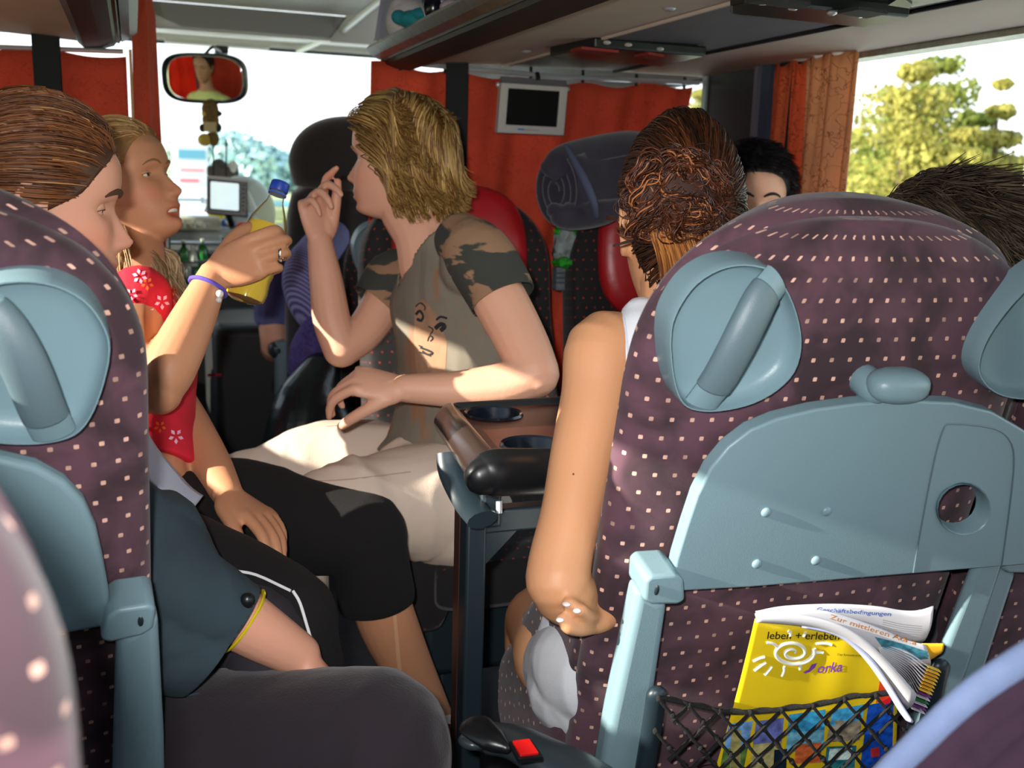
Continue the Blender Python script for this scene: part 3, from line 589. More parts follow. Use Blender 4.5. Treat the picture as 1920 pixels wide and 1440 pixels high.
# ------------------------------------------------------------------ folding table with cup wells
def folding_table():
    zt_ = .80
    A = Zl(862, 768, zt_); B_ = Zl(934, 868, zt_); ax = nz(np.array([1., .03, 0])); ay = nz(A-B_); C_ = B_+ax*.50; D_ = A+ax*.50
    e = empty('folding_table', (B_[0]+.2, B_[1]+.1, 0), 'black and brown folding table with cup wells on a dark post', 'table')
    cs = [A, B_, C_, D_]
    top = [q[:2] for q in cs]
    wells = []
    for px, py in ((925, 777), (1000, 836)):
        c = Zl(px, py, zt_)[:2]; wells.append([tuple(c+np.array([.042*math.cos(a), .042*math.sin(a)])) for a in np.linspace(0, 2*math.pi, 24, endpoint=False)])
    f3 = lambda a, b, d: np.array([a, b, zt_-d])
    brown = mat('table_brown', S(66, 34, 26), .3, noise=(20, .15))
    t = MO('tabletop', plate([tuple(q) for q in top], wells, f3, .018), brown, e, 'world', smooth=False, bevel=.001, label='brown glossy tabletop')
    for w_ in wells:
        c = np.mean(w_, 0); rg = []
        for r_, z in ((.046, .0005), (.044, .004), (.040, .002), (.038, -.018), (.02, -.020), (.001, -.020)):
            rg.append([[c[0]+r_*math.cos(a), c[1]+r_*math.sin(a), zt_+z] for a in np.linspace(0, 2*math.pi, 28, endpoint=False)])
        MO('cup_well', loft(np.array(rg), caps=False), mat('well_dark', S(16, 22, 30), .2), t, 'world', label='dark round cup well')
    # rounded bumpers along the aisle side and the near side
    At, Ab = Zl(852, 758, zt_+.004), U(816, 803, 1.55); Bt, Bb = Zl(935, 856, zt_+.004), U(900, 930, 1.26); rg_ = []; aa = np.linspace(0, 2*math.pi, 22, endpoint=False)
    for t, s_ in ((-.02, .3), (0, .75), (.03, 1), (.5, 1), (.95, 1), (1.0, .9), (1.03, .4)):
        p, q_ = At*(1-t)+Bt*t, Ab*(1-t)+Bb*t; c_ = (p+q_)/2; v_ = (q_-p)/2; n_ = nz(np.cross(v_, Bt-At)); n_ = n_ if n_[2] > 0 else -n_
        rg_.append([c_+v_*sgp(math.cos(a), .8)*s_+n_*.016*math.sin(a)*s_ for a in aa])
    MO('side_bumper', loft(np.array(rg_)), mat('bumper_brown', S(52, 40, 36), .22), e, 'world')
    b0, b1 = B_-ay*.02, C_-ay*.02
    P = [U(902, 893, 1.25), U(925, 886, 1.26), U(1000, 884, 1.29), U(1100, 880, 1.34)]; P.append(P[-1]+ax*.3)
    MO('front_bumper', tube(P, [(.020, .024), (.026, .030), (.026, .030), (.026, .030), (.026, .030)], 24, k=4, up=(0, 0, 1), round_caps=True), M_BLACK, e, 'world')
    MO('back_edge', tube([A+(0, .012, -.004), D_+(0, .012, -.004)], .013, 12, round_caps=True), M_BLACK, e, 'world')
    # bracket and post
    q0 = U(846, 850, 1.42); q1 = U(848, 925, 1.40); q2 = U(905, 975, 1.34); q3 = U(940, 945, 1.34)
    MO('bracket', tube([q0, U(852, 890, 1.41), U(880, 945, 1.38), q2], [(.022, .012)]*4, 12, k=4), M_PLASDK, e, 'world')
    MO('bracket', box(U(912, 935, 1.40), (.03, .05, .07)), M_PLASDK, e, 'world', bevel=.006)
    Pp = U(893, 930, 1.42); 
    MO('post', box((Pp[0], Pp[1]+.01, .38), (.030, .035, .80)), M_PLASDK, e, 'world', bevel=.004)
    Pq = U(873, 1010, 1.50)
    MO('post', box((Pq[0], Pq[1]+.01, .36), (.022, .03, .76)), mat('post_brown', S(70, 44, 36), .4), e, 'world', bevel=.003, label='narrow brown post behind')
    MO('cross_bar', box((Pp[0]+.14, Pp[1]+.01, U(950, 985, 1.42)[2]), (.27, .03, .035)), M_PLASDK, e, 'world', bevel=.004)
    MO('gusset', prism([(Pp[0]+.015, Pp[1], .665), (Pp[0]+.07, Pp[1], .665), (Pp[0]+.015, Pp[1], .61)], (0, 1, 0), .02), M_PLASDK, e, 'world', smooth=False)
    MO('bolt', tube([U(936, 940, 1.36), U(936, 962, 1.36)], .0045, 10), M_STEEL, e, 'world')
    return e
folding_table()

# console beside the woman's cushion with the red belt release
def console():
    e = empty('belt_console', Zl(1000, 1430, .3), 'dark grey seat-side console with red square release button, bottom centre', 'console')
    P = [U(882, 1392, 1.16), U(908, 1384, 1.18), U(965, 1392, 1.16), U(1020, 1420, 1.12), U(1075, 1450, 1.10), U(1120, 1482, 1.08)]
    MO('cover', tube(P, [(.016, .008), (.022, .016), (.024, .018), (.028, .020), (.032, .022), (.034, .024)], 20, k=4, up=(0, 0, 1), round_caps=True), mat('console_grey', S(48, 58, 62), .32), e, 'world')
    MO('lever', tube([U(893, 1362, 1.13), U(925, 1388, 1.11), U(948, 1402, 1.10)], [(.022, .008), (.016, .010), (.006, .006)], 12, k=3, round_caps=True), M_BLACK, e, 'world', label='black release lever')
    c = [U(*q) for q in ((960, 1393, 1.055), (992, 1389, 1.06), (1010, 1416, 1.045), (975, 1420, 1.04))]
    n = nz(np.cross(c[1]-c[0], c[3]-c[0])); n = n if n@(CAM-c[0]) > 0 else -n
    cc = np.mean(c, 0)
    MO('button_frame', prism([cc+(q-cc)*1.25-n*.006 for q in c], n, .006), M_BLACK, e, 'world', smooth=False)
    MO('button', prism(c, n, .004), mat('button_red', S(196, 22, 22), .3), e, 'world', smooth=False, bevel=.001, label='red square push button')
    # body under the console
    MO('body', box((.50, .98, .20), (.12, .30, .36)), M_PLASDK, e, 'world', bevel=.02)
console()

# ------------------------------------------------------------------ television on the long curtain
def tv():
    P0 = np.array([.91, 2.385, 1.32]); e = empty('television', (.91, 2.39, 1.255), 'small grey flat television with black screen hanging on the red curtain', 'television')
    c = [H(935, 155, 2.37), H(1060, 163, 2.37), H(1051, 258, 2.37), H(928, 248, 2.37)]
    ctr = np.mean(c, 0); ax = nz(c[1]-c[0]); az = nz(c[0]-c[3]); wv = np.linalg.norm(c[1]-c[0])/2; hv = np.linalg.norm(c[0]-c[3])/2; n = np.array([0, -1, 0.])
    q = lambda a, b, d=0: ctr+ax*a*wv+az*b*hv+n*d
    outer = [(-1, -1), (1, -1), (1, 1), (-1, 1)]; inner = [(-.77, -.66), (.77, -.66), (.77, .80), (-.77, .80)]
    f3 = lambda a, b, d: q(a, b, .0-d+.02)
    MO('bezel', plate(outer, [inner], f3, .022), mat('tv_grey', S(178, 174, 170), .45), e, 'world', bevel=.002, sharp=30)
    MO('screen', prism([q(-.78, -.67, .010), q(.78, -.67, .010), q(.78, .81, .010), q(-.78, .81, .010)], n, .003), mat('screen_black', S(4, 4, 5), .6, spec=.15), e, 'world', smooth=False)
    MO('mount', prism([q(-.98, .98, .006), q(1.0, .98, .006), q(.98, 1.28, -.006), q(-.94, 1.28, -.006)], n, .010), M_DGREY, e, 'world', smooth=False)
    for a in (-1.04, 1.04): MO('hinge_screw', ellipsoid(q(a, .93, .008), (.006, .006, .006), nu=10, nv=6), M_STEEL, e, 'world')
    MO('catch', tube([q(.12, 1.25, .01), q(.12, 1.5, .0)], .006, 8), M_BLK2, e, 'world')
    MO('badge', prism([q(-.42, -.86, .021), q(-.22, -.86, .021), q(-.22, -.79, .021), q(-.42, -.79, .021)], n, .001), mat('badge_blue', S(50, 120, 170), .4), e, 'world', smooth=False)
    text('BLAUPUNKT', e, lambda u, v: q(-.20+u*.042*1.6, -.86+v*.070*1.1, .0222), .8, mat('badge_ink', S(60, 66, 72), .5))
def text(s, parent, fn, size, mt, shear=0., bold=0., name='lettering', subdiv=2, label=None):
    """flat lettering laid onto a surface fn(u, v) (u right, v up, in letter heights)"""
    cu = bpy.data.curves.new('t', 'FONT'); cu.body = s; cu.size = size*1.35; cu.shear = shear; cu.offset = bold; cu.resolution_u = 3
    o = bpy.data.objects.new('t', cu); COL.objects.link(o); dg = bpy.context.evaluated_depsgraph_get(); dg.update()
    me = bpy.data.meshes.new_from_object(o.evaluated_get(dg)); bpy.data.objects.remove(o); bpy.data.curves.remove(cu)
    V = np.array([v.co[:] for v in me.vertices]); F_ = [tuple(p.vertices) for p in me.polygons]; bpy.data.meshes.remove(me)
    W = np.array([fn(a, b) for a, b, _ in V])
    return MO(name, (W, F_, None), mt, parent, 'world', smooth=False, label=label)

tv()
# ------------------------------------------------------------------ rolled blanket on the seats, bag and box between them
def blanket():
    e = empty('rolled_blanket', U(1090, 420, 2.36), 'dark blue-grey rolled blanket lying on top of the backward-facing seats', 'blanket')
    m_ = mat('blanket_blue_grey', S(46, 43, 56), .95, noise=(25, .25), bump=(260, .5), sheen=.3)
    # spiral roll whose axis runs from the near left end to the upper right
    a0 = U(1042, 358, 2.25); a1 = U(1230, 318, 2.50); n_ = 30
    ax = nz(a1-a0); e1 = nz(np.cross(ax, [0, 0, 1])); e2 = np.cross(e1, ax)
    th = np.linspace(0, 2*math.pi*3.15, 110); rr = .010+.0028*th*1.15
    rr = rr*(1+.04*np.sin(th*1.7)); pr = np.array([(rr*np.cos(th)*.82, rr*np.sin(th)*1.12)]).reshape(2, -1).T
    rings = []
    for k in range(10):
        t = k/9; c = a0*(1-t)+a1*t; s_ = 1+.35*t; w_ = 1+.03*math.sin(5*t)
        rings.append(c+pr[:, :1]*s_*w_*e1+pr[:, 1:2]*s_*e2)
    o = MO('roll', loft(np.array(rings), caps=False, closed=False), m_, e, 'world', sharp=0)
    so = o.modifiers.new('t', 'SOLIDIFY'); so.thickness = .008
    # flap folded over the roll, and the lower layer hanging between the seats
    P = [U(1035, 318, 2.22), U(1072, 290, 2.24), U(1175, 268, 2.32), U(1230, 268, 2.40)]
    MO('flap', tube(P, [(.03, .010), (.038, .014), (.04, .016), (.04, .016)], 20, k=5, up=(0, -.6, .8), round_caps=True), m_, e, 'world')
    MO('fold', fold_part([U(1062, 275, 2.20), U(1092, 330, 2.17), U(1112, 375, 2.17), U(1118, 405, 2.2)], .009), mat('blanket_hem', S(74, 80, 104), .9, bump=(200, .4)), e, 'world', label='lighter folded hem')
    MO('fold', fold_part([U(1040, 395, 2.24), U(1060, 405, 2.24), U(1120, 400, 2.26), U(1180, 385, 2.3)], .030), m_, e, 'world')
def fold_part(P, r): return tube(P, [r*.6, r, r, r*.6], 14, k=5, round_caps=True)
blanket()
def between():
    e = empty('plastic_bag', U(1060, 500, 2.42), 'crumpled clear and green plastic bag stuffed between the two red-padded seats', 'bag')
    mc = mat('clear_film', S(150, 160, 160), .18, alpha=None, trans=.3, noise=(40, .4), bump=(50, .8)); mg = mat('green_film', S(40, 150, 40), .3, noise=(40, .4))
    def crumple(c, r, seed, nm, m_):
        rg = np.random.default_rng(seed); V, F_, _ = ellipsoid(c, r, nu=22, nv=14); c = np.asarray(c); d = V-c
        f = 1+.16*np.sin(d@rg.normal(size=3)*90+1)+.14*np.sin(d@rg.normal(size=3)*70)+.1*rg.normal(size=len(V))
        MO(nm, (c+d*f[:, None], F_, None), m_, e, 'world', sharp=15)
    crumple(U(1062, 465, 2.42), (.030, .02, .055), 1, 'bag_body', mc); crumple(U(1060, 432, 2.42), (.030, .02, .015), 2, 'green_top', mg); crumple(U(1058, 492, 2.41), (.024, .02, .012), 3, 'green_fold', mg)
    b = empty('carton', U(1055, 545, 2.42), 'small grey carton standing under the plastic bag between the seats', 'box')
    MO('body', box(U(1055, 522, 2.45), (.045, .03, .055)), mat('carton_grey', S(96, 104, 108), .7, noise=(80, .3)), b, 'world', bevel=.002)
    for k in range(3): MO('slat', box(U(1055, 512+9*k, 2.43), (.043, .003, .004)), mat('carton_line', S(60, 66, 70), .7), b, 'world')
between()

# ------------------------------------------------------------------ front of the coach: dashboard and what lies on it
def dash():
    e = empty('dashboard', (.3, 4.2, 0), 'grey dashboard shelf below the windscreen with black console under it', 'dashboard')
    mg = mat('dash_grey', S(150, 156, 150), .55, noise=(20, .08)); md = mat('dash_dark', S(9, 11, 12), .6)
    MO('shelf', box((.24, 4.28, .885), (2.3, .60, .09)), mg, e, 'world', bevel=.02, bseg=3)
    MO('panel', box((.24, 4.10, .78), (2.3, .2, .13)), mat('dash_teal', S(60, 78, 78), .5), e, 'world', bevel=.02)
    MO('console', box((.24, 4.16, .36), (2.3, .3, .72)), md, e, 'world', smooth=False)
    MO('console', box((.36, 3.45, .34), (.30, .5, .68)), md, e, 'world', bevel=.03, label='black box beside the guide seat')
    MO('lower_step', box((.62, 3.6, .06), (.9, .9, .12)), md, e, 'world', smooth=False)
    tr_ = MO('tray', box((.14, 4.04, .955), (.32, .14, .05)), mat('tray_pale', S(178, 180, 160), .6), e, 'world', bevel=.008)
    for k in range(7): MO('slot', box((.03+.035*k, 3.966, .955), (.008, .004, .03)), mg, tr_, 'world', smooth=False)
dash()
def dashthings():
    o = empty('yellow_packet', U(403, 430, 3.95), 'bright yellow packet lying on the dashboard', 'packet')
    MO('wrapper', ellipsoid(U(403, 414, 3.95), (.030, .02, .032), nu=14, nv=10, p=.8), mat('yellow_film', S(240, 208, 20), .4, bump=(60, .8)), o, 'world')
    MO('twist', ellipsoid(U(418, 405, 3.95), (.008, .008, .02), nu=8, nv=6), mat('yellow_film_pale', S(244, 230, 120), .4), o, 'world')
    o = empty('blue_packet', U(428, 430, 3.93), 'small blue and white packet lying beside the yellow one', 'packet')
    MO('wrapper', ellipsoid(U(428, 419, 3.93), (.028, .02, .018), nu=14, nv=10, p=.7), mat('blue_film', S(40, 110, 200), .35, noise=(60, .4)), o, 'world')
    MO('label_patch', ellipsoid(U(424, 428, 3.92), (.024, .01, .007), nu=12, nv=6), mat('white_film', S(210, 220, 235), .4), o, 'world')
    o = empty('red_packet', U(462, 434, 3.9), 'red, white and blue packet lying behind the girl\'s hand', 'packet')
    MO('wrapper', ellipsoid(U(458, 424, 3.9), (.030, .02, .016), nu=14, nv=10, p=.7), mat('red_film', S(214, 60, 50), .35), o, 'world')
    MO('flap', ellipsoid(U(474, 410, 3.92), (.030, .01, .016), rotm((0, 1, 0), .7), nu=12, nv=8), mat('blue_white', S(160, 200, 235), .35), o, 'world')
    # small monitor on a stalk
    c = U(428, 368, 3.5); m_ = empty('navigation_screen', (c[0], c[1], c[2]-.075), 'small black framed monitor with lit pale screen on the dashboard', 'monitor')
    ax, az, n = nz(np.array([.98, -.12, -.06])), nz(np.array([.03, .03, 1.])), nz(np.array([-.12, -1, 0]))
    q = lambda a, b, d: c+ax*a+az*b+n*d
    f3 = lambda a, b, d: q(a, b, .022-d)
    MO('frame', plate([(-.070, -.066), (.066, -.066), (.066, .064), (-.070, .064)], [[(-.058, -.046), (.036, -.046), (.036, .046), (-.058, .046)]], f3, .03), M_BLACK, m_, 'world', bevel=.004, sharp=30)
    MO('top_edge', prism([q(-.066, .055, .022), q(.064, .055, .022), q(.064, .064, .022), q(-.066, .064, .022)], n, .003), mat('monitor_silver', S(188, 196, 190), .4), m_, 'world', smooth=False)
    MO('screen', prism([q(-.058, -.047, .012), q(.036, -.047, .012), q(.036, .047, .012), q(-.058, .047, .012)], n, .002), mat('lit_screen', S(190, 205, 205), .4, emit=(S(200, 220, 222), 1.1), noise=(30, .2)), m_, 'world', smooth=False)
    for k in range(7): MO('button', box(q(.051, .042-.014*k, .024), (.014, .004, .007)), mat('button_grey', S(120, 126, 122), .5), m_, 'world', smooth=False)
    for k in range(7): MO('button', box(q(.051, .042-.014*k, .024)+np.array([0, 0, 0.0]), (.004, .006, .005)), M_BLK2, m_, 'world', smooth=False)
    MO('stalk', tube([q(0, -.06, .0), q(.01, -.10, -.06), (c[0]+.02, c[1]+.3, .96)], .012, 10, k=3), M_BLACK, m_, 'world')
    # the two rods and dark wiper mount before the windscreen
    for i, (px, y0, lb) in enumerate(((400, 262, 'thin dark rod hanging below the mirror mascots'), (424, 262, 'thin dark rod just right of the mascot rod'))):
        tag(MO('antenna_rod', tube([H(px, y0, 4.3), H(px, 345, 4.3)], .0035, 6), M_BLK2), lb, 'rod')
    o = empty('wiper_mount', H(418, 330, 4.35), 'dark low shape at the foot of the rods behind the monitor', 'mount')
    MO('base', box(H(418, 322, 4.35), (.125, .03, .045)), mat('mount_brown', S(78, 66, 62), .7), o, 'world', bevel=.01)
    MO('cap', ellipsoid(H(410, 308, 4.35), (.028, .02, .022), nu=12, nv=8), mat('mount_brown2', S(70, 62, 60), .7), o, 'world')
    MO('cap', ellipsoid(H(437, 315, 4.35), (.022, .02, .03), nu=12, nv=8), mat('mount_pale', S(205, 205, 200), .7), o, 'world')
    # instrument cluster hood in pale grey behind the monitor
    o = empty('instrument_hood', (.30, 4.15, .93), 'pale rounded instrument hood behind the small monitor', 'hood')
    MO('hood', ellipsoid(H(455, 400, 4.25), (.13, .10, .15), nu=28, nv=16), mat('hood_grey', S(170, 182, 178), .5), o, 'world')
    MO('rim', tube([H(385+16*k, 398-60*math.sin(k/6*math.pi)**.8, 4.12) for k in range(7)], .008, 8, k=3), mat('hood_rim', S(206, 212, 205), .5), o, 'world')
    # crate of small bottles by the console
    for k, (px, py, c_) in enumerate(((345, 472, 0), (362, 480, 1), (380, 468, 0), (350, 500, 1), (372, 508, 0), (392, 512, 1), (346, 535, 0), (368, 542, 1))):
        p = H(px, py, 3.62); b = empty('small_bottle', p-np.array([0, 0, .035]), ['green glass bottle neck glinting', 'small pale bottle glinting'][c_]+' in the dark rack, '+['upper left', 'second in the top row', 'upper right', 'middle left', 'centre', 'middle right', 'lower left', 'lower right'][k], 'bottle', 'small bottles in the dark rack beside the driver')
        g = mat('bottle_green' if c_ == 0 else 'bottle_pale', S(30, 120, 50) if c_ == 0 else S(190, 200, 190), .1, coat=.5)
        R_ = [(.001, -.035), (.016, -.034), (.017, -.01), (.015, .005), (.007, .018), (.006, .030)]
        a = np.linspace(0, 2*math.pi, 14, endpoint=False)
        MO('glass_body', loft(np.array([[(p[0]+r*math.cos(t), p[1]+r*math.sin(t), p[2]+z) for t in a] for r, z in R_])), g, b, 'world')
        MO('cap', tube([p+(0, 0, .028), p+(0, 0, .037)], .0075, 10), mat('cap_metal', S(200, 205, 190), .25, metal=.6), b, 'world')
    o = empty('bottle_rack', H(368, 560, 3.66), 'dark open rack holding the small bottles beside the driver', 'rack')
    for z_ in (455, 489, 523, 557): MO('shelf', box((H(368, z_, 3.66)[0], 3.66, H(368, z_, 3.66)[2]), (.17, .12, .006)), M_PLASDK, o, 'world', smooth=False)
    for s_ in (-1, 1): MO('side', box((H(368, 505, 3.66)[0]+s_*.086, 3.66, H(368, 505, 3.66)[2]), (.006, .12, .23)), M_PLASDK, o, 'world', smooth=False)
    MO('red_mark', box(H(402, 703, 3.19), (.04, .003, .008)), mat('red_mark', S(180, 30, 40), .6), o, 'world', smooth=False)
dashthings()

# ------------------------------------------------------------------ driving mirror with mascots
def mirror():
    Ym = 4.05; c = H(384, 147, Ym); e = empty('rear_view_mirror', (c[0], c[1], c[2]-.09), 'rounded rear-view mirror hanging at the windscreen showing the driver', 'mirror')
    target = np.array([-.47, 2.98, 1.24]); n = nz(nz(CAM-c)+nz(target-c)); axx = nz(np.cross([0, 0, 1.], n))*1.0; az = np.cross(n, axx)
    if axx@CR < 0: axx = -axx
    az = nz(np.cross(axx, n)); az = az if az[2] > 0 else -az
    a = np.linspace(0, 2*math.pi, 64, endpoint=False); W_, H_ = .157, .090
    ex, ez = W_*sgp(np.cos(a), .55), H_*sgp(np.sin(a), .62)
    rg = []
    for s_, d in ((.90, -.03), (.99, -.022), (1.0, -.006), (1.0, .004), (.985, .006), (.955, .004), (.95, -.001)): rg.append(c+np.outer(ex*s_, axx)+np.outer(ez*s_, az)+d*n)
    MO('housing', loft(np.array(rg), caps=False), M_BLACK, e, 'world')
    rg = []
    for s_ in (.955, .85, .7, .5, .3, .1, .01):
        x, z = ex*s_, ez*s_; d = -(x**2+z**2)/(2*2.6); rg.append(c+np.outer(x, axx)+np.outer(z, az)+np.outer(d+.001, n))
    V, F_, _ = loft(np.array(rg)); V2 = np.vstack([V, V-n*.004]); k = len(V)
    MO('mirror_glass', (V, F_, None), mat('mirror', S(225, 230, 225), .02, metal=1.), e, 'world', sharp=0)
    MO('arm', tube([c+az*.08-n*.01, c+az*.11+axx*.03-n*.02, H(415, 96, Ym+.1)], .006, 8, k=3), M_BLACK, e, 'world')
    MO('mount', box(H(415, 94, Ym+.12), (.05, .05, .03)), M_BLACK, e, 'world', bevel=.006)
    # soft toys hanging below the mirror
    fur = mat('toy_brown', S(110, 84, 44), .95, noise=(90, .3), bump=(300, .8)); fur2 = mat('toy_yellow', S(190, 160, 70), .95); dk = mat('toy_dark', S(50, 44, 40), .9)
    t = empty('hanging_toy', H(394, 240, Ym), 'brown soft toy hanging under the rear-view mirror, upper one', 'toy')
    B = lambda px, py, r, m_, nm: MO(nm, ellipsoid(H(px, py, Ym), np.array(r)*1.3, nu=14, nv=10), m_, t, 'world')
    B(394, 205, (.024, .02, .028), fur, 'head'); B(386, 213, (.012, .014, .014), fur2, 'muzzle'); B(395, 225, (.024, .02, .026), fur, 'body')
    B(408, 213, (.013, .01, .009), dk, 'arm'); B(403, 195, (.008, .008, .01), dk, 'ear'); B(388, 195, (.008, .008, .01), dk, 'ear'); B(380, 240, (.010, .010, .012), dk, 'foot'); B(408, 239, (.012, .010, .014), dk, 'foot')
    MO('string', tube([H(395, 190, Ym), H(394, 202, Ym)], .003, 6), dk, t, 'world')
    MO('tag', box(H(394, 238, Ym-.035), (.044, .006, .036)), mat('toy_tag', S(196, 176, 130), .8), t, 'world', bevel=.002)
    t = empty('hanging_toy', H(390, 270, Ym), 'pair of small yellow brown soft balls dangling below the other toy', 'toy')
    B(384, 262, (.020, .018, .018), fur2, 'ball'); B(400, 260, (.017, .016, .022), fur, 'ball')
    MO('string', tube([H(392, 248, Ym), H(386, 256, Ym)], .0025, 6), dk, t, 'world')
    MO('string', tube([H(397, 244, Ym), H(400, 254, Ym)], .0025, 6), dk, t, 'world')
mirror()

# toys and bags lying on the right rack
def rackstuff():
    def blob(nm, lb, cat, parts):
        p0 = parts[0][1]; e = empty(nm, H(*p0), lb, cat)
        for n_, p, r, m_ in parts: MO(n_, ellipsoid(H(*p), r, nu=18, nv=12), m_, e, 'world')
    W_ = mat('plush_white', S(196, 190, 192), .95, bump=(200, .8)); T_ = mat('plush_teal', S(10, 120, 130), .8, noise=(30, .2)); D_ = mat('bag_purple', S(30, 18, 60), .35); Br = mat('plush_rust', S(150, 70, 40), .9)
    blob('plush_toy', 'white plush animal lying on the right rack behind the teal one', 'toy', [('body', (765, 42, 2.3), (.05, .05, .05), W_), ('head', (752, 22, 2.3), (.028, .03, .03), W_), ('ear', (752, 8, 2.3), (.010, .01, .022), W_), ('ear', (775, 14, 2.3), (.014, .01, .02), W_)])
    blob('plush_toy', 'teal plush fish with a rust band on the right rack', 'toy', [('body', (785, 38, 2.1), (.045, .03, .020), T_), ('tail', (748, 32, 2.1), (.016, .01, .014), T_), ('band', (757, 36, 2.1), (.010, .014, .013), Br), ('fin', (790, 28, 2.08), (.022, .02, .014), T_)])
    blob('shiny_bag', 'dark purple shiny bag on the right rack at the top edge', 'bag', [('body', (835, 5, 2.0), (.05, .04, .045), D_), ('pocket', (812, 12, 1.98), (.020, .02, .03), mat('bag_black', S(14, 12, 22), .2)), ('patch', (845, 14, 1.95), (.022, .02, .014), mat('bag_pinkish', S(170, 150, 160), .3))])
rackstuff()
# ------------------------------------------------------------------ outside
GZ = -1.75
struct('ground', box((100, 150, GZ-.1), (700, 760, .2)), mat('verge_grass', S(176, 184, 130), .95, noise=(.3, .25)), smooth=False)
struct('road', box((.0, 180, GZ), (15, 520, .03)), mat('asphalt', S(205, 208, 206), .9, noise=(.5, .08)), smooth=False)
leafm = [mat('leaf_olive', S(162, 156, 76), .8, noise=(2, .3)), mat('leaf_green', S(132, 142, 62), .8, noise=(2, .3)), mat('leaf_haze', S(176, 208, 208), .9, noise=(.2, .15)), mat('leaf_haze_green', S(226, 236, 214), .9, noise=(.2, .15))]  # last two: distance haze painted into the leaf colour
for mm in leafm[:2]:
    N = mm.node_tree.nodes; L = mm.node_tree.links; tn = N.new('ShaderNodeBsdfTranslucent'); ms = N.new('ShaderNodeMixShader'); ms.inputs[0].default_value = .45
    src = N['Principled BSDF'].inputs['Base Color'].links[0].from_socket; L.new(src, tn.inputs[0]); L.new(N['Principled BSDF'].outputs[0], ms.inputs[1]); L.new(tn.outputs[0], ms.inputs[2]); L.new(ms.outputs[0], N['Material Output'].inputs[0])
barkm = mat('bark', S(90, 74, 56), .9)
def tree(x, y, h, w_, seed, m_, label, group, n=2600, leaf=.10, spire=False, top=1.0):
    rg = np.random.default_rng(seed); e = empty('tree', (x, y, GZ), label, 'tree', group)
    MO('trunk', tube([(x, y, GZ), (x+.05, y, GZ+h*.5), (x, y+.05, GZ+h*.85)], [w_*.07, w_*.05, .02], 8, k=2), barkm, e, 'world')
    k = 12; cs = []; 
    for i in range(k):
        t = (i+.5)/k; rad = w_*.5*((1-t)**.8*.9+.1 if spire else math.sin(math.pi*min(1, .18+t*.8))**.7)
        for _ in range(9):
            a = rg.uniform(0, 6.28); r_ = rad*rg.uniform(.2, .8); cs.append((x+r_*math.cos(a), y+r_*math.sin(a), GZ+h*(.12+.86*t), rad*rg.uniform(.35, .6)))
    cs = np.array(cs); idx = rg.integers(0, len(cs), n); d = rg.normal(size=(n, 3)); d /= np.linalg.norm(d, axis=1)[:, None]
    P = cs[idx, :3]+d*cs[idx, 3:4]*rg.uniform(.7, 1.05, (n, 1))*np.array([1, 1, .8]); s_ = leaf*rg.uniform(.6, 1.5, (n, 1)); A = rg.normal(size=(n, 3)); A /= np.linalg.norm(A, axis=1)[:, None]
    Bv = np.cross(A, d); Bv /= np.linalg.norm(Bv, axis=1)[:, None]+1e-9
    V = np.stack([P-A*s_*.5, P+Bv*s_*.35, P+A*s_*.5, P-Bv*s_*.35], 1).reshape(-1, 3); F_ = [(4*i, 4*i+1, 4*i+2, 4*i+3) for i in range(n)]
    MO('crown', (V, F_, None), m_, e, 'world', smooth=False, kind='stuff')
# trees beside the road, seen through the right window (positions found from their bearing)
def bear(px, dist):
    v = CF+(px-960)/FPX*CR; v = v/np.hypot(v[0], v[1]); return v[0]*dist, v[1]*dist
T = [(1650, 13, 4.5, 1.9, 0, 0), (1700, 15, 4.8, 1.9, 1, 0), (1745, 13, 3.75, 1.5, 0, 0), (1775, 15.5, 4.1, 1.7, 1, 0), (1815, 14, 4.45, 1.4, 0, 1), (1850, 16, 3.5, 1.7, 0, 0), (1620, 15, 4.4, 1.8, 1, 0), (1560, 16, 3.8, 1.7, 0, 0), (1900, 16, 2.6, 1.5, 0, 0), (1960, 15, 3.2, 1.5, 1, 0), (1325, 20, 5.3, 2.4, 1, 0), (1290, 22, 5.0, 2.4, 0, 0), (1360, 24, 5.2, 2.4, 1, 0)]
D = ['olive green roadside bush tree at the left edge of the right window', 'tall yellow-green roadside tree with a ragged top in the right window', 'low yellow-green bush between the two taller trees', 'rounded olive bush left of the pointed tree', 'slim pointed conifer standing at the right of the tree group', 'low bright bush beyond the pointed conifer', 'green tree hidden behind the tan curtain', 'green tree behind the dark window pillar', 'low bush at the right edge of the right window', 'bush at the far right beyond the window', 'green tree in the narrow window right of the red curtain', 'pale green tree just behind the end of the red curtain', 'green tree behind the dark pillar edge']
for i, (px, ds, h, w_, c_, sp_) in enumerate(T):
    x, y = bear(px, ds); tree(x, y, h, w_, 20+i, leafm[c_], D[i], 'roadside trees on the right', n=7500, spire=bool(sp_), leaf=.075)
# low hedge
x, y = bear(1890, 12.5)
tag(MO('roadside_post', tube([(x, y, GZ), (x, y, 4.2)], .11, 12), mat('post_cream', S(226, 222, 188), .8)), 'pale cream post passing at the right edge of the window', 'post')
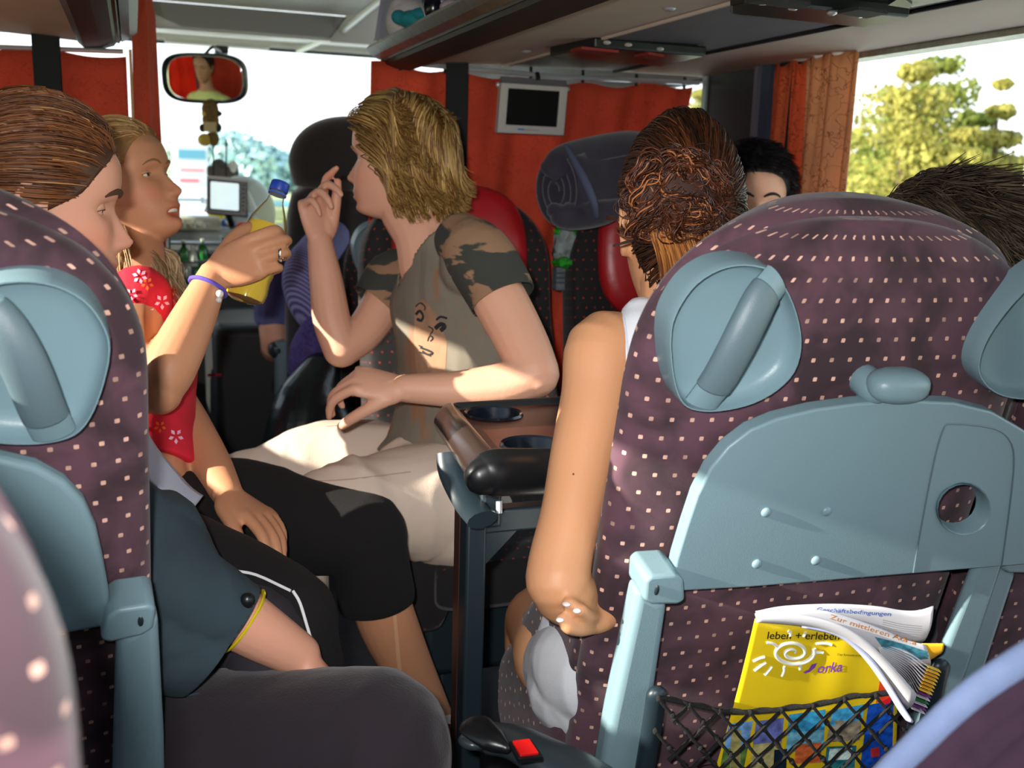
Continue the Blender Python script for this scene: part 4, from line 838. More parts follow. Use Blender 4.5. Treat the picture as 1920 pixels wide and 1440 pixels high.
# trees ahead
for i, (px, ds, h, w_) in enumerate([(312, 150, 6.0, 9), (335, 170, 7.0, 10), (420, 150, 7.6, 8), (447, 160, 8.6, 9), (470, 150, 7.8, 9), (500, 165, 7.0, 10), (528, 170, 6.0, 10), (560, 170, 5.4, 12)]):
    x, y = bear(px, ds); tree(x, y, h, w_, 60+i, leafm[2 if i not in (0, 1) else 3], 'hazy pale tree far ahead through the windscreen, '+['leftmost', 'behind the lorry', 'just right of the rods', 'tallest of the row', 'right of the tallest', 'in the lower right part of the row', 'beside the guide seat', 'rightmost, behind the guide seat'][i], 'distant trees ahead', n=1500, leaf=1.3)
def vehicle(px, ds, w_, h, l, body, label, cat, lorry=False, glassc=S(90, 150, 170), z0=.5):
    x, y = bear(px, ds); z = GZ+z0*.6; e = empty('lorry' if lorry else 'car', (x, y, GZ), label, cat)
    mb = mat('paint', body, .5); mgl = mat('rear_glass', glassc, .2); mt = mat('tyre', S(60, 62, 66), .9)
    if lorry:
        MO('body', box((x, y, GZ+h/2+.45), (w_, l, h-.9)), mb, e, 'world', bevel=.08)
        MO('windscreen', box((x, y-l/2-.02, GZ+h*.80), (w_*.86, .06, h*.14)), mgl, e, 'world', bevel=.02)
        MO('red_stripe', box((x, y-l/2-.02, GZ+h*.56), (w_*.74, .05, h*.035)), mat('lorry_red', S(214, 110, 110), .6), e, 'world')
        MO('red_stripe', box((x-.1*w_, y-l/2-.02, GZ+h*.40), (w_*.6, .05, h*.05)), mat('lorry_red2', S(216, 100, 100), .6), e, 'world')
        MO('bumper', box((x, y-l/2-.05, GZ+.55), (w_, .2, .3)), mat('bumper_grey', S(120, 130, 135), .6), e, 'world')
    else:
        MO('body', box((x, y, GZ+.3+h*.25), (w_, l, h*.5)), mb, e, 'world', bevel=.15)
        MO('cabin', prism([(x-w_*.46, y-l*.42, GZ+.3+h*.48), (x+w_*.46, y-l*.42, GZ+.3+h*.48), (x+w_*.36, y-l*.28, GZ+h), (x-w_*.36, y-l*.28, GZ+h)], (0, 1, 0), l*.5), mb, e, 'world', bevel=.08)
        MO('rear_window', prism([(x-w_*.38, y-l*.42-.03, GZ+.3+h*.53), (x+w_*.38, y-l*.42-.03, GZ+.3+h*.53), (x+w_*.32, y-l*.30-.02, GZ+h*.94), (x-w_*.32, y-l*.30-.02, GZ+h*.94)], (0, 1, 0), .03), mgl, e, 'world')
    for s_ in (-1, 1):
        for yy in (-l*.34, l*.34): MO('wheel', tube([(x+s_*(w_/2-.1)-.1, y+yy, GZ+.33), (x+s_*(w_/2-.1)+.1, y+yy, GZ+.33)], .33, 16), mt, e, 'world')
vehicle(369, 92, 2.5, 5.2, 9, S(200, 206, 212), 'white lorry with red stripes ahead on the road, left of the rods', 'lorry', True)
vehicle(319, 70, 1.8, 1.5, 4, S(150, 175, 190), 'pale blue-grey car ahead on the left', 'car')
vehicle(465, 55, 1.9, 2.0, 4, S(110, 170, 205), 'light blue van ahead in the middle of the road', 'car')
vehicle(438, 75, 1.8, 1.5, 4, S(200, 130, 140), 'pinkish red car ahead just right of the rods', 'car')
vehicle(520, 60, 1.8, 1.5, 4, S(190, 195, 150), 'pale yellowish car ahead near the guide seat', 'car')
vehicle(375, 34, 1.9, 1.4, 4.2, S(215, 210, 200), 'near pale car low ahead behind the monitor', 'car')
# ------------------------------------------------------------------ people: heads, hands, hair
RH = np.array([CR[0], CR[1], 0]); RH = RH/np.linalg.norm(RH); FH = np.array([CF[0], CF[1], 0]); FH = FH/np.linalg.norm(FH); ZZ = np.array([0, 0, 1.])
def pw(z, T):
    T = np.array(T); return np.interp(z, T[:, 0], T[:, 1])
def smo(z, T, h=.004): return (pw(z-h, T)+pw(z, T)*2+pw(z+h, T))/4
PF = [(-.120, .030), (-.116, .058), (-.108, .076), (-.100, .082), (-.088, .080), (-.075, .085), (-.060, .086), (-.045, .083), (-.02, .080), (0, .077), (.015, .084), (.03, .088), (.055, .086), (.08, .070), (.10, .045), (.113, .018), (.118, .002)]
PW = [(-.120, .016), (-.114, .030), (-.10, .042), (-.08, .051), (-.06, .058), (-.04, .063), (-.02, .067), (0, .070), (.03, .073), (.06, .070), (.08, .060), (.10, .042), (.113, .019), (.118, .002)]
PB = [(-.120, .0), (-.10, .004), (-.085, .020), (-.07, .045), (-.05, .068), (-.02, .086), (.02, .098), (.05, .096), (.08, .078), (.10, .052), (.113, .024), (.118, .003)]
NS = [(-.056, 0), (-.051, .006), (-.046, .019), (-.039, .025), (-.030, .020), (-.018, .013), (-.006, .007), (.004, .003), (.015, 0)]
class Head:
    def __init__(s, c, fwd, up=ZZ, sc=1.0, roll=0., mouth=0., nose=1., jaw=1.):
        s.c = np.asarray(c, float); s.f = nz(fwd); s.r = nz(np.cross(s.f, up)); s.u = np.cross(s.r, s.f); s.s = sc; s.mouth = mouth; s.nose = nose; s.jaw = jaw
        if roll: R_ = rotm(s.f, roll); s.r = R_@s.r; s.u = R_@s.u
        s.M = np.column_stack([s.r, s.f, s.u])
    def W(s, P): P = np.asarray(P, float); return (P*s.s)@s.M.T+s.c          # local (x right, y forward, z up) -> world
    def L(s, P): return ((np.asarray(P)-s.c)@s.M)/s.s
    def surf(s, phi, z, off=0.):
        phi, z = np.broadcast_arrays(np.asarray(phi, float), np.asarray(z, float))
        w_ = smo(z, PW)*np.where(z < -.03, s.jaw, 1); f = smo(z, PF); b = smo(z, PB); e = .88
        x = (w_+off)*sgp(np.sin(phi), e); cs = np.cos(phi); y = np.where(cs > 0, (f+off)*sgp(cs, e), (b+off)*sgp(cs, e))
        fm = np.clip(cs*2.2, 0, 1); g = lambda x0, z0, sx, sz: np.exp(-((x-x0)/sx)**2-((z-z0)/sz)**2)
        n = smo(z, NS, .002)*s.nose; sg = np.interp(z, [-.05, -.04, -.02, .01], [.0105, .0105, .0080, .0055]); d = n*np.exp(-(x/sg)**2)
        for q in (-1, 1):
            d = d+.0075*g(q*.0125, -.043, .006, .006)-.0105*g(q*.031, .0, .0145, .0105)+.0035*g(q*.045, -.030, .020, .018)+.003*g(q*.028, .017, .016, .006)
        lw = np.exp(-(x/.021)**4); mo = s.mouth
        d = d+lw*(.0055*np.exp(-((z+.066-mo*.2)/.0042)**2)+.0060*np.exp(-((z+.0785+mo)/.0048)**2)-.0040*np.exp(-((z+.0722+mo*.4)/.0022)**2))
        if mo: d = d-lw*.014*np.exp(-((z+.0722+mo*.4)/(mo*.55+.0005))**2)
        d = d+.0045*g(0, -.102, .014, .010)-.0025*g(0, -.089, .016, .005)
        return np.stack([x, y+d*fm, z], -1)
    def part(s, neck=None):
        z = np.concatenate([np.linspace(-.1195, .10, 120), .10+.0175*np.sin(np.linspace(0, 1, 14)[1:]*math.pi/2)])
        a = np.linspace(0, 2*math.pi, 121)[:-1]; phi = a-.35*np.sin(2*a)*0  ; phi = a-.28*np.sin(a)
        V, F_, _ = loft(s.surf(phi[None, :], z[:, None])); return s.W(V), F_
    def ear(s, q):
        """q=-1/1 side"""
        P = [(.071, .008, .012), (.076, -.002, .026), (.080, -.018, .028), (.082, -.026, .012), (.079, -.022, -.010), (.074, -.010, -.026), (.070, .002, -.030)]
        P = [(q*x, y, z-.008) for x, y, z in P]; r = [.004, .0048, .005, .005, .0048, .0058, .0045]
        return [tube(s.W(P), np.array(r)*s.s, 10, k=3, round_caps=True), ellipsoid(s.W((q*.073, -.010, -.008)), np.array((.005, .016, .024))*s.s, s.M)]
    def eyes(s, parent, iris, which=(-1, 1), lid=.45, skin=None, lash=S(50, 34, 26), brow=S(90, 60, 38), browr=.0022, closed=0.):
        for q in which:
            c = np.array([q*.0315, .0545, .0]); r = .0122
            e = MO('eyeball', ellipsoid(s.W(c), np.array([r, r, r])*s.s, s.M, nu=22, nv=16), M_EYE, parent, 'world')
            d = nz(np.array([q*.10, 1, -.05])); MI = np.column_stack([nz(np.cross([0, 0, 1.], d)), d, np.cross(nz(np.cross([0, 0, 1.], d)), d)*-1])
            MO('iris', ellipsoid(s.W(c+d*r*.80), np.array([.0054, .0028, .0054])*s.s, s.M@rotm((0, 0, 1), -q*.10), nu=16, nv=10), iris, e, 'world')
            # upper and lower lids: caps of a slightly larger sphere
            for up_, zc, nm in ((1, .0015-.004*closed, 'upper_lid'), (-1, -.0048, 'lower_lid')):
                rr = r+.0011; rg = []
                ph = np.linspace(-1.45, 1.45, 18)
                for t in np.linspace(0, 1, 7):
                    el0 = math.asin(np.clip(zc/rr, -1, 1)); el = el0+(up_*1.35-el0)*t
                    rg.append([c+np.array([rr*math.cos(el)*math.sin(p)*1.12, rr*math.cos(el)*math.cos(p), rr*math.sin(el)*(1-.0*abs(p))-up_*.0035*(p/1.45)**2*(1-t)]) for p in ph])
                o = MO(nm, loft(np.array([s.W(x) for x in rg]), caps=False, closed=False), skin, e, 'world', sharp=0)
                so = o.modifiers.new('t', 'SOLIDIFY'); so.thickness = .0008
                if up_ == 1: MO('lashes', tube(s.W(np.array(rg[0])+np.array([0, .0008, -.0002])), .0006*s.s, 5), mat('lash', lash, .8), e, 'world')
            P = [self_ for self_ in ((.010, .016), (.020, .021), (.031, .0225), (.042, .0195), (.048, .015))]
            ph_ = [math.asin(min(.99, (x/.072)**(1/.88))) for x, _ in P]; pts = [s.surf(a*q, z, .0004) for a, (x, z) in zip(ph_, P)]
            MO('eyebrow', tube(s.W(np.array(pts)), np.array([.0018, .0030, .0028, .0020, .0008])*s.s*(browr/.0022), 8, k=4), mat('brow', brow, .9, bump=(900, .8)), parent, 'world')
    def cap(s, hl, off=.004):
        """shell of the scalp above the hairline hl(phi)->z"""
        a = np.linspace(0, 2*math.pi, 73)[:-1]; z0 = np.array([hl(((x+math.pi) % (2*math.pi))-math.pi) for x in a]); rg = []
        for t in np.linspace(0, 1, 26): rg.append(s.surf(a, z0+(.1178-z0)*np.sin(t*math.pi/2), off)*np.array([1, 1, 1])+np.array([0, 0, off*t]))
        V, F_, _ = loft(np.array(rg)); return s.W(V), F_
def body_tint(o, h=None, lips=(1.0, .62, .60), cheek=(1.05, .86, .82)):
    V = wverts(o); C = np.ones((len(V), 3))
    n_ = np.sin(V@np.array([31, 17, 23]))*np.sin(V@np.array([-19, 29, 13])); C *= (1+.03*n_)[:, None]
    if h is not None:
        P = h.L(V); x, y, z = P.T; fr = y > .02
        m_ = fr*np.exp(-(x/.022)**4)*np.clip(np.exp(-((z+.0725+h.mouth*.4)/(.0085+h.mouth*.6))**4), 0, 1)*(y > .07)
        C = C*(1-m_[:, None])+C*np.array(lips)*m_[:, None]
        for q in (-1, 1):
            k = fr*np.exp(-((x-q*.042)/.022)**2-((z+.036)/.020)**2)*.8; C = C*(1-k[:, None])+C*np.array(cheek)*k[:, None]
        k = fr*np.exp(-(x/.013)**2-((z+.040)/.012)**2)*.6; C = C*(1-k[:, None])+C*np.array(cheek)*k[:, None]
    vcolor(o, np.clip(C, 0, 1.5))
def skinmat(name, col): return mat(name, col, .5, spec=.35, attr='tint', sss=.12, bump=(220, .12))
M_EYE = mat('eye_white', S(225, 220, 214), .15)
IR_BL = mat('iris_blue', S(70, 96, 110), .1); IR_BR = mat('iris_brown', S(58, 38, 26), .1)
def hand(W, fwd, pal, th, sc=1.0, curl=((.5, .6, .4),)*4, spread=.06, thumb=(.9, .2, .6), tb=(.3, .3), fr=1.):
    """palm and five fingers. fwd: wrist->knuckles, pal: out of the palm, th: towards the thumb side"""
    W = np.asarray(W, float); f = nz(fwd); p = nz(pal-np.dot(pal, f)*f); t = np.cross(f, p); t = t if np.dot(t, th) > 0 else -t; P = []; info = []
    q = lambda a, b, c: W+(f*a+t*b+p*c)*sc
    P.append(tube([q(-.012, 0, 0), q(.010, 0, 0), q(.040, .001, .002), (q(.070, 0, .002)), q(.086, -.001, .001), q(.092, -.001, .001)], np.array([(.0265, .019), (.028, .018), (.038, .0165), (.041, .0145), (.040, .012), (.034, .009)])*sc, 20, k=3, up=p))
    P.append(ellipsoid(q(.032, .020, .010), np.array([.028, .017, .013])*sc, np.column_stack([f, t, p])))
    for i, (off, kd, L) in enumerate(((.0285, .086, (.041, .025, .020)), (.0095, .090, (.046, .029, .021)), (-.0100, .086, (.042, .027, .020)), (-.0285, .078, (.033, .020, .018)))):
        c = curl[i] if i < len(curl) else curl[-1]; a = 0; pt = q(kd-.018, off*.95, 0); pts = [pt, q(kd, off, 0)]; dirs = nz(f+t*spread*(1.5-i))
        for l, da in zip(L, c):
            a += da; dr = dirs*math.cos(a)+p*math.sin(a); pts.append(pts[-1]+dr*l*sc)
        r = np.array([.0092, .0095, .0088, .0078, .0060])*sc*fr*(1, 1.03, 1, .88)[i]; P.append(tube(pts, r, 12, k=4, round_caps=True)); info.append((pts, dirs*math.cos(a)+p*math.sin(a), nz(-dirs*math.sin(a)+p*math.cos(a))))
    d0 = nz(f*thumb[0]+t*thumb[2]+p*thumb[1]); pts = [q(.012, .020, .006), q(.030, .030, .010)]; pts.append(pts[-1]+d0*.040*sc)
    d1 = nz(d0+p*tb[0]-t*tb[1]*.4+f*.15); pts.append(pts[-1]+d1*.030*sc); d2 = nz(d1+p*tb[1]-t*tb[1]*.3); pts.append(pts[-1]+d2*.024*sc)
    P.append(tube(pts, np.array([.013, .0135, .0115, .0105, .0080])*sc*fr, 12, k=4, round_caps=True)); info.append((pts, d2, p))
    return P, info
def limb(pts, r, k=4, seg=16, **kw): return tube(pts, r, seg, k=k, round_caps=True, **kw)
def torso(pts, r, fwd, seg=28, k=4): return tube(pts, r, seg, k=k, up=np.asarray(fwd, float), round_caps=False)
def cutf(o, fn):
    """open a garment: drop the faces whose centre fn() marks (neckline, arm holes)"""
    V = wverts(o); bm = bmesh.new(); bm.from_mesh(o.data); bm.faces.ensure_lookup_table()
    C = np.array([V[[v.index for v in f.verts]].mean(0) for f in bm.faces]); k = fn(C)
    bmesh.ops.delete(bm, geom=[f for f, q in zip(bm.faces, k) if q], context='FACES'); bm.to_mesh(o.data); bm.free()
def cutplane(o, pt, n, region):
    """clean straight hem: the garment ends at a plane, inside the region only"""
    M = WM[o.name]; pl = np.asarray(pt)-M[:3, 3]; V = verts(o)
    bm = bmesh.new(); bm.from_mesh(o.data); bm.faces.ensure_lookup_table(); off = M[:3, 3]
    fs = [f for f in bm.faces if region(np.array(f.calc_center_median()[:])[None]+off)[0]]
    g = set(fs); [g.update(f.edges) for f in fs]; [g.update(f.verts) for f in fs]
    bmesh.ops.bisect_plane(bm, geom=list(g), plane_co=Vector(pl), plane_no=Vector(n), dist=1e-5)
    dl = [f for f in bm.faces if (np.array(f.calc_center_median()[:])-pl)@n > 0 and region(np.array(f.calc_center_median()[:])[None]+off)[0]]
    bmesh.ops.delete(bm, geom=dl, context='FACES'); bm.to_mesh(o.data); bm.free()
def wrinkle(o, amp, sc=18., seed=0, n=7, dirs=None, mask=None):
    rg = np.random.default_rng(seed); V = wverts(o); me = o.data; N_ = np.empty(len(V)*3); me.vertices.foreach_get('normal', N_); N_ = N_.reshape(-1, 3); M = WM[o.name][:3, :3]; N_ = N_@M.T
    d = np.zeros(len(V)); warp = np.sin(V@rg.normal(size=3)*sc*.5)*1.2
    for i in range(n):
        k = rg.normal(size=3); k /= np.linalg.norm(k)
        if dirs is not None: k = nz(np.asarray(dirs[i % len(dirs)])+.35*k)
        s_ = np.sin(V@k*sc*rg.uniform(.7, 2.2)+warp+rg.uniform(0, 6)); d += (1-np.abs(s_))**2.2*rg.choice([1, -.6])
    if mask is not None: d = d*mask(V)
    setverts_world(o, V+N_*(d*amp/n**.5)[:, None])
from mathutils.bvhtree import BVHTree
def bvh(o):
    V = wverts(o); return BVHTree.FromPolygons([tuple(v) for v in V], [tuple(p.vertices) for p in o.data.polygons])
def onto(tree_, px, py, off=.0008):
    v = nz(CF+(px-960)/FPX*CR+(720-py)/FPX*CU); h = tree_.ray_cast(Vector(CAM), Vector(v))
    if h[0] is None: return None
    return np.array(h[0])-v*off
def stroke(name, o, parent, pix, r, m_, tree_=None, k=4, off=.0006, flat=.3, label=None):
    """a printed or sewn line that follows the cloth it lies on"""
    tree_ = tree_ or bvh(o); P = np.array(pix, float); Q, _ = interp(np.column_stack([P, 0*P[:, 0]]), np.ones(len(P)), k); pts = [onto(tree_, a, b, off) for a, b, _z in Q]; pts = [p for p in pts if p is not None]
    if len(pts) < 2: return None
    r = np.interp(np.linspace(0, 1, len(pts)), np.linspace(0, 1, len(np.atleast_1d(r))), np.atleast_1d(r))
    return MO(name, tube(pts, np.column_stack([r, r*flat+.0002]), 6, up=-CF), m_, parent, 'world', label=label)
def patch(name, o, parent, pix, m_, tree_=None, th=.0007, label=None, step=7):
    """a printed area: outline filled with small faces laid onto the cloth"""
    tree_ = tree_ or bvh(o); P = [Vector((a, b, 0)) for a, b in pix]; xs = [p.x for p in P]; ys = [p.y for p in P]
    def inside(x, y):
        c = False; j = len(P)-1
        for i in range(len(P)):
            if (P[i].y > y) != (P[j].y > y) and x < (P[j].x-P[i].x)*(y-P[i].y)/(P[j].y-P[i].y)+P[i].x: c = not c
            j = i
        return c
    tris = geometry.tessellate_polygon([P]); bm = bmesh.new(); vs = [bm.verts.new(p) for p in P]
    for t in tris:
        try: bm.faces.new([vs[i] for i in t])
        except ValueError: pass
    for _ in range(4):
        es = [e for e in bm.edges if e.calc_length() > step]
        if not es: break
        bmesh.ops.subdivide_edges(bm, edges=es, cuts=1); bmesh.ops.triangulate(bm, faces=bm.faces[:])
    V = []; ok_ = []; bm.verts.index_update()
    for v in bm.verts:
        q = onto(tree_, v.co.x, v.co.y, th); ok_.append(q is not None); V.append(q if q is not None else CAM)
    F_ = [tuple(v.index for v in f.verts) for f in bm.faces if all(ok_[v.index] for v in f.verts)]; bm.free()
    if not F_: return None
    used = sorted({i for f in F_ for i in f}); mp = {a: b for b, a in enumerate(used)}; V = [V[i] for i in used]; F_ = [tuple(mp[i] for i in f) for f in F_]
    return MO(name, (np.array(V), F_, None), m_, parent, 'world', label=label, sharp=0)
# ------------------------------------------------------------------ hair
def strands(name, St, r, m_, parent, cols, taper=.25, label=None, seg=3):
    """St (N,K,3) world points of every lock; real, thin tubes"""
    N_, K, _ = St.shape; T = np.gradient(St, axis=1); T /= np.linalg.norm(T, axis=2)[..., None]+1e-9
    ref = RNG.normal(size=(N_, 1, 3)); A = np.cross(T, ref); A /= np.linalg.norm(A, axis=2)[..., None]+1e-9; B_ = np.cross(T, A)
    tt = np.linspace(0, 1, K); rad = (np.interp(tt, [0, .1, .7, 1], [.6, 1, .9, taper])[None, :]*np.asarray(r).reshape(-1, 1))
    V = np.zeros((N_, K, seg, 3))
    for j in range(seg):
        a = 2*math.pi*j/seg; V[:, :, j] = St+(A*math.cos(a)+B_*math.sin(a))*rad[..., None]
    idx = np.arange(N_*K*seg).reshape(N_, K, seg); F_ = []
    for j in range(seg):
        j2 = (j+1) % seg; F_.append(np.stack([idx[:, :-1, j], idx[:, :-1, j2], idx[:, 1:, j2], idx[:, 1:, j]], -1).reshape(-1, 4))
    F_ = np.concatenate(F_); V = V.reshape(-1, 3); Mi = np.linalg.inv(WM[parent.name]); V = V@Mi[:3, :3].T+Mi[:3, 3]
    me = bpy.data.meshes.new(name); me.vertices.add(len(V)); me.vertices.foreach_set('co', V.astype(np.float32).ravel())
    me.loops.add(len(F_)*4); me.loops.foreach_set('vertex_index', F_.ravel().astype(np.int32)); me.polygons.add(len(F_)); me.polygons.foreach_set('loop_start', np.arange(len(F_), dtype=np.int32)*4)
    me.update(); me.validate(); me.materials.append(m_); me.polygons.foreach_set('use_smooth', [True]*len(me.polygons))
    o = bpy.data.objects.new(name, me); COL.objects.link(o); o.parent = parent; reg(o, WM[parent.name])
    c = np.repeat(cols, K*seg, axis=0) if cols.ndim == 2 else np.repeat(cols.reshape(-1, 3), seg, axis=0); vcolor(o, c)
    return tag(o, label, kind='stuff')
def hairmat(name, rough=.42): 
    M = mat(name, (1, 1, 1), rough, spec=.45, attr='tint'); M.node_tree.nodes['Principled BSDF'].inputs['Anisotropic'].default_value = .4; return M
M_HAIR = hairmat('hair')
def roots(h, n, hl, rg, off=.003):
    out = []
    while len(out) < n:
        ph = rg.uniform(-math.pi, math.pi, 4*n); z = -.09+.207*rg.uniform(0, 1, 4*n)**.8
        k = z > np.array([hl(a) for a in ph]); P = h.surf(ph[k], z[k], off); out += list(np.column_stack([P, ph[k]]))
    return np.array(out[:n])
EC, ER = np.array([0, -.006, .012]), np.array([.076, .100, .110])
def grow(P, dirf, K, L, rg, out=.006, stiff=.5, jit=.08, layer=None):
    """strands grown in head space: they follow dirf(p, t, rootinfo) and stay outside the skull"""
    N_ = len(P); S_ = np.zeros((N_, K, 3)); p = P[:, :3].copy(); S_[:, 0] = p; d = nz2(nz2(p-EC)*.5+nz2(dirf(p, 0., P, np.zeros(N_)))); st = (np.asarray(L).reshape(-1, 1)*np.ones((N_, 1)))/(K-1)
    lay = rg.uniform(0, 1, N_) if layer is None else layer; jj = rg.normal(size=(N_, 3))*jit
    for i in range(1, K):
        t = i/(K-1); tg = dirf(p, t, P, lay)+jj; d = nz2(d*stiff+nz2(tg)*(1-stiff)); p = p+d*st
        q = (p-EC)/(ER+np.asarray(out)*(.3+lay[:, None])); l = np.linalg.norm(q, axis=1); k = l < 1
        p[k] = EC+q[k]/l[k][:, None]*(ER+np.asarray(out)*(.3+lay[k][:, None])); S_[:, i] = p
    return S_
def nz2(v): return v/(np.linalg.norm(v, axis=-1, keepdims=True)+1e-9)
def hcols(n, c1, c2, rg, c3=None, p3=.0):
    t = rg.uniform(0, 1, (n, 1))**1.3; C = np.array(c1)*(1-t)+np.array(c2)*t
    if c3 is not None: k = rg.uniform(0, 1, n) < p3; C[k] = np.array(c3)*rg.uniform(.8, 1.1, (k.sum(), 1))
    return C
def clump(S_, rg, n, amt=.75, r=1.6):
    """pull strands towards n guide strands near their tips so that locks form"""
    g = rg.choice(len(S_), n, replace=False); G = S_[g]; D = ((S_[:, None, 0]-G[None, :, 0])**2).sum(-1); j = D.argmin(1); K = S_.shape[1]; t = (np.linspace(0, 1, K)**.7)[None, :, None]*amt
    return S_*(1-t)+(G[j]+rg.normal(size=(len(S_), 1, 3))*.0025)*t
# ------------------------------------------------------------------ the boy in the grey and camouflage shirt
SK_BOY = skinmat('skin_fair', S(222, 168, 140))
def boy():
    e = empty('person', (.62, 1.95, 0), 'fair wavy-haired child in grey camouflage t-shirt and beige trousers, one hand raised', 'person')
    cd_ = nz(np.array([-.955, -.30, 0])); fw = -RH*math.cos(R(13))+FH*math.sin(R(13))
    h = Head(U(742, 299, 1.95), fw+ZZ*.0, sc=.95)
    sN, sF = U(893, 482, 1.80), U(740, 520, 2.06)
    sp_ = [U(812, 905, 1.98), U(822, 830, 1.98), U(836, 740, 1.96), U(846, 640, 1.94), U(832, 545, 1.94), U(815, 487, 1.94), U(800, 455, 1.945)]
    tr_ = np.array([(.135, .095), (.125, .088), (.120, .082), (.140, .092), (.150, .088), (.105, .065), (.055, .050)])
    P = [h.part(), h.ear(-1)[0], h.ear(-1)[1], *h.ear(1)]
    P.append(limb([h.W((0, -.030, -.03)), h.W((0, -.018, -.09)), U(790, 440, 1.945), U(808, 500, 1.94)], [.046, .050, .054, .062]))
    P.append(torso(sp_, tr_-.008, cd_))
    el = U(1003, 700, 1.74); wr = U(757, 728, 1.72)
    P.append(limb([sN+(0, 0, -.01), U(938, 565, 1.785), U(980, 645, 1.76), el], [.050, .049, .046, .043]))
    P.append(limb([el, U(940, 722, 1.735), U(850, 730, 1.725), wr], [.041, .039, .031, (.024)], seg=18))
    hp, _ = hand(wr, -RH*.95+ZZ*.16-FH*.05, -ZZ*.85+FH*.45, -FH*.3-ZZ+RH*.1, .95, curl=((.75, .55, .3), (.85, .6, .35), (.9, .65, .4), (.9, .7, .4)), thumb=(.75, .55, .30), tb=(.3, .2))
    P += hp
    el2 = U(640, 655, 1.97); wr2 = U(600, 455, 1.97)
    P.append(limb([sF, U(715, 575, 2.03), U(680, 625, 2.0), el2], [.045, .042, .038, .036]))
    P.append(limb([el2, U(622, 600, 1.97), U(612, 530, 1.97), wr2], [.036, .037, .033, .025]))
    hp, hi = hand(wr2, ZZ*.98-RH*.16, RH*.75-FH*.65, RH*.5+FH*.2, .93, curl=((1.0, .9, .3), (1.15, 1.0, .5), (1.2, 1.05, .6), (1.25, 1.1, .6)), thumb=(1.0, .40, .15), tb=(-.1, -.05))
    # first finger held higher, pinching upwards
    hp2, _ = hand(wr2, ZZ*.98-RH*.16, RH*.75-FH*.65, RH*.5+FH*.2, .93, curl=((.30, .75, .10), (1.0, .9, .4), (1.15, 1.05, .5), (1.25, 1.1, .6)), thumb=(1.0, .40, .15), tb=(-.1, -.05))
    P += hp2
    b = fuse('body', P, SK_BOY, e, voxel=.0036, smooth=2); body_tint(b, h)
    h.eyes(b, IR_BL, skin=SK_BOY, brow=S(170, 130, 84), lash=S(110, 80, 56))
    # shirt
    mg = mat('shirt_grey_olive', S(122, 114, 100), .9, noise=(9, .14, 5), bump=(500, .25)); N = mg.node_tree.nodes; L = mg.node_tree.links
    # brown faded smears printed on the shirt
    bs = N['Principled BSDF']; t = N.new('ShaderNodeTexCoord'); mp = N.new('ShaderNodeMapping'); mp.inputs['Scale'].default_value = (1.4, 1.4, .5); n = N.new('ShaderNodeTexNoise'); n.inputs['Scale'].default_value = 9; n.inputs['Detail'].default_value = 5
    L.new(t.outputs['Object'], mp.inputs[0]); L.new(mp.outputs[0], n.inputs[0]); rp = N.new('ShaderNodeMapRange'); rp.inputs['From Min'].default_value = .56; rp.inputs['From Max'].default_value = .62; L.new(n.outputs[0], rp.inputs[0])
    mx = N.new('ShaderNodeMix'); mx.data_type = 'RGBA'; L.new(rp.outputs[0], mx.inputs[0]); L.new(bs.inputs['Base Color'].links[0].from_socket, mx.inputs[6]); mx.inputs[7].default_value = (*S(142, 104, 78), 1); L.new(mx.outputs[2], bs.inputs['Base Color'])
    st = [U(800, 862, 1.975)] + sp_[1:]
    tt = tr_.copy(); tt[0] = (.138, .10)
    sh = fuse('shirt', [torso([U(806, 880, 1.975), *sp_[1:6], U(803, 462, 1.945)], np.vstack([[.142, .104], tt[1:6], [.075, .060]]), cd_), ellipsoid(sN+(U(850, 520, 1.85)-sN)*.35, (.055, .055, .06)), ellipsoid(sF+(U(800, 540, 2.0)-sF)*.3, (.05, .05, .055))], mg, e, voxel=.0045, smooth=4, label='grey-olive shirt front with faded face print')
    wrinkle(sh, .004, 16, 3, dirs=[ZZ*.8+RH, ZZ-RH*.5, RH])
    neck = U(795, 452, 1.94); vt = U(772, 468, 1.82)
    cdir = cd_; lat = nz(np.cross(ZZ, cdir))
    def vneck(C):
        q = C-neck; f = q@cdir; l = np.abs(q@lat); z = q[:, 2]
        return ((f > -.02) & (l < .056+z*.62) & (z > -.085)) | ((np.hypot(f, l) < .066) & (z > -.012))
    cutf(sh, vneck)
    cutplane(sh, U(806, 872, 1.975), np.array([0, 0, -1.]), lambda C: np.ones(len(C), bool))
    so = sh.modifiers.new('t', 'SOLIDIFY'); so.thickness = .0025
    # sleeves with camouflage
    mc = mat('camouflage', S(58, 60, 54), .9, bump=(500, .25)); N = mc.node_tree.nodes; L = mc.node_tree.links; bs = N['Principled BSDF']; t = N.new('ShaderNodeTexCoord'); mp = N.new('ShaderNodeMapping')
    mp.inputs['Rotation'].default_value = (.3, .5, .4); mp.inputs['Scale'].default_value = (.8, .8, 2.6); n = N.new('ShaderNodeTexNoise'); n.inputs['Scale'].default_value = 8; n.inputs['Detail'].default_value = 6; n.inputs['Distortion'].default_value = .5
    L.new(t.outputs['Object'], mp.inputs[0]); L.new(mp.outputs[0], n.inputs[0]); rp = N.new('ShaderNodeMapRange'); rp.inputs['From Min'].default_value = .53; rp.inputs['From Max'].default_value = .56; L.new(n.outputs[0], rp.inputs[0])
    mx = N.new('ShaderNodeMix'); mx.data_type = 'RGBA'; L.new(rp.outputs[0], mx.inputs[0]); mx.inputs[6].default_value = (*S(58, 60, 54), 1); mx.inputs[7].default_value = (*S(150, 116, 88), 1); L.new(mx.outputs[2], bs.inputs['Base Color'])
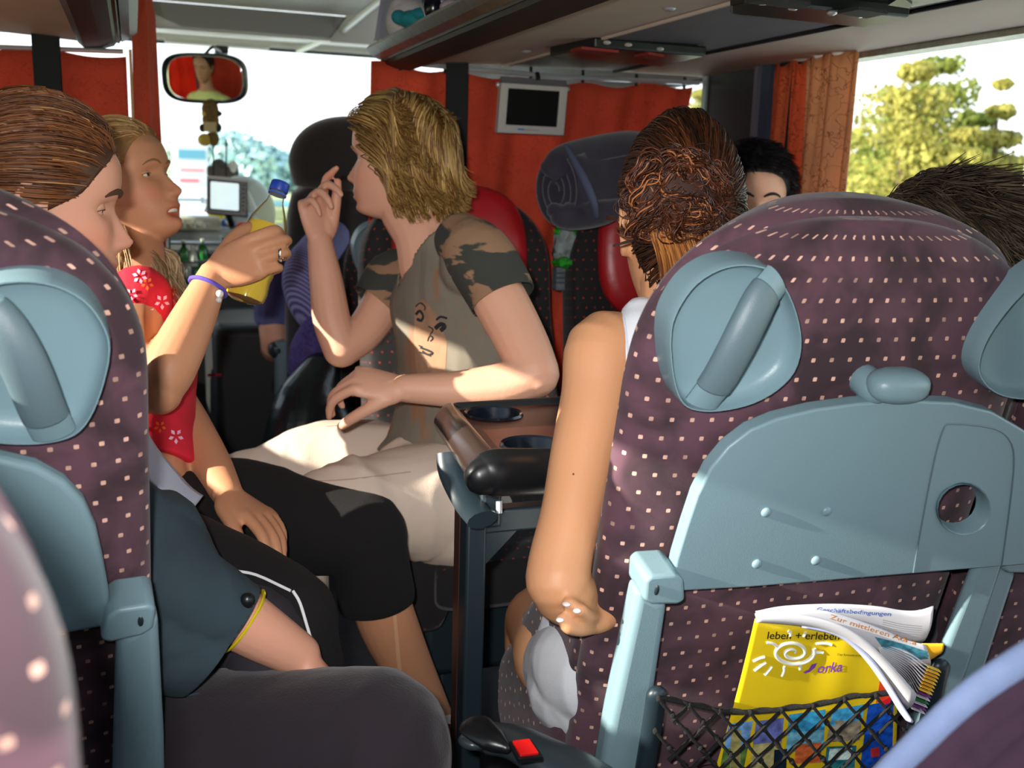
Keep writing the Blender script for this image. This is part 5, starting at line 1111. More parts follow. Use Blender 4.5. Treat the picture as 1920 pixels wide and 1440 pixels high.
    s1 = fuse('sleeve', [limb([U(868, 452, 1.83), sN+(0, 0, .004), U(928, 530, 1.79), U(950, 578, 1.775)], [.052, .061, .060, .058], seg=24)], mc, e, voxel=.0045, smooth=3, label='dark camouflage sleeve with tan smears')
    wrinkle(s1, .003, 20, 5)
    a = nz(U(950, 578, 1.775)-U(928, 530, 1.79)); o_ = U(946, 558, 1.775); cutplane(s1, o_, a, lambda C: np.ones(len(C), bool)); so = s1.modifiers.new('t', 'SOLIDIFY'); so.thickness = .0025
    s2 = fuse('sleeve', [limb([sF+(U(800, 520, 2.0)-sF)*.4, sF, U(716, 560, 2.04), U(700, 590, 2.03)], [.050, .058, .058, .056], seg=24)], mc, e, voxel=.0045, smooth=3, label='dark camouflage sleeve with tan hem')
    a2 = nz(U(700, 590, 2.03)-U(716, 560, 2.04)+RH*-.01); o2 = U(708, 572, 2.03); cutplane(s2, o2, a2, lambda C: np.ones(len(C), bool)); so = s2.modifiers.new('t', 'SOLIDIFY'); so.thickness = .0025
    # the face drawn on the shirt
    T_ = bvh(sh); ink = mat('print_ink', S(34, 32, 34), .9); tan = mat('print_tan', S(158, 122, 94), .9, noise=(20, .15))
    patch('print_patch', sh, sh, [(778, 572), (792, 560), (815, 585), (838, 640), (835, 700), (815, 742), (792, 730), (780, 690), (776, 630)], tan, T_, .0006, label='tan patch of the face print')
    for pts, r in (([(779, 575), (788, 568), (797, 575), (796, 582)], .0013), ([(780, 590), (787, 583), (794, 592), (790, 601), (782, 598)], .0028), ([(818, 600), (826, 594), (838, 597)], .0020), ([(816, 616), (826, 608), (834, 612), (826, 620)], .0040),
                   ([(803, 612), (812, 618), (806, 628)], .0012), ([(807, 640), (812, 634), (806, 630), (802, 640)], .0016), ([(785, 648), (792, 650)], .0012), ([(788, 652), (800, 656), (812, 662), (802, 665), (792, 658)], .0020), ([(786, 660), (798, 664), (808, 668)], .0012)):
        stroke('print_line', sh, sh, pts, r, ink, T_, k=3, off=.0016)
    # trousers
    mt = mat('trousers_beige', S(216, 196, 178), .85, noise=(8, .04), bump=(400, .2))
    tk = fuse('trousers', [ellipsoid(U(812, 915, 1.97), (.135, .125, .115)), ellipsoid(U(840, 960, 1.93), (.12, .12, .10)),
        limb([U(800, 905, 2.05), U(700, 878, 2.05), U(580, 880, 2.03), U(462, 905, 2.0)], [.105, .093, .078, .062], seg=24), limb([U(462, 905, 2.0), U(455, 1000, 2.0), U(462, 1150, 2.02)], [.060, .052, .047]),
        limb([U(820, 935, 1.9), U(740, 945, 1.84), U(620, 965, 1.76), U(560, 985, 1.72)], [.110, .098, .082, .066], seg=24), limb([U(560, 985, 1.72), U(556, 1100, 1.74), U(560, 1260, 1.78)], [.062, .054, .048])], mt, e, voxel=.0075, smooth=3)
    wrinkle(tk, .013, 12, 8, dirs=[nz(RH+ZZ*.4), nz(RH*.8-ZZ*.5), nz(FH+ZZ*.3)])
    for pts in ([(612, 800), (690, 792), (748, 788)], [(500, 905), (640, 900), (770, 885)]): stroke('seam', tk, tk, pts, .0014, mat('seam_beige', S(176, 150, 134), .9), k=6)
    sm = mat('shoe_grey', S(96, 96, 100), .7)
    for px, py, d in ((462, 1185, 2.02), (560, 1300, 1.78)):
        c = U(px, py, d); c[2] = .055; s_ = MO('shoe', join(limb([c+np.array([.05, .0, .0]), c+np.array([-.06, .0, .0]), c+np.array([-.16, -.0, -.012])], [(.045, .040), (.045, .038), (.038, .025)], k=4, seg=16)), sm, e, 'world')
        MO('sole', box(c+np.array([-.06, 0, -.045]), (.27, .09, .02)), mat('sole_white', S(190, 190, 186), .7), s_, 'world', bevel=.008)
        b2 = limb([U(px, py-40, d), c+np.array([0, 0, .0])], [.042, .036]); MO('sock', b2, mat('sock', S(200, 200, 200), .9), e, 'world')
    # hair: wavy bob, darker near the skin, curling outwards at the ends
    rg = np.random.default_rng(5)
    hl = lambda a: np.interp(abs(a), [0, .5, .95, 1.25, 1.55, 2.1, 3.15], [.070, .062, .042, .0, -.03, -.062, -.070])
    MO('scalp', h.cap(lambda a: hl(a)+.004, .005), mat('scalp_brown', S(92, 66, 36), .8, noise=(60, .3)), e, 'world', sharp=0, label='hair close to the scalp')
    n_ = 4700; P_ = roots(h, n_, hl, rg); ph = P_[:, 3]; z0 = P_[:, 2]; lay = rg.uniform(0, 1, n_)
    part = np.array([0, -.02, .118])
    def df(p, t, Rr, lay):
        q = p-EC; s_ = np.sign(Rr[:, 0]+1e-6); one = np.ones(len(p))
        fall = np.stack([s_*.12, -.22*one, -one], 1)
        side = np.stack([s_*1.0, -.35*one, np.clip((p[:, 2]-.08)*-6, -1, .1)], 1)
        w_ = np.clip((p[:, 2]-.06)/.05, 0, 1)[:, None]; d = side*w_+fall*(1-w_)
        fr = np.clip((p[:, 1]+.012)/.04, 0, 1)[:, None]; d = d+fr*np.array([0, -1.5, 0])       # hair at the temple is combed back
        a = .05+.15*t; wv = np.sin(t*9+np.round(Rr[:, 3]*4)*1.7); d = d+np.stack([s_*wv*a, np.sin(t*8+np.round(Rr[:, 3]*3)*2.1)*a, 0*wv], 1)
        lq = np.linalg.norm(q/(ER+.021), axis=1)[:, None]; d = d-nz2(q)*np.clip(lq-1.03, 0, 1)*(5 if t < .66 else 1.2)*np.array([1, 1, .3])
        if t > .66: k = (t-.66)/.34; d = d+1.25*k*np.stack([s_*(.8+.5*lay), np.where(q[:, 1] < 0, -.9, .5), 1.5*k*one-.35], 1)
        return d
    Ln = np.interp(z0, [-.07, .0, .11], [.055, .115, .205])*rg.uniform(.88, 1.06, n_)
    G = grow(P_, df, 17, Ln, rg, out=np.array([.022, .024, .014]), stiff=.62, jit=.05, layer=lay); G = clump(G, rg, 300, .70)
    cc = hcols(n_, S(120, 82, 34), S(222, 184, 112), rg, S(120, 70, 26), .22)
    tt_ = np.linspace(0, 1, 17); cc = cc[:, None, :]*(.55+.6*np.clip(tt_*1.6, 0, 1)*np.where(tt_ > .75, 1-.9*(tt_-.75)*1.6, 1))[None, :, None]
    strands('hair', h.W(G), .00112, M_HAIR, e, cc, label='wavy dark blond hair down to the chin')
    return e
boy()
# ------------------------------------------------------------------ the blonde girl holding the bottle
SK_G2 = skinmat('skin_tan', S(200, 142, 106)); SK_G1 = skinmat('skin_rosy', S(220, 160, 134)); SK_W = skinmat('skin_golden', S(210, 152, 110))
M_TEETH = mat('teeth', S(232, 228, 215), .2); M_MOUTH = mat('mouth_inside', S(70, 22, 20), .5)
BOT0, BOT1 = U(456, 566, 1.600), U(527, 342, 1.63)
def girl2():
    e = empty('person', (.02, 1.75, 0), 'laughing blonde girl in red flowered top and black capri trousers, holding a drink bottle', 'person')
    f2 = RH*math.cos(R(9))-FH*math.sin(R(9))+ZZ*math.tan(R(17)); h = Head(U(237, 345, 1.75), f2, sc=.91, mouth=.011, roll=R(-2))
    sN, sF = U(262, 560, 1.57), U(262, 545, 1.86); cd_ = nz(np.array([.90, -.42, 0])); lat = nz(sN-sF)
    cd_ = nz(np.cross(lat, ZZ)); cd_ = cd_ if cd_@RH > 0 else -cd_
    sp_ = [U(262, 985, 1.60), U(262, 900, 1.62), U(268, 800, 1.65), U(272, 690, 1.68), U(266, 600, 1.70), U(258, 545, 1.71), U(256, 515, 1.715)]
    tr_ = np.array([(.135, .10), (.118, .09), (.105, .078), (.122, .082), (.130, .076), (.090, .055), (.045, .043)])
    P = [h.part(), *h.ear(1)]
    P.append(limb([h.W((0, -.025, -.03)), h.W((0, -.012, -.10)), U(262, 500, 1.72), U(262, 545, 1.71)], [.042, .042, .044, .055]))
    P.append(torso(sp_, tr_-.007, cd_))
    el = U(296, 733, 1.48); wr = U(400, 518, 1.55)
    P.append(limb([sN, U(256, 620, 1.53), U(266, 690, 1.50), el], [.040, .040, .038, .036]))
    P.append(limb([el, U(318, 690, 1.485), U(352, 620, 1.51), wr], [.034, .0385, .035, .0235], seg=18))
    ba = nz(BOT1-BOT0); kd = nz(U(492, 472, 1.53)-wr); 
    hp, hi = hand(wr, kd, CF, ba, .90, curl=((.55, .95, .7), (.6, 1.0, .75), (.65, 1.0, .8), (.75, 1.05, .8)), spread=.03, thumb=(.55, .75, .65), tb=(.45, .35), fr=1.06)
    P += hp
    el2 = U(318, 735, 1.76); wr2 = U(428, 928, 1.56)
    P.append(limb([sF, U(285, 640, 1.83), el2, U(350, 800, 1.70), U(392, 868, 1.63), wr2], [.040, .039, .0375, .040, .034, .0235], seg=18))
    hp, _ = hand(wr2, nz(U(520, 990, 1.50)-wr2), -ZZ-.25*FH, nz(RH*.5+ZZ*.9-FH*.8), .92, curl=((.25, .45, .25), (.3, .5, .3), (.35, .55, .3), (.4, .6, .3)), spread=.03, thumb=(.95, .1, .35), tb=(.2, .1), fr=1.05)
    P += hp
    b = fuse('body', P, SK_G2, e, voxel=.0035, smooth=2); body_tint(b, h, lips=(1.05, .60, .60))
    h.eyes(b, IR_BR, which=(-1, 1), skin=SK_G2, brow=S(150, 108, 70), browr=.0016)
    for q, nm, z_, a in ((1, 'upper_teeth', -.0705, 1.02), (-1, 'lower_teeth', -.0850, .92)):
        X = np.linspace(-.019, .019, 9); pts = [(x, .0805*(1-(x/.06)**2)*a-.002, z_) for x in X]
        MO(nm, tube(h.W(pts), [(.0024, .0046)]*9, 10, up=h.u), M_TEETH, b, 'world')
    # legs: bare shins below the black trousers
    k2 = U(684, 1005, 1.68)
    L_ = [limb([U(700, 1085, 1.69), U(728, 1170, 1.73), U(768, 1255, 1.79), U(822, 1352, 1.88)], [.049, .050, .043, .030], seg=20)]
    L_.append(ellipsoid(U(832, 1372, 1.87), (.034, .06, .035)))
    lg = fuse('lower_leg', L_, SK_G2, e, voxel=.004, smooth=2); body_tint(lg)
    TL = bvh(lg); stroke('tan_line', lg, lg, [(737, 1130), (741, 1180), (749, 1260)], .0040, mat('light_line', S(214, 164, 124), .5), TL, off=.0004, flat=.12, label='paler vertical line on the shin')
    # red flowered top
    mr = mat('top_red', S(214, 28, 52), .85, noise=(14, .12), bump=(500, .2))
    tp = fuse('top', [torso([U(262, 880, 1.625), *sp_[2:6], U(258, 530, 1.713)], np.vstack([[.118, .09], tr_[2:6], [.066, .055]])+.003, cd_),
                      limb([sF+(sp_[5]-sF)*.3, sF, U(282, 600, 1.85)], [.046, .052, .048]), limb([sN+(sp_[5]-sN)*.3, sN, U(256, 600, 1.55)], [.044, .050, .047])], mr, e, voxel=.0042, smooth=3, label='red top with pale and orange flowers')
    wrinkle(tp, .0035, 17, 4, dirs=[ZZ, ZZ+RH*.6])
    nk = U(262, 530, 1.712)
    cutf(tp, lambda C: (np.hypot((C-nk)@cd_, (C-nk)@lat) < .052+np.clip(C[:, 2]-nk[2]+.02, 0, 1)) & (C[:, 2] > nk[2]-.03))
    so = tp.modifiers.new('t', 'SOLIDIFY'); so.thickness = .002
    TT = bvh(tp); fw_ = mat('flower_pale', S(244, 190, 214), .9); fo = mat('flower_orange', S(240, 120, 40), .9)
    def petal(cx, cy, n, r, m_, nm):
        for i in range(n):
            a = 2*math.pi*i/n+.3; c_, s_ = math.cos(a), math.sin(a)
            pts = [(cx+c_*r*.25, cy+s_*r*.25), (cx+c_*r*.65-s_*r*.24, cy+s_*r*.65+c_*r*.24), (cx+c_*r, cy+s_*r), (cx+c_*r*.65+s_*r*.24, cy+s_*r*.65-c_*r*.24)]
            patch(nm, tp, tp, pts, m_, TT, .0028, step=12)
    petal(278, 592, 5, 17, fw_, 'flower_petal'); petal(304, 566, 5, 15, fw_, 'flower_petal'); petal(246, 552, 5, 13, fw_, 'flower_petal'); petal(330, 818, 5, 15, fw_, 'flower_petal'); petal(300, 800, 5, 12, fo, 'flower_petal'); petal(262, 518, 6, 15, fw_, 'flower_petal'); petal(276, 532, 5, 13, fo, 'flower_petal'); petal(262, 790, 5, 15, fw_, 'flower_petal'); petal(318, 500, 5, 13, fw_, 'flower_petal'); petal(300, 640, 5, 12, fo, 'flower_petal'); petal(325, 545, 5, 10, fo, 'flower_petal')
    # black capri trousers
    mk = mat('trousers_black', S(13, 10, 12), .95, bump=(300, .3))
    tk = fuse('trousers', [ellipsoid(U(280, 990, 1.60), (.135, .14, .10)), limb([U(330, 955, 1.73), U(440, 955, 1.72), U(560, 982, 1.70), k2], [.095, .085, .076, .068], seg=24),
        limb([k2, U(698, 1060, 1.685), U(708, 1118, 1.70)], [.066, .060, .062], seg=24),
        limb([U(320, 1090, 1.46), U(430, 1120, 1.42), U(530, 1165, 1.37)], [.100, .088, .074], seg=24), limb([U(530, 1165, 1.37), U(552, 1230, 1.38), U(575, 1330, 1.42)], [.070, .062, .058], seg=24)], mk, e, voxel=.006, smooth=4)
    wrinkle(tk, .006, 12, 2)
    ah = nz(U(716, 1150, 1.71)-U(700, 1060, 1.685)); oh = U(706, 1118, 1.70)+ah*.012; cutplane(tk, oh, ah, lambda C: ((C-oh)@RH > -.12) & (np.linalg.norm(C-oh, axis=1) < .16)); so = tk.modifiers.new('t', 'SOLIDIFY'); so.thickness = .002
    TK = bvh(tk); pm = mat('piping_white', S(232, 232, 232), .8)
    stroke('piping', tk, tk, [(349, 1034), (392, 1046), (432, 1068), (480, 1078), (545, 1108)], .0021, pm, TK, off=.0012, flat=.6, label='thin white piping along the thigh')
    stroke('piping', tk, tk, [(549, 1108), (562, 1130), (575, 1172), (590, 1222)], .0021, pm, TK, off=.0012, flat=.6, label='thin white piping along the thigh')
    MO('calf', limb([U(575, 1300, 1.41), U(590, 1420, 1.46), (U(600, 1500, 1.5))], [.048, .044, .034]), SK_G2, e, 'world')
    # foot: white sock edge and red canvas shoe
    rs = mat('shoe_red', S(196, 16, 44), .6, bump=(400, .3)); ws = mat('shoe_white', S(214, 208, 198), .6)
    an = U(826, 1368, 1.87)
    s_ = MO('shoe', join(limb([U(838, 1375, 1.88), U(822, 1412, 1.83), U(800, 1452, 1.78), U(780, 1480, 1.74)], [(.040, .045), (.044, .042), (.044, .034), (.034, .022)], seg=22)), rs, e, 'world', label='red canvas shoe')
    MO('ankle_band', tube([U(832, 1352, 1.875), U(836, 1372, 1.865), U(834, 1388, 1.85)], [.043, .0465, .0475], 24, k=3), ws, s_, 'world', label='off-white ankle band')
    MO('stripe', tube([U(858, 1385, 1.80), U(838, 1404, 1.785), U(812, 1428, 1.75), U(800, 1440, 1.735)], [(.010, .004)]*4, 10, k=4, up=-CF), ws, s_, 'world', label='white stripe across the shoe')
    MO('sole', tube([U(862, 1440, 1.86), U(838, 1470, 1.82), U(800, 1500, 1.76)], [(.045, .010)]*3, 14, k=3, up=ZZ), ws, s_, 'world')
    # wrist cord
    ax = nz(wr-el); c = el+(wr-el)*.90; A1 = nz(np.cross(ax, CF)); A2 = nz(np.cross(ax, A1)); a = np.linspace(0, 2*math.pi, 30)
    rr = MO('wrist_cord', tube(np.array([c+A1*.0285*math.cos(t)+A2*.0285*math.sin(t) for t in a]), .0032, 8), mat('cord_violet', S(92, 76, 190), .7, bump=(900, .5)), e, 'world', label='violet wrist cord')
    MO('bead', ellipsoid(U(412, 551, 1.520), (.006, .006, .006), nu=12, nv=8), mat('bead_pearl', S(225, 222, 214), .3), rr, 'world'); MO('bead', ellipsoid(U(410, 562, 1.522), (.005, .005, .005), nu=12, nv=8), mat('bead_pearl2', S(205, 205, 200), .3), rr, 'world')
    MO('ring', tube([U(526, 478, 1.545)+np.array([0, 0, .009])*math.cos(t)+CF*.009*math.sin(t) for t in np.linspace(0, 2*math.pi, 16)], .0022, 6), mat('silver', S(225, 228, 232), .2, metal=1.), e, 'world')
    # hair: smooth over the head, tied back, long pale strands before the shoulders
    rg = np.random.default_rng(11); hl = lambda a: np.interp(abs(a), [0, .5, .9, 1.15, 1.45, 2.1, 3.15], [.074, .068, .052, .022, -.012, -.055, -.065])
    MO('scalp', h.cap(lambda a: hl(a)+.003, .004), mat('scalp_blond', S(150, 110, 66), .7, noise=(60, .25)), e, 'world', sharp=0, label='hair close to the scalp')
    n_ = 2400; P_ = roots(h, n_, hl, rg); tgt = np.array([0, -.105, -.045])
    def df(p, t, Rr, lay): return (tgt-p)*np.array([1, 1, 1])*8+np.array([0, -.25, .0])
    D_ = np.linalg.norm(P_[:, :3]-tgt, axis=1)
    G = grow(P_, df, 11, D_*1.25, rg, out=.007, stiff=.55, jit=.04); tt_ = np.linspace(0, 1, 14)
    cc = hcols(n_, S(136, 94, 52), S(220, 180, 120), rg)
    strands('hair', h.W(G), .0008, M_HAIR, e, cc, label='dark blond hair drawn back from the face')
    def lockset(nm, guides, n, sp, c1, c2, r=.0008, seed=1, wave=.004):
        rg = np.random.default_rng(seed); K = 16; St = []
        for g in guides:
            Q, _ = interp(np.array(g), np.ones(len(g)), 6); Q = np.array([np.interp(np.linspace(0, 1, K), np.linspace(0, 1, len(Q)), Q[:, i]) for i in range(3)]).T
            off = rg.normal(size=(n, 1, 3))*sp; tp_ = np.linspace(.4, 1.1, K)[None, :, None]; ph = rg.uniform(0, 6, (n, 1)); w_ = np.sin(np.linspace(0, 7, K)[None]+ph)*wave
            St.append(Q[None]+off*tp_+w_[..., None]*RH+rg.normal(size=(n, 1, 3))*.002)
        St = np.concatenate(St); strands(nm, St, r, M_HAIR, e, hcols(len(St), c1, c2, rg), label='long pale blond strands hanging down')
    lockset('hair_lock', [[U(222, 420, 1.73), U(232, 470, 1.64), U(236, 540, 1.60), U(242, 600, 1.57)], [U(216, 430, 1.74), U(226, 480, 1.64), U(234, 560, 1.60), U(248, 640, 1.56)]], 170, .0065, S(160, 124, 84), S(232, 206, 164), seed=3)
    lockset('hair_lock', [[h.W((.035, -.05, -.10)), U(288, 486, 1.70), U(304, 530, 1.66), U(326, 588, 1.63)], [h.W((.03, -.05, -.10)), U(292, 498, 1.70), U(318, 545, 1.66), U(338, 580, 1.63)], [h.W((-.035, -.05, -.10)), U(318, 480, 1.78), U(328, 520, 1.77), U(334, 556, 1.75)]], 150, .0065, S(150, 116, 78), S(236, 212, 172), seed=4)
    return e
girl2()
# drink bottle in her hand
def bottle():
    e = empty('drink_bottle', BOT0, 'clear plastic bottle of yellow drink with blue cap, held by the blonde girl', 'bottle')
    ax = nz(BOT1-BOT0); A1 = nz(np.cross(ax, CF)); A2 = np.cross(ax, A1); L = np.linalg.norm(BOT1-BOT0); a = np.linspace(0, 2*math.pi, 40, endpoint=False)
    pr = [(.0, .002), (.002, .022), (.006, .031), (.02, .033), (.04, .031), (.05, .033), (.085, .033), (.12, .0325), (.135, .030), (.155, .021), (.168, .014), (.176, .0125), (.19, .0125)]
    k = (L-.012)/.19; lobe = lambda t, z: 1-.09*np.clip((.03-z)/.03, 0, 1)*(.5+.5*np.cos(5*t))
    def lo(pr, s_=1.0): return loft(np.array([[BOT0+ax*z*k+(A1*math.cos(t)+A2*math.sin(t))*r*s_*lobe(t, z) for t in a] for z, r in pr]))
    gm = glassmat('pet_clear', (.86, .89, .84), .1); gm.node_tree.nodes['Fresnel'].inputs[0].default_value = 1.16; gm.node_tree.nodes['Glossy BSDF'].inputs['Roughness'].default_value = .12
    N = gm.node_tree.nodes; L_ = gm.node_tree.links; df_ = N.new('ShaderNodeBsdfDiffuse'); df_.inputs[0].default_value = (*S(232, 220, 170), 1); m2 = N.new('ShaderNodeMixShader'); m2.inputs[0].default_value = .12
    src_ = N['Material Output'].inputs[0].links[0].from_socket; L_.new(src_, m2.inputs[1]); L_.new(df_.outputs[0], m2.inputs[2]); L_.new(m2.outputs[0], N['Material Output'].inputs[0])
    MO('shell', lo(pr), gm, e, 'world')
    jm = mat('drink_yellow', S(255, 208, 6), .12, trans=0., sss=0., coat=.6, emit=None); MO('drink', lo([(z, r) for z, r in pr if z <= .121]+[(.128, .030), (.1285, .001)], .965), jm, e, 'world', label='yellow orange drink')
    c = BOT0+ax*(L-.016); MO('cap', tube([c, c+ax*.002, c+ax*.014, c+ax*.016], [.0145, .0152, .0150, .0135], 28), mat('cap_blue', S(26, 66, 170), .4), e, 'world', sharp=30)
    MO('cap_ring', tube([c-ax*.006, c-ax*.003], .0148, 24), mat('cap_ring', S(60, 100, 190), .4), e, 'world')
bottle()
# white cloth on her lap
def cloth():
    m_ = mat('cloth_white_blue', S(206, 214, 234), .9, noise=(10, .05), bump=(300, .2))
    pr = [U(262, 806, 1.42), U(300, 830, 1.42), U(338, 880, 1.42), U(372, 930, 1.42)]; rings = []
    for k in range(14):
        t = k/13; c0 = U(272+110*t, 800+128*t+16*math.sin(t*3.1), 1.46); c1 = U(262+100*t, 880+90*t, 1.36)
        rings.append([c0*(1-v)+c1*v-CF*(.022*math.sin(v*math.pi)+.004*math.sin(9*t+6*v)) for v in np.linspace(0, 1, 14)])
    o = MO('white_cloth', loft(np.array(rings), caps=False, closed=False), m_, None, label='bluish white cloth bunched in the lap of the blonde girl', cat='cloth', sharp=0); so = o.modifiers.new('t', 'SOLIDIFY'); so.thickness = .012
cloth()

# ------------------------------------------------------------------ the nearer girl in the dark teal shirt
def girl1():
    e = empty('person', (-.12, 1.15, 0), 'brown-haired girl in dark teal shirt bending forward beside the left seat', 'person')
    f1 = RH*math.cos(R(24))+FH*math.sin(R(24))-ZZ*.10; h = Head(U(80, 378, 1.2), f1, sc=.98)
    P = [h.part(), *h.ear(1)]
    nb = U(60, 640, 1.26); P.append(limb([h.W((0, -.02, -.03)), h.W((0, -.02, -.10)), U(66, 560, 1.24), nb], [.048, .050, .052, .07]))
    sp_ = [U(110, 1330, 1.26), U(90, 1180, 1.27), U(60, 1000, 1.27), U(40, 820, 1.27), U(45, 700, 1.27), nb]
    tr_ = np.array([(.16, .12), (.14, .11), (.14, .105), (.15, .10), (.13, .085), (.07, .06)]); c1 = nz(RH*.9+FH*.2)
    P.append(torso(sp_, tr_-.008, c1))
    sh = U(110, 760, 1.20); el = U(290, 1060, 1.21); wr = U(560, 1228, 1.27)
    P.append(limb([sh, U(170, 930, 1.20), el], [.048, .045, .042])); P.append(limb([el, U(400, 1128, 1.22), U(480, 1180, 1.24), wr], [.044, .041, .036, .028]))
    hp, _ = hand(wr, nz(U(640, 1300, 1.30)-wr), -ZZ*.9-FH*.2, nz(RH*.6+ZZ*.6+FH*.5), .95, curl=((.25, .4, .3), (.3, .45, .3), (.35, .5, .3), (.4, .5, .3)), thumb=(.9, .15, .4), tb=(.1, .1)); P += hp
    b = fuse('body', P, SK_G1, e, voxel=.004, smooth=3); body_tint(b, h)
    h.eyes(b, IR_BR, skin=SK_G1, brow=S(84, 54, 34), browr=.0030, closed=.45)
    mt = mat('shirt_dark_teal', S(42, 58, 66), .9, noise=(10, .15), bump=(400, .25))
    t_ = fuse('shirt', [torso(sp_[:5]+[U(70, 660, 1.2)], np.vstack([tr_[:5]+.004, [.08, .07]]), c1), limb([sh+(nb-sh)*.2, sh, U(165, 925, 1.20), U(278, 1030, 1.21), U(330, 1095, 1.20), U(400, 1140, 1.21), U(470, 1185, 1.22)], [.055, .060, .062, .060, .058, .052, .046], seg=24),
                        limb([U(290, 1010, 1.23), U(340, 1180, 1.22), U(430, 1240, 1.20)], [.06, .075, .040], seg=20)], mt, e, voxel=.0045, smooth=3, label='dark teal shirt')
    wrinkle(t_, .005, 14, 6)
    aw = nz(wr-el); ow = U(446, 1160, 1.22)
    cutplane(t_, ow, aw, lambda C: (np.linalg.norm(C-ow, axis=1) < .13) & (C[:, 2] > ow[2]-.085))
    so = t_.modifiers.new('t', 'SOLIDIFY'); so.thickness = .002
    A1 = nz(np.cross(aw, CF)); A2 = nz(np.cross(aw, A1)); c = U(457, 1166, 1.237); a = np.linspace(0, 2*math.pi, 28)
    w1 = MO('wristband', tube(np.array([c+A1*.0405*math.cos(t)+A2*.0395*math.sin(t) for t in a]), [(.0018, .0050)]*28, 8), mat('band_yellow', S(226, 206, 20), .4), e, 'world', label='yellow wristband')
    MO('watch_case', ellipsoid(U(464, 1126, 1.185), (.009, .008, .010), nu=14, nv=8), M_BLACK, w1, 'world', label='small black watch case')
    # legs in plum-black trousers across the bottom, and the further knee
    mk = mat('trousers_plum', S(34, 25, 33), .92, noise=(12, .10), bump=(300, .3), sheen=.2)
    tk = fuse('trousers', [limb([U(235, 1455, 1.30), U(380, 1445, 1.27), U(560, 1435, 1.24), U(690, 1410, 1.21)], [.126, .126, .117, .102], seg=28), limb([U(697, 1405, 1.21), U(708, 1470, 1.21), U(730, 1700, 1.25)], [.093, .084, .072], seg=24)], mk, e, voxel=.0065, smooth=4)
    wrinkle(tk, .003, 16, 3)
    k2 = MO('far_knee', limb([U(280, 1210, 1.34), U(390, 1180, 1.32), U(478, 1175, 1.30), U(500, 1230, 1.3), U(510, 1400, 1.3)], [.080, .062, .052, .052, .05], seg=24), mat('trousers_charcoal', S(44, 40, 48), .92, bump=(300, .3)), e, 'world', label='far knee in charcoal trousers')
    # smooth brown hair drawn to the back
    rg = np.random.default_rng(21); hl = lambda a: np.interp(abs(a), [0, .5, .9, 1.15, 1.45, 2.1, 3.15], [.070, .064, .044, .012, -.006, -.045, -.060])
    MO('scalp', h.cap(lambda a: hl(a)+.003, .004), mat('scalp_brown2', S(74, 44, 26), .6, noise=(60, .25)), e, 'world', sharp=0, label='hair close to the scalp')
    n_ = 4000; P_ = roots(h, n_, hl, rg); tgt = np.array([0, -.125, .0])
    def df(p, t, Rr, lay): return (tgt-p)*9+np.array([0, -.3, .0])+np.stack([0*p[:, 0], 0*p[:, 0], .25*(.03-p[:, 2])*10], 1)*(t < .5)
    D_ = np.linalg.norm(P_[:, :3]-tgt, axis=1); G = grow(P_, df, 11, D_*1.25, rg, out=.010, stiff=.6, jit=.03); G = clump(G, rg, 260, .45)
    strands('hair', h.W(G), .00105, M_HAIR, e, hcols(n_, S(72, 40, 20), S(136, 82, 44), rg, S(180, 130, 84), .06), label='smooth brown hair drawn back')
    pt = [h.W((0, -.12, .0)), h.W((0, -.16, .0)), h.W((0, -.20, -.06)), h.W((0, -.21, -.16))]; Q, _ = interp(np.array(pt), np.ones(4), 5)
    St = Q[None]+rg.normal(size=(300, 1, 3))*np.interp(np.linspace(0, 1, len(Q)), [0, .3, 1], [.006, .018, .016])[None, :, None]
    strands('ponytail', St, .0008, M_HAIR, e, hcols(300, S(66, 36, 18), S(150, 92, 50), rg))
    MO('hair_tie', tube([h.W((.013*math.cos(t), -.125, .013*math.sin(t))) for t in np.linspace(0, 2*math.pi, 16)], .004, 8), M_BLK2, e, 'world')
girl1()
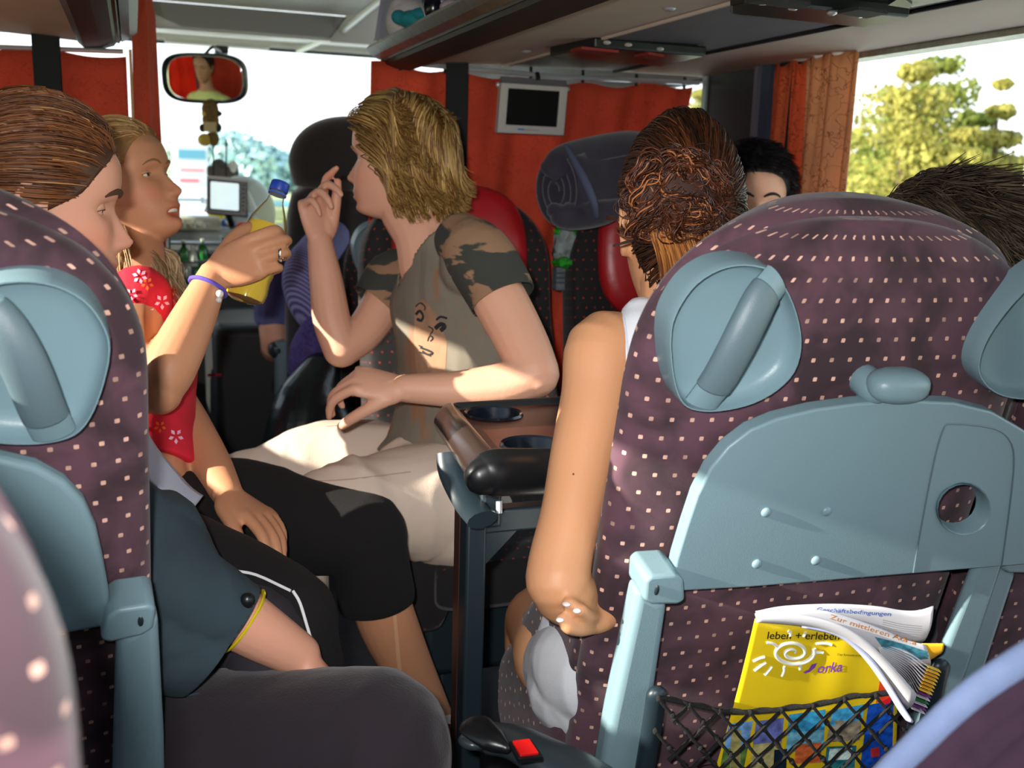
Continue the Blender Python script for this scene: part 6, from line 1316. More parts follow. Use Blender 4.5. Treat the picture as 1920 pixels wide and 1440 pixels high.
# ------------------------------------------------------------------ the woman in the white top
def woman():
    e = empty('person', (.62, 1.02, 0), 'woman in white sleeveless top with brown hair pinned in a bun, seen from behind', 'person')
    fw = nz(np.array([.22, .97, -.06])); h = Head(U(1270, 425, 1.31), fw, sc=.97)
    P = [h.part(), *h.ear(-1), *h.ear(1)]
    nb = U(1290, 590, 1.33); c1 = nz(np.array([-.12, .99, 0]))
    P.append(limb([h.W((0, -.02, -.03)), h.W((0, -.03, -.10)), U(1290, 560, 1.33), nb], [.050, .050, .052, .06]))
    sp_ = [U(1190, 1240, 1.40), U(1210, 1130, 1.39), U(1290, 990, 1.37), U(1325, 840, 1.35), U(1345, 720, 1.34), U(1335, 650, 1.34), U(1305, 600, 1.33)]
    tr_ = np.array([(.155, .11), (.140, .10), (.120, .085), (.140, .095), (.150, .090), (.125, .07), (.06, .05)])
    P.append(torso(sp_, tr_-.006, c1))
    sL = U(1128, 655, 1.27); el = U(1046, 1088, 1.16)
    P.append(limb([U(1165, 655, 1.29), sL, U(1118, 740, 1.25), U(1094, 850, 1.22), U(1072, 960, 1.19), U(1052, 1045, 1.17), el], [.045, .046, .0435, .0400, .0365, .037, .038], seg=22))
    fa = U(1150, 1118, 1.40); P.append(limb([el, U(1062, 1112, 1.18), U(1100, 1120, 1.28), fa], [.035, .038, .036, .028], seg=18))
    # other forearm coming across in front, fingers cupping the elbow from below
    wr = U(1122, 1146, 1.20); P.append(limb([U(1230, 1140, 1.34), U(1170, 1146, 1.26), wr], [.036, .032, .027]))
    tips = [(1064, 1131), (1084, 1143), (1052, 1160), (1060, 1176)]; base = [(1118, 1150), (1120, 1158), (1118, 1164), (1116, 1174)]
    P.append(ellipsoid(U(1108, 1154, 1.19), (.036, .03, .020)))
    nails = []
    for (tx, ty), (bx, by) in zip(tips, base):
        pts = [U(bx, by, 1.18), U((tx+bx)/2, (ty+by)/2+5, 1.142), U(tx+6, ty+1, 1.122), U(tx, ty, 1.119)]; P.append(tube(pts, [.0090, .0088, .0078, .0065], 12, k=3, round_caps=True)); nails.append((pts[-1], nz(pts[-1]-pts[-2])))
    b = fuse('body', P, SK_W, e, voxel=.0036, smooth=3); body_tint(b, h)
    h.eyes(b, IR_BR, skin=SK_W)
    for p, d in nails[:3]: MO('fingernail', ellipsoid(p-CF*.0058+d*.002, (.0048, .0048, .0026), nu=12, nv=8), mat('nail_white', S(236, 226, 222), .2), b, 'world', label='pale fingernail')
    for px, py, r in ((1075, 889, .0013),): MO('mole', ellipsoid(U(px, py, 1.169), (r, r, r), nu=8, nv=6), mat('mole', S(120, 70, 40), .7), b, 'world')
    TB = bvh(b)
    # white tank top
    wt = fuse('tank_top', [torso([U(1195, 1215, 1.40), *sp_[1:6], U(1295, 612, 1.33)], np.vstack([[.15, .108], tr_[1:6], [.07, .06]])+.003, c1), limb([U(1222, 840, 1.27), U(1222, 760, 1.265), U(1214, 690, 1.26), U(1206, 630, 1.265), U(1204, 600, 1.275)], [.055, .048, .044, .038, .030])], M_WHITE, e, voxel=.0042, smooth=3, label='white sleeveless top')
    wrinkle(wt, .003, 15, 4)
    lat = nz(np.cross(ZZ, c1)); nk = U(1295, 600, 1.33)
    cutf(wt, lambda C: (np.hypot((C-nk)@c1, (C-nk)@lat) < .075) & (C[:, 2] > nk[2]-.02)); so = wt.modifiers.new('t', 'SOLIDIFY'); so.thickness = .003
    TW = bvh(wt); stroke('strap_seam', wt, wt, [(1170, 585), (1176, 640), (1182, 720), (1178, 800)], .0016, mat('seam_white2', S(196, 202, 214), .9), TW, off=.001)
    # bottom: white shorts / hem over the hip, bare thigh
    ws = fuse('shorts', [ellipsoid(U(1175, 1275, 1.36), (.14, .10, .09)), limb([U(1120, 1262, 1.30), U(1095, 1250, 1.34), U(1062, 1232, 1.46)], [.072, .074, .070], seg=24)], mat('shorts_white', S(206, 208, 212), .85, bump=(400, .2), noise=(10, .04)), e, voxel=.0045, smooth=3, label='white shorts')
    wrinkle(ws, .0035, 14, 9)
    MO('thigh', limb([U(1058, 1228, 1.42), U(1034, 1190, 1.54), U(1010, 1165, 1.66), U(998, 1230, 1.70), U(1000, 1330, 1.74)], [.072, .064, .056, .046, .040], seg=22), SK_W, e, 'world')
    # glasses: the temple that runs back over the ear
    g = MO('spectacles', tube([h.W((-.084, -.018, .006)), h.W((-.082, .03, .010)), h.W((-.076, .088, .012))], [(.0016, .0030)]*3, 8, k=4), mat('spectacle_brown', S(70, 48, 42), .3), e, 'world', label='thin dark spectacle arm over the ear')
    MO('ear_tip', tube([U(1150, 461, 1.19), U(1180, 452, 1.20), U(1212, 440, 1.22), U(1224, 440, 1.24)], [.0012, .0020, .0024, .0022], 8, k=4), mat('hairpin', S(84, 66, 66), .3, metal=.4), e, 'world', label='thin dark spectacle tip sticking out behind the ear')
    # hair drawn up into a messy bun
    rg = np.random.default_rng(31); hl = lambda a: np.interp(abs(a), [0, .5, .9, 1.15, 1.4, 1.62, 1.8, 2.0, 2.3, 3.15], [.066, .06, .05, .040, .034, .024, -.02, -.052, -.070, -.080])
    MO('scalp', h.cap(lambda a: hl(a)+.002, .004), mat('scalp_auburn', S(60, 34, 22), .6, noise=(60, .25)), e, 'world', sharp=0, label='hair close to the scalp')
    n_ = 4400; P_ = roots(h, n_, hl, rg); tgt = np.array([.0, -.115, .02])
    def df(p, t, Rr, lay): return (tgt-p)*9+.12*np.stack([np.sin(Rr[:, 3]*20+t*8), 0*lay, np.cos(Rr[:, 3]*17)], 1)
    D_ = np.linalg.norm(P_[:, :3]-tgt, axis=1); G = grow(P_, df, 11, D_*1.2, rg, out=np.array([.007, .012, .026]), stiff=.55, jit=.06); G = clump(G, rg, 500, .4)
    strands('hair', h.W(G), .00095, M_HAIR, e, hcols(n_, S(30, 17, 11), S(84, 46, 24), rg, S(120, 66, 32), .12), label='dark brown hair swept up to the bun')
    bc = U(1266, 372, 1.205); MO('bun_core', ellipsoid(bc, (.060, .035, .054), h.M), mat('bun_core', S(52, 27, 15), .7), e, 'world')
    St = []; K = 18
    for i in range(1700):
        c = bc+h.M@(np.clip(rg.normal(size=3), -1.5, 1.5)*np.array([.025, .007, .022])+np.array([0, -.012, 0])); R0 = rg.uniform(.010, .034); a0 = rg.uniform(0, 6.28); sw = rg.uniform(2.2, 5.2)*rg.choice([-1, 1]); tl = rg.normal(size=3)*.35; n = nz(np.array([tl[0], -1, tl[2]]))
        u_ = nz(np.cross(n, [0, 0, 1.])); v_ = np.cross(n, u_); tt = np.linspace(0, 1, K); an = a0+sw*tt
        rr = R0*(1+.25*np.sin(3*an)); L_ = np.outer(rr*np.cos(an), u_)+np.outer(rr*np.sin(an)*.8, v_)+np.outer((.010*np.sin(tt*5+a0)-.010*(1-(R0/.04))), [0, 1, 0]); St.append(c+L_@h.M.T)
    St = np.array(St); g = rg.choice(len(St), 150, replace=False); D = ((St[:, None, 0]-St[g][None, :, 0])**2).sum(-1); j = D.argmin(1); am = .80; St = St*(1-am)+(St[g][j]+rg.normal(size=(len(St), 1, 3))*.0035)*am
    strands('bun', St, .0012, M_HAIR, e, hcols(len(St), S(40, 20, 12), S(96, 48, 24), rg, S(170, 104, 60), .10), label='messy reddish brown bun of curled locks')
    # lower part swept up towards the bun, lighter
    St = []
    for i in range(600):
        x = rg.uniform(-.045, .05); s0 = h.W((x*.9, -.080+abs(x)*.3, -.085+abs(x)*.3)); s2 = bc+h.M@np.array([x*.75, -.020+rg.normal()*.004, -.040+rg.normal()*.004]); m_ = (s0+s2)/2+h.M@np.array([0, -.024, 0]); tt = np.linspace(0, 1, 12)[:, None]
        St.append((1-tt)**2*s0+2*tt*(1-tt)*m_+tt**2*s2)
    strands('nape_hair', np.array(St), .0009, M_HAIR, e, hcols(600, S(110, 60, 26), S(214, 146, 80), rg), label='lighter hair of the nape drawn up')
woman()
def simplehead(lab, base, c, fwd, skin, hc, seed, up=ZZ, sc=1., eyes=True, body=None, L=.05, dirv=(0, -.6, -.5), hairline=None, n_=3000, rad=.0009, brow=S(30, 22, 20), lean=0., nbo=(0, -.03, -.20)):
    e = empty('person', base, lab, 'person'); h = Head(c, fwd, up, sc)
    nb = h.W(nbo); P = [h.part(), *h.ear(-1), *h.ear(1), limb([h.W((0, -.02, -.03)), h.W((0, -.025, -.10)), nb], [.05, .05, .06])]
    c1 = nz(np.array([h.f[0], h.f[1], 0])); sp_ = [nb+np.array([0, 0, z])+c1*lean*(-z) for z in (-.50, -.36, -.20, -.08, -.02, .03)]; tr_ = np.array([(.15, .11), (.14, .10), (.16, .10), (.17, .09), (.12, .07), (.06, .055)])*sc
    P.append(torso(sp_, tr_-.006, c1)); rr = nz(np.cross(c1, ZZ))
    for q in (-1, 1):
        s_ = nb+rr*q*.148*sc+(0, 0, -.07); P.append(limb([s_, s_+rr*q*.03+(0, 0, -.14), s_+rr*q*.03+(0, 0, -.28), s_-rr*q*.02+c1*.20+(0, 0, -.32)], [.05, .045, .04, .028]))
        P += hand(s_-rr*q*.02+c1*.20+(0, 0, -.32), c1, -ZZ, -rr*q, .95)[0]
    b = fuse('body', P, skin, e, voxel=.0075, smooth=1); body_tint(b, h)
    if eyes: h.eyes(b, IR_BR, skin=skin, brow=brow)
    sm = mat('top', body or S(60, 60, 70), .9, bump=(300, .2)); Q = [torso(sp_[:5]+[nb+(0, 0, .005)], np.vstack([tr_[:5]+.004, [.08, .07]]), c1)]
    for q in (-1, 1):
        s_ = nb+rr*q*.148*sc+(0, 0, -.07); Q.append(limb([s_-rr*q*.03, s_+rr*q*.01+(0, 0, -.03), s_+rr*q*.03+(0, 0, -.18)], [.055, .062, .060]))
    t_ = fuse('shirt', Q, sm, e, voxel=.006, smooth=3); wrinkle(t_, .004, 14, seed)
    MO('trousers', join(*[limb([sp_[0]+rr*q*.08+(0, 0, .02), sp_[0]+rr*q*.09+c1*.2+(0, 0, .02), sp_[0]+rr*q*.09+c1*.40+(0, 0, 0.0), sp_[0]+rr*q*.09+c1*.42+(0, 0, -.34)], [.10, .085, .065, .05], seg=16) for q in (-1, 1)]), mat('jeans', S(40, 44, 60), .9), e, 'world')
    hl = hairline or (lambda a: np.interp(abs(a), [0, .5, .9, 1.15, 1.45, 2.1, 3.15], [.066, .062, .050, .018, -.01, -.055, -.075]))
    rg = np.random.default_rng(seed); MO('scalp', h.cap(lambda a: hl(a)+.002, .006), mat('scalp_s', hc[0], .6, noise=(60, .25)), e, 'world', sharp=0)
    P_ = roots(h, n_, hl, rg); dv = np.array(dirv)
    G = grow(P_, lambda p, t, Rr, lay: dv+np.stack([np.sign(Rr[:, 0])*.25, 0*lay, -.6*np.clip(1-p[:, 2]*9, 0, 1.5)], 1), 9, L*rg.uniform(.75, 1.1, n_), rg, out=.012, stiff=.5, jit=.10); G = clump(G, rg, n_//10, .5)
    strands('hair', h.W(G), rad, M_HAIR, e, hcols(n_, hc[0], hc[1], rg)); return e, h, b
simplehead('black-haired person facing back, forehead visible above the big seat', (1.18, 1.95, 0), U(1404, 382, 2.16), nz(np.array([-.35, -.94, .0])), SK_BOY, (S(10, 9, 11), S(34, 30, 34)), 41, sc=1.02, nbo=(.07, -.03, -.20), L=.032, dirv=(-.3, .5, -.1), body=S(70, 60, 70))
simplehead('child with short grey-brown hair in the window seat at the right edge', (1.15, 1.0, 0), U(1762, 528, 1.36), nz(np.array([.15, .98, -.25])), SK_G1, (S(48, 40, 32), S(128, 112, 92)), 42, sc=1.10, lean=.1, nbo=(.06, .10, -.20), L=.075, dirv=(.12, -.8, -.2), body=S(90, 90, 100), n_=3400, hairline=lambda a: np.interp(abs(a), [0, .5, .9, 1.15, 1.45, 2.1, 3.15], [.066, .062, .050, .0, -.04, -.075, -.085]))
# driver, seen only in the mirror, on his own seat
simplehead('driver in pale yellow shirt, visible only in the rear-view mirror', (-.47, 3.0, 0), np.array([-.47, 2.98, 1.33]), nz(np.array([.10, 1, 0])), skinmat('skin_driver', S(190, 140, 104)), (S(24, 20, 18), S(60, 52, 46)), 43, L=.014, n_=1000, body=S(214, 214, 130), hairline=lambda a: np.interp(abs(a), [0, .5, .9, 1.15, 1.45, 2.1, 3.15], [.100, .096, .07, .022, -.01, -.055, -.075]))
SD = SF((-.50, 2.80, 1.10), R(10), R(0)); coach_seat(SD, 'coach_seat', 'dark seat of the driver, behind the left curtain', tray=False, lower=False, left_bowl=False, right_bowl=False, cover=mat('driver_velour', S(30, 30, 34), .95, sheen=.3))
# guide beside the driver: tall dark velour seat, striped blue sleeve in the aisle
def guide():
    mv = mat('velour_charcoal', S(34, 32, 32), .98, sheen=.9, noise=(60, .15), bump=(700, .6))
    e = empty('guide_seat', (.66, 3.05, 0), 'tall charcoal velour seat with domed headrest in front of the windscreen', 'seat')
    sf = SF((.63, 3.02, 1.315), R(6), R(0))
    r1 = []; ph = np.linspace(0, 2*math.pi, 48, endpoint=False)
    for h_, w_, t in [(-.215, .165, .05), (-.205, .185, .06), (-.18, .194, .064)]+[(-.14+.14*math.sin(q), .20*math.cos(q)**.8+.001, .065*math.cos(q)**.6+.001) for q in np.linspace(0, 1.55, 14)]: r1.append(sf.pts(np.stack([w_*sgp(np.cos(ph), .8), np.full(48, h_), .06+t*np.sin(ph)], 1)))
    MO('headrest', loft(np.array(r1)), mv, e, 'world', label='domed charcoal headrest')
    r1 = []
    for h_, w_, t in ((-.85, .21, .06), (-.60, .215, .065), (-.30, .205, .065), (-.23, .19, .06), (-.205, .16, .045), (-.20, .10, .02)): r1.append(sf.pts(np.stack([w_*sgp(np.cos(ph), .6), np.full(48, h_), .06+t*sgp(np.sin(ph), .7)], 1)))
    MO('backrest', loft(np.array(r1)), mv, e, 'world')
    MO('cushion', box((.63, 3.36, .42), (.44, .46, .14)), mv, e, 'world', bevel=.04, bseg=4); MO('pedestal', box((.63, 3.3, .18), (.3, .3, .34)), M_BLK2, e, 'world', bevel=.02)
    MO('armrest', box((.39, 3.25, .62), (.05, .32, .05)), M_PLASDK, e, 'world', bevel=.018, bseg=3); MO('armrest_post', box((.40, 3.12, .52), (.035, .06, .26)), M_PLASD, e, 'world', bevel=.01)
    p, h, b = simplehead('guide in blue striped shirt sitting in the tall dark seat, sleeve in the aisle', (.62, 3.28, 0), np.array([.555, 3.24, 1.17]), nz(np.array([-.2, .98, 0])), SK_BOY, (S(40, 30, 24), S(90, 70, 50)), 44, n_=600, body=S(96, 100, 150))
    ms = mat('shirt_striped_blue', S(112, 112, 168), .85); N = ms.node_tree.nodes; L = ms.node_tree.links; t = N.new('ShaderNodeTexCoord'); w_ = N.new('ShaderNodeTexWave'); w_.inputs['Scale'].default_value = 42; w_.bands_direction = 'DIAGONAL'
    L.new(t.outputs['Object'], w_.inputs[0]); mx = N.new('ShaderNodeMix'); mx.data_type = 'RGBA'; L.new(w_.outputs['Fac'], mx.inputs[0]); mx.inputs[6].default_value = (*S(72, 66, 120), 1); mx.inputs[7].default_value = (*S(150, 152, 205), 1); L.new(mx.outputs[2], N['Principled BSDF'].inputs['Base Color'])
    sl = fuse('sleeve', [limb([U(625, 440, 3.05), U(592, 480, 2.98), U(572, 520, 2.95), U(580, 570, 2.95), U(598, 610, 2.98)], [.05, .062, .066, .058, .040], seg=24)], ms, p, voxel=.006, smooth=3, label='blue striped sleeve'); wrinkle(sl, .004, 15, 2)
    jk = fuse('draped_jacket', [limb([U(628, 600, 2.92), U(590, 640, 2.90), U(570, 690, 2.9), U(560, 715, 2.92)], [.05, .06, .05, .02], seg=20), limb([U(610, 630, 2.9), U(575, 668, 2.9), U(548, 700, 2.92)], [.04, .035, .015])], mat('jacket_violet', S(70, 60, 120), .9, noise=(90, .4), bump=(200, .4)), e, voxel=.006, smooth=3, label='violet jacket draped over the seat side'); wrinkle(jk, .006, 18, 3)
    tag(fuse('dark_bag', [limb([U(600, 700, 2.85), U(575, 760, 2.82), U(560, 840, 2.8)], [.06, .09, .10], seg=24), limb([U(620, 720, 2.85), U(615, 780, 2.82), U(612, 850, 2.8)], [.03, .07, .08], seg=24)], mat('bag_shiny', S(22, 32, 34), .25, bump=(40, .5)), None, voxel=.006, smooth=3), 'dark shiny bag standing in the aisle below the blue sleeve', 'bag')
guide()
# ------------------------------------------------------------------ magazine in the net of the big seat
def seatpt(px, py, off): 
    a, b = SR.pix(px, py, -off); return SR(a+XC, b, -off)
def magazine():
    e = empty('magazine', seatpt(1480, 1440, .03), 'yellow travel magazine with curled pages standing in the black net pocket', 'magazine')
    my = mat('cover_yellow', S(236, 204, 30), .35, noise=(6, .05)); mw = mat('paper_white', S(214, 214, 220), .6, noise=(12, .03))
    C = lambda px, py, o=0: seatpt(px, py, .036+o)
    # cover: left edge and curling upper edge, as a grid of points between top and bottom
    top = [(1416, 1160), (1450, 1168), (1500, 1172), (1550, 1180), (1590, 1195), (1620, 1215), (1645, 1245), (1665, 1275), (1682, 1300)]
    bot = [(1332, 1470), (1378, 1470), (1425, 1470), (1470, 1470), (1515, 1470), (1560, 1470), (1600, 1470), (1640, 1470), (1672, 1470)]
    rows = 22; rings = []
    for k in range(rows):
        t = k/(rows-1); rings.append([C(a[0]*(1-t)+b[0]*t+4*math.sin(3*t), a[1]*(1-t)+b[1]*t, .010*(1-t)**2*(1 if i > 3 else .4)) for i, (a, b) in enumerate(zip(top, bot))])
    G = np.array(rings)
    def fine(A, n):
        out = []
        for r in A: Q, _ = interp(r, np.ones(len(r)), n); out.append(Q)
        return np.array(out)
    G = fine(G, 4); o = MO('cover', loft(G, caps=False, closed=False), my, e, 'world', sharp=0, label='yellow front cover'); so = o.modifiers.new('t', 'SOLIDIFY'); so.thickness = .0008; so.offset = 1
    TC = bvh(o)
    onC = lambda px, py, off=.0012: onto(TC, px, py, off) if onto(TC, px, py, off) is not None else C(px, py, off)
    ink = mat('ink_black', S(24, 22, 26), .5); wh = mat('ink_white', S(222, 224, 210), .6); vio = mat('ink_violet', S(134, 70, 170), .5)
    text('leben + erleben', e, lambda u, v: onC(1437+u*16.0*1.0, 1198-v*14.5+u*.15), 1.0, ink, shear=.15, bold=.012, name='title_lettering')
    text('orka', e, lambda u, v: onC(1531+u*19, 1262-v*19-u*1.5), 1.0, vio, shear=.3, bold=.02, name='logo_lettering')
    patch('logo_mark', o, e, [(1506, 1260), (1516, 1256), (1522, 1246), (1532, 1243), (1528, 1252), (1518, 1260), (1510, 1263)], vio, TC, .0014)
    sp = []
    for t in np.linspace(0, 1, 44):
        a = -.4+t*2*math.pi*2.1; r = 4+t*37; sp.append((1484+r*1.0*math.cos(a)+2, 1224-r*.62*math.sin(a)-t*2))
    stroke('sun_spiral', o, e, sp, [.0009]+[.0022]*3+[.0030], wh, TC, k=2, off=.0012)
    rays = [((1438, 1205), (1458, 1213)), ((1478, 1183), (1482, 1193)), ((1510, 1185), (1506, 1194)), ((1530, 1207), (1560, 1209)), ((1522, 1226), (1544, 1224)), ((1496, 1243), (1500, 1256)), ((1470, 1250), (1466, 1268)), ((1447, 1250), (1434, 1266)), ((1436, 1242), (1414, 1258)), ((1434, 1232), (1412, 1240))]
    for (x0, y0), (x1, y1) in rays: stroke('sun_ray', o, e, [(x0, y0), ((x0+x1)/2+2, (y0+y1)/2-2), (x1, y1)], .0018, wh, TC, k=3, off=.0012)
    text('Der Reiseveranstalter', e, lambda u, v: onC(1570+u*4.6, 1229-v*4.2+u*.2), 1.0, ink, name='small_lettering')
    # pictures in the lower half: flat prints
    def pic(pts, col, nm='picture', **k): return patch(nm, o, e, pts, mat('print', col, .4, noise=k.get('noise', (90, .5))), TC, k.get('th', .0012), step=30)
    pic([(1352, 1358), (1412, 1352), (1402, 1402), (1342, 1404)], S(120, 170, 225)); pic([(1342, 1404), (1402, 1402), (1394, 1445), (1334, 1445)], S(90, 130, 60)); pic([(1372, 1370), (1390, 1368), (1388, 1440), (1368, 1440)], S(170, 160, 100), th=.0018)
    pic([(1418, 1352), (1470, 1346), (1466, 1390), (1412, 1396)], S(110, 120, 190)); pic([(1412, 1396), (1466, 1390), (1464, 1445), (1405, 1445)], S(190, 180, 120)); pic([(1452, 1406), (1476, 1404), (1474, 1445), (1450, 1445)], S(20, 40, 60), th=.0018)
    pic([(1480, 1340), (1548, 1330), (1546, 1368), (1476, 1374)], S(60, 160, 210)); pic([(1476, 1374), (1546, 1368), (1544, 1406), (1474, 1410)], S(120, 190, 215)); pic([(1492, 1396), (1540, 1392), (1540, 1430), (1490, 1432)], S(220, 110, 60), th=.0018)
    pic([(1560, 1332), (1622, 1320), (1616, 1352), (1556, 1362)], S(70, 170, 225)); pic([(1556, 1352), (1616, 1346), (1612, 1388), (1550, 1392)], S(150, 140, 120)); pic([(1550, 1400), (1606, 1398), (1602, 1440), (1546, 1440)], S(40, 120, 130)); pic([(1556, 1404), (1598, 1402), (1594, 1424), (1552, 1426)], S(200, 225, 220), th=.0018)
    pic([(1628, 1322), (1676, 1312), (1672, 1445), (1612, 1445)], S(20, 80, 190)); pic([(1632, 1404), (1648, 1400), (1650, 1418), (1634, 1420)], S(200, 50, 60), th=.0018)
    pic([(1646, 1300), (1652, 1262), (1664, 1278), (1680, 1304), (1660, 1316), (1642, 1318)], S(220, 70, 36), noise=(90, .1)); patch('red_corner', o, e, [(1652, 1316), (1682, 1300), (1686, 1314), (1656, 1322)], mat('print_red', S(210, 30, 50), .4), TC, .0022, step=30)
    # curled inner pages fanning to the right
    def page(nm, outer, inner, m_, off0, off1, lb=None):
        A = fine(np.array([[C(*p, off0+(off1-off0)*i/(len(outer)-1)) for i, p in enumerate(outer)]]), 5)[0]; B_ = fine(np.array([[C(*p, off0*.6+(off1-off0)*.8*i/(len(inner)-1)) for i, p in enumerate(inner)]]), 5)[0]
        rg = [A*(1-t)+B_*t+(-SR.fn)*.004*math.sin(math.pi*t) for t in np.linspace(0, 1, 7)]
        q = MO(nm, loft(np.array(rg), caps=False, closed=False), m_, e, 'world', sharp=0, label=lb); so = q.modifiers.new('t', 'SOLIDIFY'); so.thickness = .0007; return q
    p1 = page('page', [(1416, 1146), (1470, 1136), (1560, 1132), (1640, 1136), (1690, 1144), (1722, 1144), (1750, 1136)], [(1420, 1160), (1480, 1152), (1560, 1158), (1640, 1178), (1690, 1200), (1720, 1206), (1734, 1200)], mw, .002, .012, 'rearmost white page')
    p2 = page('page', [(1415, 1150), (1470, 1142), (1540, 1144), (1600, 1160), (1660, 1182), (1700, 1200), (1734, 1208)], [(1418, 1164), (1470, 1160), (1540, 1168), (1590, 1190), (1640, 1218), (1700, 1246), (1745, 1246)], mw, .006, .022, 'white page with orange heading')
    p3 = page('page', [(1415, 1152), (1470, 1150), (1530, 1158), (1580, 1174), (1620, 1198), (1665, 1240), (1718, 1300)], [(1416, 1166), (1470, 1170), (1530, 1178), (1580, 1196), (1620, 1222), (1660, 1268), (1700, 1330)], mw, .010, .034)
    p4 = page('page', [(1500, 1168), (1560, 1182), (1600, 1204), (1635, 1236), (1665, 1278), (1690, 1318), (1712, 1352)], [(1500, 1174), (1560, 1188), (1596, 1210), (1628, 1244), (1660, 1290), (1684, 1330), (1700, 1352)], mat('paper_bluish', S(196, 204, 236), .6), .012, .036, 'bluish white folded page')
    for k in range(14):
        t = k/13; x0, y0 = 1640+22*t, 1200+46*t; x1, y1 = 1762-30*t, 1258+78*t
        cols = [S(236, 190, 40), S(240, 200, 60), S(230, 170, 40), S(120, 50, 130), S(210, 205, 210), S(40, 120, 60), S(200, 200, 210)]
        a_, b_ = np.array([C(x0, y0, .012+.008*t), C((x0+x1)/2, (y0+y1)/2-6, .024), C(x1-24, y1-10, .030)]), C(x1, y1, .032)
        MO('page', tube(list(a_), [(.0030, .0006)]*3, 6, k=4, up=SR.up), mw, e, 'world'); MO('page_edge', tube([a_[-1], b_], [(.0038, .0007)]*2, 6, up=SR.up), mat('page_tip', cols[k % 3] if k < 8 else cols[3+k % 4], .5), e, 'world')
    page('page_corner', [(1728, 1206), (1750, 1206), (1770, 1206)], [(1722, 1240), (1745, 1236), (1756, 1228)], mat('corner_orange', S(236, 180, 40), .5), .020, .026, 'orange page corner')
    T1, T2 = bvh(p1), bvh(p2); on1 = lambda T_: (lambda px, py: onto(T_, px, py, .0012) if onto(T_, px, py, .0012) is not None else C(px, py, .02))
    f1, f2 = on1(T1), on1(T2)
    text('Geschäftsbedingungen', e, lambda u, v: f1(1530+u*11.6, 1146-v*8+u*.75), 1.0, mat('ink_blue', S(50, 100, 190), .5), shear=.2, bold=.015, name='blue_heading')
    text('Zur mittleren Adria', e, lambda u, v: f2(1555+u*15, 1160-v*10+u*4.6), 1.0, mat('ink_orange', S(196, 130, 60), .5), shear=.2, bold=.015, name='orange_heading')
    for k in range(5): stroke('text_line', p1, e, [(1655, 1162+4*k), (1690, 1170+4*k), (1728, 1174+4*k)], .0005, mat('ink_grey', S(150, 150, 156), .6), T1, off=.001)
    patch('picture', p2, e, [(1640, 1194), (1690, 1206), (1740, 1222), (1752, 1236), (1742, 1246), (1700, 1244), (1660, 1222)], mat('print_sea', S(70, 140, 160), .5, noise=(120, .5)), T2, .0016)
    patch('picture', p2, e, [(1736, 1205), (1768, 1206), (1762, 1222), (1748, 1236), (1740, 1222)], mat('print_orange', S(232, 180, 30), .5), T2, .0016)
magazine()
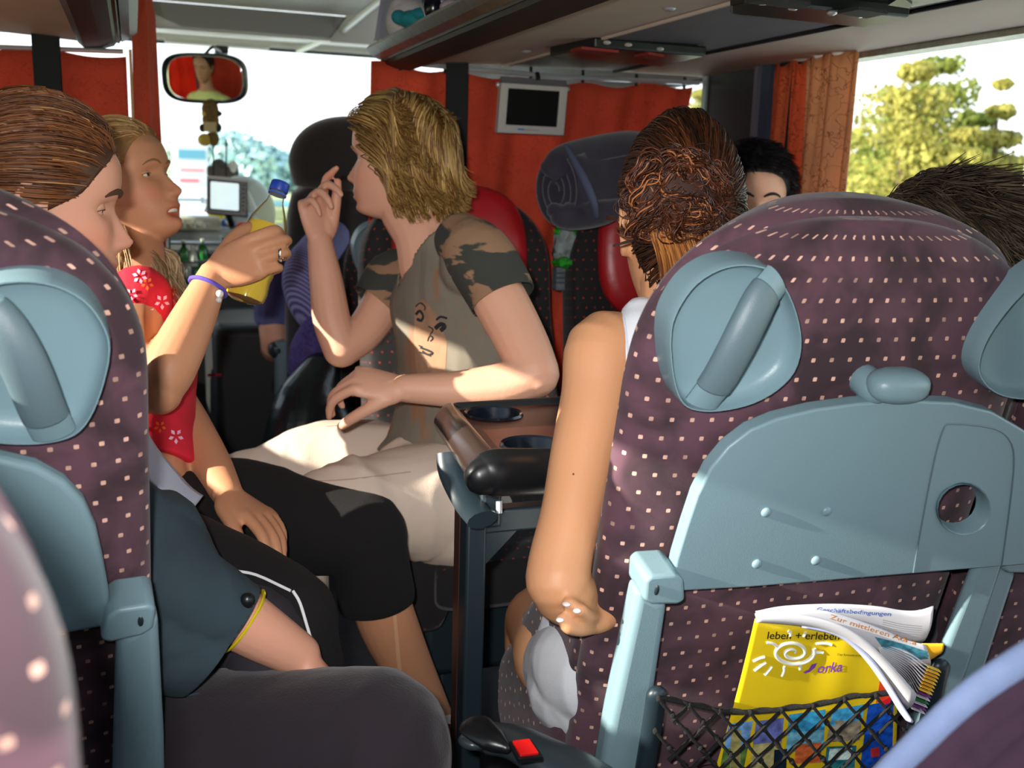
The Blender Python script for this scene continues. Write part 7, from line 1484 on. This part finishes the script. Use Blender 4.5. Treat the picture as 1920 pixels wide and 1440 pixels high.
def net():
    e = empty('net_pocket', seatpt(1450, 1440, .04), 'black knotted string net pocket on the back of the big seat', 'net')
    mr = mat('string_black', S(14, 13, 15), .85, bump=(900, .8)); N_ = lambda px, py, o=.0: seatpt(px, py, .052+o)
    P = [(1236, 1308), (1300, 1322), (1360, 1334), (1420, 1334), (1480, 1328), (1540, 1320), (1600, 1306), (1650, 1302), (1700, 1290), (1760, 1262)]
    MO('top_cord', tube([N_(x, y) for x, y in P], .0030, 8, k=5), mr, e, 'world', label='thick top cord')
    # scalloped thread around the top cord
    Q, _ = interp(np.array([(x, y, 0) for x, y in P]), np.ones(len(P)), 8); Q = Q[:, :2]; L = np.concatenate([[0], np.cumsum(np.linalg.norm(np.diff(Q, axis=0), axis=1))]); s = np.arange(0, L[-1], 3.0); X = np.interp(s, L, Q[:, 0]); Y = np.interp(s, L, Q[:, 1])
    MO('scallop_thread', tube([N_(x, y-5.5*abs(math.sin(q/56*math.pi))+2, .002*math.cos(q/56*math.pi*2)) for x, y, q in zip(X, Y, s)], .0024, 6), mr, e, 'world')
    ytop = lambda x: np.interp(x, [p[0] for p in P], [p[1] for p in P])
    cw, ch = 58., 58.; i = 0
    for fam in (1, -1):
        for k in range(-4, 16):
            x0 = 1236+cw*k; pts = []
            for j in range(0, 7):
                x = x0+fam*j*cw/2-.0*j; y = ytop(np.clip(x0, 1236, 1760))+2+j*ch/2*1.05; xx = x-(y-1300)*.10
                if xx < 1228 or xx > 1775: 
                    continue
                pts.append((xx, y))
            if len(pts) > 1:
                sm = []
                for a, b in zip(pts[:-1], pts[1:]): sm += [a, ((a[0]+b[0])/2, (a[1]+b[1])/2+1.5)]
                sm.append(pts[-1]); MO('net_string', tube([N_(x, y, .0035 if (q//2) % 2 == (0 if fam > 0 else 1) else 0) for q, (x, y) in enumerate(sm)], .0021, 6), mr, e, 'world')
                for a in pts:
                    if fam > 0: MO('knot', ellipsoid(N_(a[0], a[1], .002), (.0034, .0034, .0042), nu=8, nv=6), mr, e, 'world')
    for pts in ([(1231, 1302), (1226, 1340), (1206, 1460)], [(1762, 1250), (1752, 1300), (1735, 1380)]):
        MO('side_post', tube([N_(*p, -.01) for p in pts], [(.0125, .009)]*3, 14, k=3, up=-SR.fn, round_caps=True), M_PLASDK, e, 'world')
net()
# sweep of purple cloth with pale blue trim close to the camera, bottom right
def drape():
    e = empty('striped_garment', U(1850, 1440, .62), 'purple garment with pale blue trim stripes in the bottom right corner', 'garment')
    mp = mat('garment_plum', S(62, 40, 58), .9, noise=(40, .2), bump=(500, .4)); mb = mat('garment_blue', S(132, 150, 190), .85, noise=(60, .08), bump=(500, .3))
    a = [U(1632, 1490, .66), U(1740, 1382, .64), U(1835, 1296, .63), U(1975, 1203, .63)]
    MO('trim_band', tube(a, [(.0105, .008)]*4, 16, k=5, up=-CF), mb, e, 'world', label='wide pale blue trim')
    for k, (dx, dy, r, m_, nm) in enumerate(((45, 40, .016, mp, 'rib'), (84, 74, .015, mp, 'rib'), (122, 106, .015, mp, 'rib'), (150, 130, .0045, mb, 'trim_band'), (186, 160, .018, mp, 'rib'), (240, 206, .022, mp, 'rib'), (300, 262, .024, mp, 'rib'))):
        P = [U(1632+dx, 1510+dy*.8, .66-.010*k), U(1740+dx, 1392+dy, .64-.010*k), U(1835+dx, 1306+dy, .63-.010*k), U(1995+dx, 1213+dy, .63-.010*k)]
        MO(nm, tube(P, [(r*1.25, r*.9)]*4, 16, k=5, up=-CF), m_, e, 'world', label='narrow pale blue trim' if m_ is mb else None)
drape()
